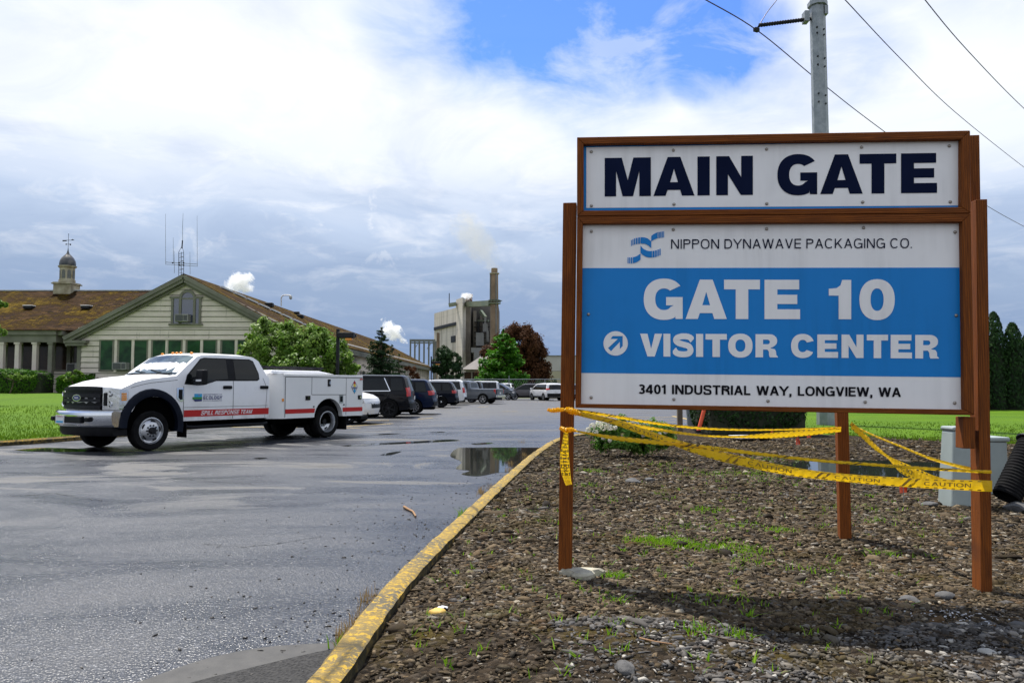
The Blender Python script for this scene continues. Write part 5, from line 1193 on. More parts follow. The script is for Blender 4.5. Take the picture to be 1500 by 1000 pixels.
boards(m,BY,lambda z:106.5,ZB-.9,ZE,XR,axis='y')
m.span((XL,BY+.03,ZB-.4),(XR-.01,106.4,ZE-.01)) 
m.build('wall',[SIDING,LAPSHADE],OB,recalc=False)
def rz_main(x): return ZP-abs(x-XC)*(ZP-ZE+.12)/(XR-XC+.0)
# main gable roof (two slopes with thickness), hipped far end
def slope(name, P, th, mt, parent=OB):
    m=MB(); n=(Vector(P[1])-Vector(P[0])).cross(Vector(P[2])-Vector(P[0])).normalized()
    if n.z<0: n=-n
    m.prism([Vector(p) for p in P],-n*th); return m.build(name,mt,parent)
zov=rz_main(XR+.55); RR=slope('roof',[(XR+.55,BY-.35,zov),(XR+.55,107,zov),(XC+.02,103.5,ZP),(XC,BY-.35,ZP)],.09,SHINGLE)
slope('roof',[(XL-.55,BY-.35,zov),(XC,BY-.35,ZP),(XC+.02,103.5,ZP),(XL-.55,107,zov)],.09,SHINGLE)
slope('roof',[(XR+.55,107,zov-.02),(XL-.55,107,zov-.02),(XC,103.5,ZP-.02)],.09,SHINGLE)
# rake boards, frieze and ridge cap
m=MB()
for sx,xe in ((1,XR+.55),(-1,XL-.55)):
    for off,w,dy in ((.14,.20,-.37),(.34,.16,-.30),(.50,.12,-.12)):
        a=Vector((xe,BY+dy,zov-off)); b=Vector((XC,BY+dy,ZP-off-.02)); m.bar(a,b,.10,w,up=(0,0,1))
    m.span((xe-sx*.0,BY-.36,zov-.36),(xe-sx*1.15,BY-.02,zov-.22)); m.span((xe-sx*.05,BY-.3,zov-.5),(xe-sx*1.05,BY-.02,zov-.365))
for z,d in ((zov-.14,.16),(zov-.33,.08)): m.span((XR+.45-d,BY-.3,z-.09),(XR+.55-d*.2,106.9,z+.09))
m.span((XL,BY-.05,ZB-.3),(XL+.2,BY+.1,ZE))
m.build('fascia',TRIM,OB)
# raised flashing strip running down the right slope
m=MB(); 
for k in range(9):
    t0,t1=k/9,(k+.8)/9; y=43.5+k*.9
    a=Vector((XC+.5+3.9*t0,y,rz_main(XC+.5+3.9*t0)+.07)); b=Vector((XC+.5+3.9*t1,y+.8,rz_main(XC+.5+3.9*t1)+.07)); m.bar(a,b,.16,.10)
m.build('roof_flashing',PALE,OB)
for y,x,s in ((50,XC+1.2,.4),(56,XC+1.6,.35),(57.5,XC+.9,.3),(72,XC+2.2,.4),(86,XC+2.3,.4),(93,XC+2.6,.35)):
    m=MB(); m.box((x,y,rz_main(x)+.1),(s*1.3,s,.28)); m.build('roof_vent',DARKM,OB,bevel=.04)
# left wing, its ridge running across
wy0,wy1,wyr=40.9,52.2,46.4; zr=7.22
P=lambda x,y,z:(x,y,z)
WR=slope('roof',[(-62,wy0-.3,4.38),(XL+.1,wy0-.3,4.38),(XC-.4,wyr,zr),(-62,wyr,zr)],.09,SHINGLE)
slope('roof',[(-62,wyr,zr),(XC-.4,wyr,zr),(XL,wy1+.3,4.38),(-62,wy1+.3,4.38)],.09,SHINGLE)
m=MB(); m.span((-62,wyr-.1,zr-.01),(XC-.5,wyr+.1,zr+.05)); m.build('ridge_cap',PALE,WR)
m=MB(); px0=xat(80,40.2)
m.span((-62,40.15,4.10),(px0,40.45,4.33)); m.span((-62,40.25,3.72),(px0-.05,40.55,4.095)); m.span((px0-.02,40.3,4.10),(px0+.22,42.2,4.33)); m.span((px0+.2,42.0,4.1),(XL,42.3,4.33)); m.span((px0-.2,42.2,3.72),(XL,42.4,4.09)); m.span((px0-.27,40.56,3.72),(px0-.05,42.2,4.09))
m.build('porch_beam',TRIM,OB)
slope('porch_roof',[(-62,40.05,4.36),(px0+.25,40.05,4.36),(px0+.25,42.3,4.42),(-62,42.3,4.42)],.03,SHINGLE)
m=MB(); boards(m,-62,lambda z:XL,ZB-.3,4.1,42.6); m.span((-62,42.65,ZB-.4),(XL,52,4.3)); m.build('wall',[SIDING,LAPSHADE],OB,recalc=False)
for px in (4,27,52.5,75.5): m=MB(); c=dp(px,500,40.4); m.span((c.x-.11,40.3,ZB-.35),(c.x+.11,40.52,3.72)); m.span((c.x-.15,40.26,3.62),(c.x+.15,40.56,3.715)); m.build('column',TRIM if px>70 else SIDING,OB)
for px in (101.5,): m=MB(); c=dp(px,500,42.4); m.span((c.x-.1,42.36,ZB-.3),(c.x+.1,42.58,3.72)); m.build('column',TRIM,OB)
def window(px0,px1,py0,py1,Y,glass,rail=None,fw=.09,proud=.05,mull=0,sub=True):
    x0,x1=xat(px0,Y),xat(px1,Y); z1,z0=zat(py0,Y),zat(py1,Y); m=MB(); y=Y
    m.span((x0-fw,y-proud,z0-fw),(x0,y+.02,z1+fw)); m.span((x1,y-proud,z0-fw),(x1+fw,y+.02,z1+fw)); m.span((x0,y-proud,z1),(x1,y+.02,z1+fw)); m.span((x0-.0,y-proud-.04,z0-fw),(x1,y+.02,z0))
    zr_=z0+(z1-z0)*(rail or .28); m.span((x0,y-proud+.01,zr_-.035),(x1,y+.02,zr_+.035))
    for k in range(mull): xx=x0+(x1-x0)*(k+1)/(mull+1); m.span((xx-.025,y-proud+.012,z0),(xx+.025,y+.02,z1))
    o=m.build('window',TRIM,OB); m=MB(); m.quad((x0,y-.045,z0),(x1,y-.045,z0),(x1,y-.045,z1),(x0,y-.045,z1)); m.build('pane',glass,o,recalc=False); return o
gw=[(146.5,163.5),(173.6,191.2),(196.2,213.8),(222.8,241),(246,264),(273.5,292),(297,315),(324.5,342.5),(348,366)]
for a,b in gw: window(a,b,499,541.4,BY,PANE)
for a,b in ((10,22),(33,47),(57,71.5),(80.5,98)): window(a,b,499,541,42.6,PANEB)
window(107,122,499,531,42.6,PANEB)
m=MB()
for p in (168.5,193.7,218.3,243.4,268.7,294.5,319.7,345.2): x=xat(p,BY); m.span((x-.07,BY-.06,zat(545,BY)),(x+.07,BY,zat(497,BY)))
m.span((xat(144,BY),BY-.09,zat(497.6,BY)),(XR,BY-.02,zat(495,BY))); m.build('window_trim',SIDING,OB)
# arched attic window
ax=xat(272.2,BY); zc=zat(437,BY); r=xat(280.8,BY)-ax; zb=zat(474,BY)
m=MB(); n=14
A=[(ax+(r+.13)*math.cos(t),BY-.09,zc+(r+.15)*math.sin(t)) for t in np.linspace(0,PI,n)]; B=[(ax+r*math.cos(t),BY-.09,zc+r*math.sin(t)) for t in np.linspace(0,PI,n)]
for i in range(n-1): m.prism([Vector(A[i]),Vector(A[i+1]),Vector(B[i+1]),Vector(B[i])],(0,.1,0))
xl,xr_=xat(248.5,BY),xat(292.5,BY)
m.span((ax-r-.13,BY-.09,zb),(ax-r,BY,zc)); m.span((ax+r,BY-.09,zb),(ax+r+.13,BY,zc)); m.span((xl,BY-.085,zb),(xl+.12,BY,zc)); m.span((xr_-.12,BY-.085,zb),(xr_,BY,zc)); m.span((xl-.08,BY-.11,zc-.01),(ax-r-.13,BY,zc+.1)); m.span((ax+r+.13,BY-.11,zc-.01),(xr_+.08,BY,zc+.1)); m.span((xl-.1,BY-.13,zb-.09),(xr_+.1,BY,zb))
m.span((ax-r,BY-.07,zc-.05),(ax+r,BY,zc+.02)); aw=m.build('attic_window',TRIM,OB)
m=MB(); m.quad(*([(ax-r,BY-.05,zb),(ax+r,BY-.05,zb)]+[(ax+r*math.cos(t),BY-.05,zc+r*math.sin(t)) for t in np.linspace(0,PI,n)])); m.quad((xl+.1,BY-.052,zb),(ax-r-.1,BY-.052,zb),(ax-r-.1,BY-.052,zc),(xl+.1,BY-.052,zc)); m.quad((ax+r+.1,BY-.052,zb),(xr_-.1,BY-.052,zb),(xr_-.1,BY-.052,zc),(ax+r+.1,BY-.052,zc)); m.build('pane',PANESKY,aw,recalc=False)
# windows along the right hand side
for k in range(22):
    y=62+k*2.02; m=MB(); x=XR
    for yy in (y-.82,y,y+.78): m.span((x+.0,yy-.05,1.5),(x+.07,yy+.05,3.75))
    for zz in (1.5,2.6,3.75): m.span((x,y-.85,zz-.05),(x+.068,y+.85,zz+.05))
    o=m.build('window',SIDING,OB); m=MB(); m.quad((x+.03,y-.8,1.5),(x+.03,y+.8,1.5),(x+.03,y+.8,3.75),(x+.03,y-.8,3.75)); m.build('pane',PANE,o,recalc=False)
# cupola with lead dome and weathervane
cc=dp(97.5,430,wyr); cx=cc.x; cz=zr
def cs(m): m.V=[(cx+(x-cx)*.70,wyr+(y-wyr)*.70,cz+(z-cz)*.80) for x,y,z in m.V]; return m
m=MB(); s=.74; m.span((cx-s,wyr-s,cz-.75),(cx+s,wyr+s,cz+.45)); m.span((cx-s-.13,wyr-s-.13,cz+.45),(cx+s+.13,wyr+s+.13,cz+.53)); m.span((cx-s-.05,wyr-s-.05,cz+.53),(cx+s+.05,wyr+s+.05,cz+.60))
m.lathe([(.66,.60),(.66,.82),(.60,.84),(.60,1.72),(.68,1.76),(.74,1.84),(.74,1.90),(.001,1.92)],(cx,wyr,cz),8,a0=PI/8); CU=cs(m).build('cupola',CUPW,OB)
m=MB(); m.lathe([(.64,1.92),(.66,2.05),(.62,2.28),(.50,2.50),(.32,2.68),(.18,2.80),(.10,2.92),(.045,3.10),(.02,3.3)],(cx,wyr,cz),16); cs(m).build('dome',LEAD,CU,smooth=50)
for k in range(8):
    a=2*PI*k/8; d=Vector((math.cos(a),math.sin(a),0)); t=Vector((-d.y,d.x,0)); c=Vector((cx,wyr,cz))+d*.562; V=[c-t*.145+Vector((0,0,.92)),c+t*.145+Vector((0,0,.92))]+[c+t*.145*math.cos(q)+Vector((0,0,1.42+.145*math.sin(q))) for q in np.linspace(0,PI,9)]
    m=MB(); m.prism(V,d*.012); cs(m).build('louvre_window',LOUV,CU)
m=MB(); m.tube([(cx,wyr,cz+3.2),(cx,wyr,cz+4.35)],.016,6); m.lathe([(.001,-.05),(.045,0),(.001,.05)],(cx,wyr,cz+4.36),8); m.bar((cx-.5,wyr,cz+3.88),(cx+.5,wyr,cz+3.9),.03); m.prism([(cx-.52,wyr,cz+3.8),(cx-.16,wyr,cz+3.82),(cx-.16,wyr,cz+3.9),(cx-.52,wyr,cz+3.9)],(0,.02,0)); m.prism([(cx+.2,wyr,cz+3.9),(cx+.55,wyr,cz+3.88),(cx+.36,wyr,cz+3.98)],(0,.02,0)); m.bar((cx-.2,wyr-.05,cz+3.58),(cx+.2,wyr+.05,cz+3.58),.03); m.box((cx+.19,wyr,cz+3.56),(.1,.02,.12)); m.box((cx-.19,wyr,cz+3.58),(.08,.02,.1)); cs(m).build('weathervane',DARKM,CU)
for px,py in ((43.5,451),(127.5,451)):
    Y=wy0+(zat(py,43)-4.38)/(zr-4.38)*(wyr-wy0); c=dp(px,py,Y); m=MB(); m.box((c.x,c.y,c.z+.02),(.46,.5,.16)); m.box((c.x,c.y-.06,c.z+.12),(.52,.42,.05),mi=1); m.build('roof_vent',[DARKM,PALE],OB,bevel=.02)
# window air conditioners
def aircon(label,px0,px1,py0,py1,Y,case=ACW,grille_right=True):
    x0,x1=xat(px0,Y),xat(px1,Y); z1,z0=zat(py0,Y),zat(py1,Y); R=thing('window_air_conditioner',label,'air conditioner',((x0+x1)/2,Y,z0),group='window air conditioners')
    m=MB(); m.span((x0,Y-.42,z0),(x1,Y-.0,z1)); b=m.build('case',case,R,bevel=.02)
    m=MB(); xm=x0+(x1-x0)*.62; m.span((x0+.05,Y-.435,z0+.05),(xm,Y-.421,z1-.05)); m.build('grille',ACG,R); m=MB(); m.span((xm+.04,Y-.43,z0+.06),(x1-.04,Y-.421,z1-.06)); m.build('control_panel',ACG if case is not ACW else ACW,R)
aircon('pale window air conditioner in the porch recess beside the gable wall',102.5,121.5,532,545,42.55)
aircon('grey window air conditioner in the lower gable window pair',169,189.5,531,541.8,BY,varied('ac case grey',(.20,.21,.19),(.28,.28,.26),6,.6,0,.1))
aircon('grey window air conditioner in the arched attic window',258,277.5,460.8,472,BY,varied('ac case old',(.22,.22,.20),(.3,.29,.26),6,.6,0,.1))
# antennas behind the gable peak
AY=46.0; ac=dp(265,402,AY); AM=thing('antenna_mast','roof antenna mast with crossbar and thin whip aerials behind the gable peak','antenna',(ac.x,AY,ac.z-.3))
def ap(px,py,dy=0): return dp(px,py,AY+dy)
m=MB(); 
for px in (261.8,265.5,269): m.tube([ap(px,404),ap(px,369)],.016,5)
for py in (372,378,384,390,396): m.tube([ap(261.8,py),ap(269,py-2)],.012,4); m.tube([ap(262,py+3),ap(269,py+4)],.012,4)
m.tube([ap(262,369),ap(266.5,360),ap(269,369)],.014,5); m.tube([ap(266.5,364),ap(267.3,352)],.035,6); m.build('lattice_mast',DARKM,AM)
m=MB(); m.bar(ap(242.5,384),ap(289.5,387),.03); m.bar(ap(242.5,387),ap(289.5,390),.025); m.build('crossbar',GALV,AM)
for px,a,b,r in ((242.7,387.5,313,.012),(254,385,348,.013),(255.5,400,368,.014),(267.6,352,312,.014),(278.5,402,369,.013),(289,390,316,.012)): m=MB(); m.tube([ap(px,a),ap(px-.2,(a+b)/2),ap(px+.6 if px==267.6 else px-.3,b)],[r,r,r*.6],5); m.build('whip_aerial',GALV,AM)
for a,b in ((253,385),(262.3,385),(262.3,388),(268.8,385),(268.8,388.5)): m=MB(); m.box(ap(a,b,-.05),(.07,.1,.07)); m.build('clamp',DARKM,AM)
# camera arm on the ridge
cy=52.0; b=dp(412,446,cy); RC=thing('roof_camera','white curved pole with a dome camera on the long roof ridge','security camera',tuple(b))
m=MB(); m.tube(catmull([dp(412,448,cy),dp(412,440,cy),dp(412.5,435,cy),dp(415.5,432.6,cy),dp(420,432.2,cy),dp(425.5,432.6,cy)],4),.045,7); m.build('pole',PALE,RC,smooth=50)
m=MB(); c=dp(425.8,436,cy); m.lathe([(.02,.16),(.09,.12),(.11,0),(.09,-.08),(.001,-.13)],c,10); m.build('camera_dome',ACW,RC,smooth=50)
# lamp posts
def lamp(label,px,pyt,Y,hl):
    c=dp(px,567,Y); z1=zat(pyt,Y); R=thing('lamp_post',label,'street lamp',(c.x,Y,.1),group='lamp posts along the building')
    m=MB(); m.box((c.x,Y,(z1+.1)/2),(.14,.14,z1-.1)); m.build('pole',DARKM,R,bevel=.01)
    m=MB(); z=zat(pyt+9,Y); x1=xat(px+hl,Y); m.box(((c.x+x1)/2,Y,z),(x1-c.x,.36,.26)); h=m.build('lamp_head',DARKM,R,bevel=.03); m=MB(); m.box((c.x+(x1-c.x)*.68,Y,z-.19),((x1-c.x)*.42,.28,.13)); m.build('lamp_lens',AMBER,h,bevel=.04)
lamp('dark lamp post with box head beside the bright leafy tree',494,482,35.8,24); lamp('dark lamp post farther along the building near its far end',631.5,522,90,14)
# ---------------------------------------------------------------- the mill
MY=300.0
MI=thing('paper_mill','tall concrete paper mill building with dark recess and ducts','factory',(xat(690,MY),MY,0))
def blk(m,px0,px1,py0,py1,Y,dep,mi=0): x0,x1=xat(px0,Y),xat(px1,Y); m.span((x0,Y,zat(py1,Y) if py1<567 else 0),(x1,Y+dep,zat(py0,Y)),mi)
m=MB(); 
def pln(m,px,py,mi=0): m.prism([(xat(a,Y_),Y_,0) for a,Y_ in px],(0,0,zat(py,MY)))
pln(m,[(635.5,328),(668.5,303),(668.5,345),(650,350)],449); pln(m,[(667.5,302),(677,294),(682,301),(682,330),(668,330)],438); m.build('concrete_block',MILLC,MI)
m=MB(); blk(m,682.2,730,447,568,MY+9,30); m.build('dark_block',MILLD,MI)
m=MB(); blk(m,681.8,689,439,568,MY+2,8); blk(m,693,697.5,455,540,MY+5,4); blk(m,703,706,462,520,MY+6,3); m.build('pier',MILLS,MI)
m=MB(); m.prism([(xat(634.8,326),326,zat(476,MY)),(xat(667.6,301),301,zat(475.2,MY)),(xat(667.6,303.5),303.5,zat(475.2,MY)),(xat(635.4,329),329,zat(476,MY))],(0,0,1.1)); m.build('ledge',DARKM,MI)
m=MB(); blk(m,639,642.5,487,510,MY-2.5,3); blk(m,635,640,500,566,MY-12,3); m.build('flue',STACK,MI)
m=MB(); m.prism([(xat(660,308.6),308.6,zat(500,MY)),(xat(666.5,303.6),303.6,zat(500,MY)),(xat(666.5,304.6),304.6,zat(500,MY)),(xat(660,309.6),309.6,zat(500,MY))],(0,0,2.6)); m.build('opening',DARKM,MI)
m=MB(); 
m.bar((xat(683,MY),MY,zat(446,MY)),(xat(719,MY-20),MY-20,zat(444,MY-20)),2.2,2.0); m.bar((xat(683,MY),MY,zat(442.5,MY)),(xat(735,MY-20),MY-20,zat(440.5,MY-20)),.3,.3); m.bar((xat(657,MY),MY,zat(447,MY)),(xat(668,MY),MY,zat(445,MY)),3,1.2)
m.bar((xat(704,MY+8),MY+7,zat(456,MY+8)),(xat(711,MY+8),MY+5,zat(466,MY+8)),1.2); m.bar((xat(700,MY+8),MY+7,zat(470,MY+8)),(xat(716,MY+8),MY+4,zat(471,MY+8)),.8); m.build('catwalk',MILLG,MI)
m=MB(); m.lathe([(1.3,0),(1.3,4.5),(1.45,4.5),(1.45,5)],(xat(685.5,MY),MY+6,zat(447,MY)),12); m.build('flue',RUST,MI)
m=MB()
blk(m,707,714,474,486,MY+2,5); blk(m,709,712,464,474,MY+3,3); blk(m,712.5,715.5,484,500,MY,3); blk(m,697,708,487,506,MY-4,8); blk(m,690,714,509,516,MY-10,12); blk(m,694,706,516,530,MY-12,8); m.build('duct',MILLW,MI)
m=MB()
for py in (471,478,486,494,502): blk(m,694,727,py,py+.7,MY+3,2)
for px in (700,708,720,726): m.tube([(xat(px,MY+3),MY+3,zat(470,MY)),(xat(px,MY+3),MY+3,zat(510,MY))],.25,5)
m.tube([(xat(656.5,MY),MY+3,zat(448,MY)),(xat(656.5,MY),MY+3,zat(428,MY))],.18,5); m.build('pipework',DARKM,MI)
SY=280.0; ST=thing('smoke_stack','tall brown concrete smoke stack with a railed platform ring','chimney',(xat(723.5,SY),SY,0))
sc=(xat(724,SY),SY,0); rr=(xat(729.8,SY)-xat(718.2,SY))/2
m=MB(); m.lathe([(rr*1.12,0),(rr*1.05,zat(470,SY)),(rr*.95,zat(403,SY)),(rr*.95,zat(401,SY)),(rr*.82,zat(400.5,SY)),(rr*.80,zat(393,SY)),(rr*.72,zat(393,SY)),(rr*.7,zat(398,SY))],sc,20); m.build('shaft',STACK,ST,smooth=40)
m=MB(); m.lathe([(rr*.95,zat(402,SY)),(rr*1.25,zat(401.5,SY)),(rr*1.25,zat(400,SY)),(rr*.85,zat(399.6,SY))],sc,20); m.build('collar',CUPW,ST)
m=MB(); m.lathe([(rr,zat(446,SY)),(rr*1.6,zat(445,SY)),(rr*1.6,zat(444,SY)),(rr,zat(443.8,SY))],sc,16)
for py in (442,440): m.lathe([(rr*1.55,zat(py,SY)),(rr*1.6,zat(py,SY)),(rr*1.6,zat(py-.5,SY)),(rr*1.55,zat(py-.5,SY))],sc,16)
for k in range(12): a=2*PI*k/12; m.bar((sc[0]+rr*1.57*math.cos(a),SY+rr*1.57*math.sin(a),zat(445,SY)),(sc[0]+rr*1.57*math.cos(a),SY+rr*1.57*math.sin(a),zat(439.6,SY)),.12)
m.build('platform',MILLG,ST)
m=MB(); m.tube([(sc[0]+rr*.5,SY-rr*.95,0),(sc[0]+rr*.45,SY-rr*.95,zat(402,SY))],.25,6); m.tube([(sc[0]-rr*1.02,SY-rr*.3,zat(445,SY)),(sc[0]-rr*.98,SY-rr*.3,zat(402,SY))],.3,6); m.build('ladder',MILLW,ST)
# pipe rack
QY=220.0; m=MB()
for px in (600,606.5,613,620,627,634,637): m.tube([(xat(px,QY),QY,0),(xat(px,QY),QY,zat(497.5,QY))],.11,5); m.tube([(xat(px+1,QY+5),QY+5,0),(xat(px+1,QY+5),QY+5,zat(498,QY))],.2,5)
for py in (497.5,499.5,502): m.bar((xat(599.5,QY),QY,zat(py,QY)),(xat(637.5,QY),QY,zat(py+.3,QY)),.3,.35)
for k in (1,4): m.bar((xat(600+6.3*k,QY),QY,zat(511,QY)),(xat(606.3+6.3*k,QY),QY,zat(502,QY)),.16)
setp(m.build('pipe_rack',LOUV),'open steel pipe rack left of the paper mill','pipe rack')
m=MB(); m.lathe([(1.2,0),(1.2,zat(523,QY)),(.6,zat(521,QY))],(xat(607,QY),QY-3,0),12); m.lathe([(1.6,0),(1.6,zat(527,QY)),(.3,zat(525,QY))],(xat(622,QY),QY-3,0),12); setp(m.build('storage_tanks',MILLW,smooth=40),'pale tanks under the pipe rack','tank') if False else None
# grey roofed house
HY=135.0; HO=thing('hip_roof_house','small house with grey hip roof behind the green conifer','house',(xat(705,HY),HY,0))
x0,x1=xat(676,HY),xat(760,HY); z0,z1=zat(541,HY),zat(519,HY)
m=MB(); m.span((x0+.8,HY,0),(x1-.8,HY+9,z0)); m.build('wall',HWALL,HO)
m=MB(); m.add([(x0,HY-.8,z0),(x1,HY-.8,z0),(x1,HY+9.8,z0),(x0,HY+9.8,z0),(x0+3.4,HY+4.5,z1),(x1-3.4,HY+4.5,z1)],[(0,1,5,4),(1,2,5),(2,3,4,5),(3,0,4),(3,2,1,0)]); m.build('roof',HROOF,HO)
for px in (685,697,712): m=MB(); m.span((xat(px,HY)-.6,HY-.06,zat(556,HY)),(xat(px,HY)+.6,HY,zat(545,HY))); m.build('window',PANEB,HO)
WY=170.0; WH=thing('warehouse','pale flat roofed warehouse behind the copper maple','warehouse',(xat(830,WY),WY,0))
m=MB(); blk(m,795,1010,521,543,WY,30); m.build('upper_wall',WARE,WH); m=MB(); blk(m,795.2,1009,543.3,568,WY-.1,29); m.build('lower_wall',WARE2,WH); m=MB(); blk(m,794.5,1011,520.3,521,WY-.3,31); m.build('roof_edge',LOUV,WH)
# chain link fence
FY=88.5; FE=thing('chain_link_fence','long chain link fence with top rail behind the parked cars','fence',(0,FY,0))
m=MB(); m.tube([(-9,FY,zat(555.3,FY)),(30,FY,zat(555.3,FY))],.05,6); m.build('top_rail',GALV,FE)
for k in range(12):
    x=xat(693-52.5*1.0,FY)+k*52.5/FPX*FY*1.0
    if k: m=MB(); m.tube([(x,FY,0),(x,FY,zat(550 if k%2==0 else 555,FY))],.055,6); m.build('post',GALV,FE)
m=MB()
for k in range(150): x=-9+k*.26; m.tube([(x,FY+.02,.05),(x+1.15,FY+.02,2.25)],.006,3,cap=False); m.tube([(x+1.15,FY+.03,.05),(x,FY+.03,2.25)],.006,3,cap=False)
m.build('wire_mesh',FENCEM,FE)
# ---------------------------------------------------------------- steel utility pole and wires
UY=25.0; ux=xat(1211,UY); UP_=thing('utility_pole','tall faceted galvanised steel utility pole standing behind the sign','utility pole',(ux,UY,.1))
m=MB(); m.lathe([(.34,.1),(.33,.6),(.30,3),(.258,10),(.25,zat(9.5,UY))],(ux,UY,0),8,a0=PI/8); m.build('lower_shaft',GALV,UP_)
zc=zat(10,UY); m=MB(); m.lathe([(.25,zc-.02),(.32,zc),(.32,zc+.14),(.25,zc+.16),(.235,zc+.2),(.21,zc+6)],(ux,UY,0),8,a0=PI/8); m.build('upper_shaft',GALV,UP_)
m=MB(); 
for py in (45,53,87,99,141,153): 
    for s in (-.13,.1): m.box((ux+s,UY-.245,zat(py+(3 if s>0 else 0),UY)),(.04,.06,.04))
m.build('step_bolt',DARKM,UP_)
m=MB(); m.box((xat(1193,UY),UY,zat(26,UY)),(.16,.3,.36)); m.build('bracket',GALV,UP_,bevel=.01); m=MB(); m.box((xat(1221,UY),UY-.1,zat(18,UY)),(.12,.2,.3)); m.build('bracket',GALV,UP_,bevel=.01)
tip=dp(1112,37.5,UY); m=MB(); m.tube([dp(1196,27,UY),dp(1185,28.5,UY)],.05,8); P=[dp(1187,28,UY).lerp(tip,t) for t in np.linspace(0,1,40)]; m.tube(P,[.075 if i%2 else .055 for i in range(40)],8); m.build('insulator_arm',DARKM,UP_)
cl=dp(1108,44,UY); m=MB(); m.tube([tip,cl],.03,6); m.box(cl,(.18,.12,.12),.5); m.build('wire_clamp',DARKM,UP_)
def wire(label,pts,r,mt=None):
    m=MB(); m.tube(catmull([dp(*p) for p in pts],10),r,5); setp(m.build('power_line',mt or varied('wire',(.05,.035,.05),(.07,.05,.07),5,.5,.2,0)),label,'power line',group='overhead lines')
wire('thick power line held by the insulator arm of the steel pole',[(760,-175,16),(900,-90,18.5),(1010,-14,22),(1108,44,25),(1200,119,30),(1293,191,37),(1445,301,52),(1540,352,66)],.02)
wire('power line crossing right of the steel pole from the top edge',[(1100,-150,18),(1238,0,25),(1320,87,32),(1400,165,41),(1500,245,56),(1560,288,68)],.019)
wire('rightmost power line crossing the top right corner',[(1250,-140,18),(1355,0,25),(1420,77,31),(1500,159,41),(1580,230,54)],.019)
wire('short thin wire rising from the tip of the insulator arm',[(1113,36,25),(1124,18,25.6),(1142,-6,26.6),(1175,-60,28)],.016)
# ---------------------------------------------------------------- small things beyond the sign
def ground_box(name,label,cat,px0,px1,py0,py1,mats,dep=.4,taper=.0,capz=None):
    cx=(px0+px1)/2; g=gp(cx,py1,.1); g=gp(cx,py1,gz(g.x,g.y)); Y=g.y; x0,x1=xat(px0,Y),xat(px1,Y); z0,z1=g.z-.05,zat(py0,Y)
    R=thing(name,label,cat,(g.x,Y,g.z)); return R,x0,x1,Y,z0,z1
R,x0,x1,Y,z0,z1=ground_box('utility_pedestal','tall pale grey green utility pedestal left of the right sign post','utility box',1391,1440,625,742,PEDG)
t=.07; a=(x0+t*.6,x1-t*.6); m=MB(); m.add([(x0-.02,Y,z0),(x1+.02,Y,z0),(x1+.02,Y+.3,z0),(x0-.02,Y+.3,z0),(a[0],Y+.03,z1-.05),(a[1],Y+.03,z1-.05),(a[1],Y+.27,z1-.05),(a[0],Y+.27,z1-.05)],[(3,2,1,0),(4,5,6,7),(0,1,5,4),(1,2,6,5),(2,3,7,6),(3,0,4,7)]); m.build('body',PEDG,R,bevel=.02)
m=MB(); m.span((a[0]-.01,Y+.02,z1-.048),(a[1]+.01,Y+.28,z1)); m.build('cap',PEDG,R,bevel=.02)
R,x0,x1,Y,z0,z1=ground_box('utility_cabinet','low pale grey green utility cabinet right of the right sign post','utility box',1436,1476,640,727,PEDG)
m=MB(); m.span((x0,Y+.0,z0),(x1-.03,Y+.45,z1-.06)); m.build('body',PEDG,R,bevel=.015); m=MB(); m.span((x0-.02,Y-.02,z1-.058),(x1,Y+.47,z1)); m.build('cap',PEDG,R,bevel=.02)
# black perforated drain pipe leaning over
p0=gp(1482,741,.06); Yp=p0.y; ax0=dp(1474,728,Yp+.1); ax1=dp(1513,648,Yp+.25); d=(ax1-ax0); 
DPp=thing('drain_pipe','short black ribbed drain pipe leaning over beside the utility cabinet','pipe',tuple(p0))
m=MB(); R0=.145; n=40; P=[];RR_=[]
for i in range(n): P.append(ax0+d*(i/(n-1))); RR_.append(R0*(1.0 if i%2 else .93))
m.tube(P,RR_,26,cap=False); m.tube([p for p in P][::-1],[r*.9 for r in RR_],26,cap=False); m.build('ribbed_wall',BLACKR,DPp,smooth=30)
dn=d.normalized(); u=dn.cross(Vector((0,1,0))).normalized(); v=u.cross(dn)
m=MB(); V=[ax1+(u*math.cos(a_)+v*math.sin(a_))*R0*1.06 for a_ in np.linspace(0,2*PI,29)]; m.tube(V,.018,6); m.build('rim',BLACKP,DPp,smooth=50)
# bin, stake, cone, flags, board
g=gp(1016,626,.1); BN=thing('litter_bin','grey round litter bin beside the leaning orange marker post','bin',(g.x,g.y,.1))
m=MB(); rb=(xat(1027.5,g.y)-xat(1005,g.y))/2; m.lathe([(rb*.78,0),(rb*1.0,.75),(rb*1.03,.8),(rb*1.06,.86),(rb*1.0,.9)],(g.x,g.y,.1),22); m.build('body',BINP,BN,smooth=40)
zt=zat(605,g.y)
m=MB()
for k in range(8): a=-PI/2-.5+k*.14; m.bar((g.x+rb*.99*math.cos(a),g.y+rb*.99*math.sin(a),zt-.0),(g.x+rb*.985*math.cos(a),g.y+rb*.985*math.sin(a),zt-.10),.03,.012)
m.build('printed_marks',BLACKP,BN)
g=gp(996,632,.1); m=MB(); m.span((g.x-.07,g.y-.07,0),(g.x+.07,g.y+.07,1.35)); setp(m.build('wooden_post',WPOST,bevel=.01),'short square weathered wooden post left of the grey litter bin','post')
g=gp(1022,635.5,.1); OM=thing('marker_post','orange plastic marker post leaning to the right','marker post',(g.x,g.y,.1))
m=MB(); tp=dp(1035.5,585,g.y); m.tube([(g.x,g.y,.1),tp],.052,10); m.build('tube',ORANGE,OM,smooth=60); m=MB(); m.lathe([(.2,.08),(.18,.12),(.08,.14),(.07,.2)],(g.x+.02,g.y,0),14); m.build('base',BLACKR,OM)
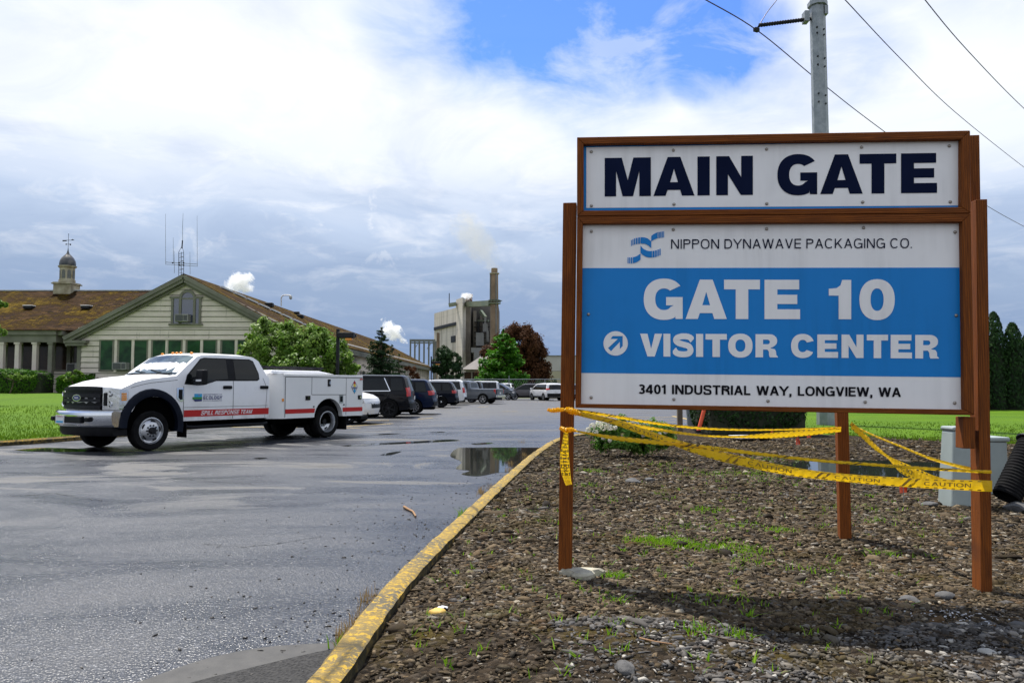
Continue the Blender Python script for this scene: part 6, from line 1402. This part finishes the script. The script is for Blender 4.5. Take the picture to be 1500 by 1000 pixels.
m=MB(); c=gp(1103,641,.12); m.box((c.x,c.y,.15),(1.05,.5,.06),.25); setp(m.build('board',PALE,bevel=.01),'bleached flat board lying on the ground before the dark hedge','board')
for px,py,l in ((1169,654,'orange marking flag nearest the sign among those before the dark hedge'),(1185,644,'orange marking flag standing right of the bleached board'),(1131.5,644,'orange marking flag at the right end of the bleached board'),(1323.5,727,'orange marking flag in the gravel below the broad yellow tape')):
    c=gp(px,py,.1); F_=thing('marking_flag',l,'flag',(c.x,c.y,.1),group='orange marking flags'); h=.20*c.y/17 if py<700 else .19
    m=MB(); m.tube([(c.x,c.y,.03),(c.x,c.y,.1+h*1.25)],.004,4); m.build('wire_stem',GALV,F_); m=MB(); w=h*.55; m.add([(c.x-w*.4,c.y,.1+h*.2),(c.x+w*.5,c.y+.02,.1+h*.25),(c.x+w*.3,c.y-.03,.1+h*.7),(c.x,c.y,.1+h*1.2),(c.x-w*.3,c.y+.03,.1+h*.8)],[(0,1,2,3,4)]); m.build('cloth',ORANGE,F_,recalc=False)
# ---------------------------------------------------------------- foliage made of many small leaves
def leaves(name, P, N, S, matr, parent, asp=.5, fold=.25, droop=0.0):
    """P points, N facing directions, S sizes (world coordinates). Each leaf a folded diamond."""
    n=len(P); P=np.asarray(P,float); N=np.asarray(N,float); N/=np.linalg.norm(N,axis=1)[:,None]+1e-9
    t=rng.normal(0,1,(n,3)); t[:,2]-=droop; t-=N*(t*N).sum(1)[:,None]; t/=np.linalg.norm(t,axis=1)[:,None]+1e-9; b=np.cross(N,t)
    S=np.asarray(S)[:,None]
    V=np.stack([P-t*S*.5,P+b*S*asp*.5+N*S*fold*.3,P+t*S*.5-N*S*fold*.3,P-b*S*asp*.5+N*S*fold*.3],1)
    L=(np.array([0,1,2,0,2,3])[None]+(np.arange(n)*4)[:,None]).ravel()
    if parent is not None: V=V-np.array(parent.location)[None,None]
    return fast_mesh(name,V.reshape(-1,3),L,np.tile([3,3],n),matr,parent)
def blob_points(blobs, n, clump=.35, ncl=60, shell=.16):
    """points through a crown of ellipsoids, gathered in clumps near the surface; blobs: (center, radii)"""
    vol=np.array([r[0]*r[1]+r[1]*r[2]+r[0]*r[2] for c,r in blobs]); pr=vol/vol.sum()
    CC=[];CN=[]
    k=rng.choice(len(blobs),ncl,p=pr)
    d=rng.normal(0,1,(ncl,3)); d/=np.linalg.norm(d,axis=1)[:,None]; rad=1-np.abs(rng.normal(0,shell,ncl))
    C=np.array([blobs[i][0] for i in k]); Rr=np.array([blobs[i][1] for i in k]); CC=C+d*Rr*rad[:,None]; CN=d/Rr; CN/=np.linalg.norm(CN,axis=1)[:,None]
    j=rng.integers(0,ncl,n); sz=np.mean([min(r) for c,r in blobs])*clump; 
    off=rng.normal(0,1,(n,3)); off/=np.linalg.norm(off,axis=1)[:,None]; off*=(rng.uniform(0,1,n)**.5)[:,None]*sz*rng.uniform(.6,1.25,ncl)[j][:,None]
    P=CC[j]+off; N=off/sz*.8+CN[j]*.6+rng.normal(0,.45,(n,3)); N[:,2]+=.25
    return P,N
def core(parent, blobs, k, matr, name='limbs'):
    pass
def trunk_limbs(parent, base, top, r, blobs, nl=7, name='trunk'):
    m=MB(); b=Vector(base); t=Vector(top); m.tube([b,b.lerp(t,.4)+Vector((.04,.02,0)),t],[r,r*.8,r*.55],9)
    rr_=random.Random(3)
    for k in range(nl):
        c,rd=blobs[k%len(blobs)]; e=Vector(c)+Vector([rr_.uniform(-.6,.6)*x for x in rd]); s=b.lerp(t,rr_.uniform(.55,1)); md=s.lerp(e,.5)+Vector((0,0,-.1*(e-s).length)); m.tube([s,md,e],[r*.4,r*.25,r*.08],6)
    return m.build(name,BARK,parent,smooth=60)
def leafy(name,label,cat,base,blobs,n,size,matr,ncl=70,clump=.35,shell=.16,trunk=.12,asp=.55,group=None,nl=7,extra=None):
    R=thing(name,label,cat,base,group=group)
    P,N=blob_points(blobs,n,clump,ncl,shell); g=P[:,2]>base[2]+.03; P,N=P[g],N[g]
    leaves('crown',P,N,size*rng.uniform(.6,1.3,len(P)),matr,R,asp)
    if trunk:
        c=np.mean([b[0] for b in blobs],axis=0); trunk_limbs(R,base,(c[0],c[1],c[2]),trunk,blobs,nl)
    return R
def pxblob(px,py,rx,ry,Y,rd=None):
    c=dp(px,py,Y); k=Y/FPX; return ((c.x,c.y,c.z),(rx*k,rd or rx*k,ry*k))
# bright leafy tree before the gable
Y=37.5; B=[pxblob(385,492,22,22,Y),pxblob(410,505,38,30,Y),pxblob(450,508,40,30,Y),pxblob(378,515,20,18,Y,1),pxblob(485,522,32,24,Y),pxblob(515,536,18,14,Y,.7),pxblob(440,540,60,24,Y),pxblob(430,488,24,14,Y),pxblob(465,494,16,12,Y)]
b=dp(440,560,Y); leafy('leafy_tree','broad bright green leafy tree before the right half of the gable','tree',(b.x,Y,.15),B,24000,.19,LSHRUB,260,.46,.13,.14)
# clipped hedges: soft boxes
def hedge(label,x0,x1,y0,y1,z0,z1,n,size,matr,cat='hedge',name='hedge',rnd=.25,top=None,seed=0):
    R=thing(name,label,cat,((x0+x1)/2,(y0+y1)/2,z0)); c=np.array([(x0+x1)/2,(y0+y1)/2,(z0+z1)/2]); h=np.array([(x1-x0)/2,(y1-y0)/2,(z1-z0)/2])
    d=rng.normal(0,1,(n,3)); d/=np.abs(d).max(1)[:,None]; k=rng.integers(0,3,n); 
    P=rng.uniform(-1,1,(n,3)); w=np.array([h[1]*h[2],h[0]*h[2],h[0]*h[1]]); k=rng.choice(3,n,p=w/w.sum()); sg=np.where(rng.uniform(0,1,n)<.72,np.where(k==1,-1,1),np.where(k==1,1,-1)); sg=np.where(k==0,rng.choice([-1,1],n),sg); P[np.arange(n),k]=sg*(1-np.abs(rng.normal(0,.06,n)))
    # round the shoulders
    e=4.5; nrm=(np.abs(P)**e).sum(1)**(1/e); P/=np.maximum(nrm,1)[:,None]
    W=c+P*h; lump=.5+.5*np.sin(W[:,0]*2.1+1.3*np.sin(W[:,2]*2+seed))*np.sin(W[:,2]*2.7+W[:,1]); Nn=P**3+rng.normal(0,.5,(n,3)); W+=P*(lump*.10-.05)[:,None]+rng.normal(0,.025,(n,3))
    leaves('foliage',W,Nn,size*rng.uniform(.6,1.3,n),matr,R,.55)
    m=MB(); m.span((x0+.12,y0+.12,z0-.1),(x1-.12,y1-.12,z1-.14)); m.build('inner_core',varied('hedge core',(.012,.016,.006),(.02,.026,.01),9,.9,0,.5),R,bevel=.12); return R  # solid dark core added inside the leaves to block light
hy=38.2
hedge('long clipped dark green hedge on the lawn before the porch',-29,xat(62,hy),hy,hy+1.3,1.0,zat(541.5,hy),9000,.10,LHEDGE)
hedge('small rounded hedge between the porch and the utility truck',xat(77,hy),xat(124,hy),hy,hy+1.2,1.0,zat(549,hy),4500,.10,LHEDGE,seed=2)
B=[pxblob(110,548,11,7,hy-.2,.4),pxblob(98,552,9,6,hy-.2,.4)]; b=dp(108,575,hy-.3); leafy('shrub','fresh green shrub poking out of the small rounded hedge','shrub',(b.x,hy-.3,1.0),B,900,.13,LSHRUB,18,.5,.2,.03)
B=[pxblob(137,551,6,4,39.6,.3),pxblob(150,552,4,3,39.6,.3)]; b=dp(139,560,39.6); leafy('shrub','low shrub against the foot of the gable wall','shrub',(b.x,39.6,.98),B,380,.10,LHEDGE,10,.5,.2,.02)
B=[pxblob(-18,446,22,9,30,.8),pxblob(-14,484,22,8,30,.8),pxblob(-30,466,26,22,30,1.0),pxblob(-6,487,10,5,30,.4),pxblob(-5,447,7,5,30,.3)]
leafy('garden_tree','tree whose leafy branch tips show at the left edge of the photo','tree',(-21.8,30,.7),B,4200,.15,LSHRUB,60,.4,.2,.12)
B=[pxblob(12,550,22,5,37.6,.5),pxblob(30,552,18,4,37.6,.5)]; b=dp(14,572,37.6); leafy('shrub','fresh bright green shrub growing over the left end of the long hedge','shrub',(b.x,37.6,1.0),B,1500,.10,LSHRUB,24,.6,.2,.03)
# conifers
def conifer(name,label,base,H,Rb,n,size,matr,top=.04,lev=16,per=9,z0=.1,asp=.35,droop=.25,pw=.85,trunk=.14,rough=.25,group=None):
    R=thing(name,label,'conifer',base,group=group); P=[];N=[]
    b=Vector(base); m=MB(); m.tube([b,b+Vector((0,0,H*.55)),b+Vector((0,0,H*.99))],[trunk,trunk*.6,.01],8)
    Lb=[]
    for i in range(lev):
        t=i/(lev-1); z=H*(z0+(1-z0)*t*.98); r=Rb*((1-t)**pw)*(1-.25*math.exp(-t*9))+top
        for k in range(max(4,int(per*(1-.5*t)))):
            a=random.uniform(0,2*PI); l=r*random.uniform(1-rough*1.6,1+rough*.5); Lb.append((a,z+random.uniform(-.4,.4)*H/lev,l)); 
    tot=sum(l[2] for l in Lb)
    for a,z,l in Lb:
        k=max(6,int(n*l/tot)); u=rng.uniform(.18,1,k)**.8; sp=(.10+.20*(1-u))*l*.9+.05
        lat=rng.normal(0,1,k)*sp*.6; ca,sa=math.cos(a),math.sin(a); dz=-droop*l*u**1.6+rng.normal(0,.09,k)*l*.5+.12*l*(u>.85)
        x=ca*l*u-sa*lat; y=sa*l*u+ca*lat
        P.append(np.stack([base[0]+x,base[1]+y,base[2]+z+dz],1)); N.append(np.stack([ca*.4+rng.normal(0,.4,k),sa*.4+rng.normal(0,.4,k),.8+rng.normal(0,.3,k)],1))
        if l>.35*Rb: m.tube([b+Vector((0,0,z)),b+Vector((ca*l*.8,sa*l*.8,z-droop*l*.5))],[trunk*.25,.01],4)
    P=np.concatenate(P);N=np.concatenate(N); g=P[:,2]>base[2]+.02; leaves('crown',P[g],N[g],size*rng.uniform(.6,1.4,g.sum()),matr,R,asp)
    m.build('trunk',BARK,R,smooth=60); return R
def cbase(px,Y,z=.05): return (xat(px,Y),Y,z)
conifer('conifer','dark narrow conifer rising beside the wing roof right of the lamp post',cbase(558,56),zat(480,56),1.7,14000,.19,LCONI,lev=20,per=15,pw=.62,rough=.42,droop=.12)
Y=104; B=[pxblob(651,521,11,15,Y,1),pxblob(663,531,14,14,Y,1),pxblob(645,536,12,14,Y,1),pxblob(660,547,20,14,Y,1.4),pxblob(648,512,5,8,Y,.5)]; leafy('dark_tree','dark green bushy tree against the far end of the wing','tree',cbase(655,Y),B,9000,.34,LCONI,110,.42,.18,.2,.5)
conifer('conifer','small dark conifer between the two larger dark ones',cbase(584,62),zat(520,62),1.1,3500,.2,LCONI,lev=10,per=8,pw=.6,rough=.35)
conifer('conifer','tall bright green conifer before the copper maple',cbase(737,108),zat(483,108),4.4,15000,.42,LGRN,lev=15,per=12,pw=.55,rough=.28,asp=.5,droop=.1)
Y=58; B=[pxblob(600,541,9,5,Y,.5),pxblob(607,548,10,7,Y,.6)]; leafy('shrub','rusty brown shrub between the dark conifers and the wing','shrub',cbase(603,Y),B,1300,.16,LMAP,16,.5,.2,.03)
Y=122; B=[pxblob(764,510,30,30,Y),pxblob(780,530,24,30,Y),pxblob(745,508,22,26,Y),pxblob(722,528,18,22,Y),pxblob(760,487,18,12,Y),pxblob(788,548,16,18,Y),pxblob(713,550,12,12,Y),pxblob(755,545,40,18,Y)]
leafy('copper_maple','large dark copper leaved maple behind the green conifer','tree',cbase(765,Y),B,46000,.36,LMAP,380,.42,.14,.35,.7)
# low dark growth filling the gap before the fence line
Y=96; B=[pxblob(690+i*13,566,10,7,Y,.8) for i in range(10)]
for px in (688,704,790,808): 
    b=pxblob(px,567,9,9,Y,.8); leafy('shrub',{688:'dark shrub behind the fence left of the bright conifer',704:'dark shrub behind the fence under the bright conifer',790:'dark shrub behind the fence under the copper maple',808:'dark shrub behind the fence nearest the left sign post'}[px],'shrub',cbase(px,Y),[b],900,.32,LCONI,14,.6,.2,.05)
# row of arborvitae on the right
def arbor(label,x,Y,H,R_,z=.25):
    R=thing('arborvitae',label,'arborvitae',(x,Y,z),group='arborvitae row along the lawn'); n=2600
    u=rng.uniform(0,1,n)**.85; r=R_*(np.minimum(1,u*9+.55))*np.sqrt(np.clip(1-u**2.1,0,1))*rng.uniform(.78,1.06,n); a=rng.uniform(0,2*PI,n); r*=1+.10*np.sin(a*3+u*9+x)
    P=np.stack([x+r*np.cos(a),Y+r*np.sin(a),z+H*u],1); N=np.stack([np.cos(a),np.sin(a),.25+0*a],1)+rng.normal(0,.35,(n,3))
    leaves('crown',P,N,.17*rng.uniform(.6,1.5,n),LARB,R,.4,.2,-1.5)
    m=MB(); m.tube([(x,Y,z-.1),(x,Y,z+H*.5),(x,Y,z+H*.86)],[R_*.72,R_*.66,.08],10); m.build('inner_core',varied('arbor core',(.008,.014,.006),(.014,.022,.009),7,.95,0,.4),R,smooth=60)  # dark core added so light does not pass through the sprays
AY_=39.0; xs=[xat(px,AY_) for px in (1218,1246,1273,1300,1328,1354,1381,1408,1434,1460,1483,1507,1534,1560)]
nm=['first','second','third','fourth','fifth','sixth','seventh','eighth','ninth']
for i,x in enumerate(xs):
    px=(1218,1246,1273,1300,1328,1354,1381,1408,1434,1460,1483,1507,1534,1560)[i]
    H={1460:zat(457,AY_),1483:zat(473,AY_),1507:zat(490,AY_)}.get(px,4.3+.5*math.sin(i*2.3))-.25
    lab={1460:'tallest arborvitae of the row, just right of the right sign post',1483:'arborvitae second from the right sign post, slightly shorter',1507:'arborvitae at the right edge of the photo'}.get(px) or 'arborvitae of the dark row seen through the gap under the sign'
    arbor(lab,x,AY_+.15*math.sin(i*1.7),H,.68)
# dark hedge behind the sign
Y=20.5; hedge('large dark rounded hedge seen through the gap under the sign',xat(1036,Y),xat(1190,Y),Y,Y+2.4,.08,2.1,9000,.11,LARB,'hedge','hedge',seed=5)
# flowering rhododendron
Y=14.2; g=gz(xat(925,Y),Y); B=[pxblob(886,636,22,19,Y,.35),pxblob(915,632,27,20,Y,.45),pxblob(950,633,28,18,Y,.45),pxblob(905,650,34,11,Y,.4),pxblob(968,640,18,15,Y,.35),pxblob(945,650,30,10,Y,.4)]
RH=leafy('flowering_shrub','low green shrub with pale blossoms behind the left sign post','shrub',(xat(920,Y),Y,g),B,7500,.085,LRHO,120,.55,.28,.03,.42)
m_=[]
P=[];N=[]
for px,py,r in ((868,624,.05),(878,620,.055),(884,626,.05),(872,633,.045),(888,620,.05),(893,626,.05),(901,627,.035),(915,622,.04),(954,628,.035),(893,645,.03),(966,636,.03),(975,632,.03),(942,637,.03),(884,641,.03),(862,629,.04)):
    c=dp(px,py,Y-.36); n=36; d=rng.normal(0,1,(n,3)); d/=np.linalg.norm(d,axis=1)[:,None]; P.append(np.array(c)+d*r*1.1); N.append(d+rng.normal(0,.25,(n,3)))
P=np.concatenate(P);N=np.concatenate(N); leaves('blossom',P,N,rng.uniform(.034,.056,len(P)),PETAL,RH,.8)
# ---------------------------------------------------------------- steam
def steam(label,px,py,rx,ry,Y,dens,seed,col=(1,1,1),name='steam_plume',tilt=0.0,taper=0.0,thr=.5):
    """a closed soft envelope filled with ragged vapour that thins toward its edge"""
    c=dp(px,py,Y); k=Y/FPX; bm=bmesh.new(); bmesh.ops.create_icosphere(bm,subdivisions=3,radius=1)
    for v in bm.verts:
        s=1+taper*v.co.x; v.co=Vector((v.co.x*rx*k,v.co.y*min(rx,ry)*k*s,v.co.z*ry*k*s))
    me=bpy.data.meshes.new(name); bm.to_mesh(me); bm.free()
    m=bpy.data.materials.new('steam'); m.use_nodes=True; t=m.node_tree; t.nodes.remove(t.nodes['Principled BSDF'])
    T=NT.__new__(NT); T.t=t; T._tc=None; T.b=None
    v=t.nodes.new('ShaderNodeVolumePrincipled'); v.inputs['Color'].default_value=(*col,1)
    e=T.vec('Object',(1/(rx*k),1/(min(rx,ry)*k*(1+abs(taper)*.5)),1/(ry*k*(1+abs(taper)*.5)))); ln=t.nodes.new('ShaderNodeVectorMath'); ln.operation='LENGTH'; t.links.new(e,ln.inputs[0])
    n=T.noise(T.vec('Object',loc=(seed*3.1,seed,0)),1.5/(min(rx,ry)*k),7,.62,.5)
    f=T.math('ADD',T.math('MULTIPLY',T.math('SUBTRACT',1.0,ln.outputs['Value']),.9),T.math('MULTIPLY',T.math('SUBTRACT',n,thr),3.0))
    d=T.mr(f,.25,.6,0,dens); t.links.new(d,v.inputs['Density']); t.links.new(v.outputs[0],t.nodes['Material Output'].inputs['Volume'])
    o=link(name,me,m); o.location=c; o.rotation_euler=(0,tilt,0); setp(o,label,'steam plume'); return o
steam('white steam puff rising behind the gable roof',352,414,24,20,260,.9,1)
steam('white steam drifting up left from the pipe rack',577,486,28,14,230,1.1,2,tilt=.62,taper=-.45,thr=.52)
steam('small white steam puff above the paper mill roof',684,434,12,7,300,.9,3)
steam('faint yellowish smoke rising from the tall smoke stack',700,356,58,26,280,.022,4,(.92,.78,.40),'smoke_plume',.93,-.35,.40)
# ---------------------------------------------------------------- daylight
SDIR=Vector((-.53,.85,0)).normalized(); ELEV=math.radians(62)
sd=Vector((SDIR.x*math.cos(ELEV),SDIR.y*math.cos(ELEV),math.sin(ELEV)))
L=bpy.data.lights.new('sun','SUN'); L.energy=5.0; L.angle=math.radians(.55); L.color=(1,.95,.87); lo=bpy.data.objects.new('sun',L); COL.objects.link(lo)
lo.rotation_euler=(-sd).to_track_quat('-Z','Y').to_euler()
W=bpy.data.worlds.new('World'); SC.world=W; W.use_nodes=True; t=W.node_tree; T=NT.__new__(NT); T.t=t; T._tc=None; T.b=None
bg=t.nodes['Background']; sky=t.nodes.new('ShaderNodeTexSky'); sky.sky_type='NISHITA'; sky.sun_disc=False; sky.sun_elevation=ELEV; sky.sun_rotation=math.atan2(SDIR.x,SDIR.y); sky.air_density=1.0; sky.dust_density=.3; sky.ozone_density=2.5
d=T.tc('Generated'); s=T.sep(d); z=T.math('MAXIMUM',s[2],.0)
# cloud decks live on a flat layer high above
den=T.math('ADD',z,.16); cx=T.math('DIVIDE',s[0],den); cy=T.math('DIVIDE',s[1],den)
cv=t.nodes.new('ShaderNodeCombineXYZ'); T.put(cv,0,cx); T.put(cv,1,cy); flat=cv.outputs[0]
n1=T.noise(flat,1.5,7,.6,.7); n2=T.noise(flat,3.6,8,.62,.5); n3=T.noise(d,7,6,.6,.4)
wv=t.nodes.new('ShaderNodeTexNoise'); T.put(wv,'Vector',d); T.put(wv,'Scale',5.0); T.put(wv,'Detail',6.0)
warp=T.mix(.10,d,wv.outputs[1],'MIX')
def dirv(px,py): return ray(px,py).normalized()
def hole(px,py,rdeg,soft):
    v=dirv(px,py); dt=t.nodes.new('ShaderNodeVectorMath'); dt.operation='DOT_PRODUCT'; nrm=t.nodes.new('ShaderNodeVectorMath'); nrm.operation='NORMALIZE'
    sub=t.nodes.new('ShaderNodeVectorMath'); sub.operation='SUBTRACT'; T.put(sub,0,warp); sub.inputs[1].default_value=(.05,.05,.05)
    t.links.new(sub.outputs[0],nrm.inputs[0]); t.links.new(nrm.outputs[0],dt.inputs[0]); dt.inputs[1].default_value=v
    return T.mr(dt.outputs['Value'],math.cos(math.radians(rdeg+soft)),math.cos(math.radians(max(.1,rdeg-soft))),0,1,True)
H=None
for px,py,r,sf,k in ((760,10,3.6,4,1.0),(860,20,4.2,4.5,1.3),(950,30,4.0,4,1.3),(1040,60,3.2,3.2,1.3),(690,5,3.4,4,.95),(610,15,2.6,3.5,.7),(1080,100,2.6,3,.6),(880,-60,5,4,1.2),(1130,110,2.4,2.8,.35),(1250,80,2.2,2.4,.45),(850,-180,9,5,.9),(1500,-500,12,8,.8),(-300,-700,14,9,.8)):
    h=T.math('MULTIPLY',hole(px,py,r,sf),k); H=h if H is None else T.math('MAXIMUM',H,h)
H=T.math('MULTIPLY',H,T.mr(n2,.30,.60,1.2,.5)); H=T.math('MULTIPLY',T.math('MINIMUM',H,1.0),.92)
# cloud brightness: bright white deck above, blue grey rain deck low down
el=T.math('ADD',s[2],T.math('MULTIPLY',T.math('SUBTRACT',n1,.5),.10))
el=T.math('ADD',el,T.math('MULTIPLY',T.mr(s[0],-.6,.6),.02))
base=T.ramp(T.mr(el,0,.5),[(0,(.165,.23,.365)),(.12,(.18,.25,.39)),(.28,(.25,.325,.46)),(.44,(.40,.48,.62)),(.60,(.64,.68,.75)),(.78,(.72,.74,.77)),(1,(.60,.65,.74))])
streak=T.mr(n2,.50,.72,0,1); lowf=T.mr(s[2],.16,.30,.0,1); base=T.mix(T.math('MULTIPLY',streak,T.mr(s[2],.1,.22,.12,.55)),base,(.76,.765,.78))
shade=T.math('MULTIPLY',T.mr(n1,.52,.34,0,.42),T.mr(s[2],.05,.25,.9,.55)); base=T.mix(shade,base,(.22,.30,.46))
# small ragged puffs low over the mill
pf=T.mr(T.noise(d,26,7,.62,.3),.585,.66); win=T.math('MULTIPLY',T.math('MULTIPLY',T.mr(s[2],.13,.19),T.mr(s[2],.34,.24)),T.mr(T.noise(d,4,2),.5,.6)); base=T.mix(T.math('MULTIPLY',T.math('MULTIPLY',pf,win),.3),base,(.75,.755,.77))
skyc=T.mix(1.0,sky.outputs[0],(.040,.078,.150),'MULTIPLY')
col=T.mix(H,base,skyc)
col=T.mix(T.mr(s[2],.52,.8,0,.9),col,T.mix(T.mr(n1,.4,.6),(.14,.24,.50),(.30,.36,.48)))  # sky overhead, out of view, dimmed to lower the fill light
col=T.mix(T.mr(s[1],.05,-.5,0,.95),col,T.mix(T.mr(n1,.35,.65),(.45,.51,.63),(.60,.63,.68)))  # unseen sky behind the camera, shaped to set the fill on the sign
below=T.mr(s[2],-.02,.0); col=T.mix(below,(.12,.13,.12),col)
t.links.new(col,bg.inputs[0]); bg.inputs[1].default_value=1.0
SC.view_settings.view_transform='Standard'; SC.view_settings.look='None'; SC.view_settings.exposure=.55; SC.view_settings.gamma=1
SC.cycles.max_bounces=12; SC.cycles.diffuse_bounces=4; SC.cycles.glossy_bounces=4; SC.cycles.transmission_bounces=4; SC.cycles.volume_bounces=10; SC.cycles.transparent_max_bounces=8; SC.cycles.use_denoising=True; SC.cycles.caustics_reflective=False; SC.cycles.caustics_refractive=False
SC.cycles.use_adaptive_sampling=True; SC.cycles.adaptive_threshold=.02
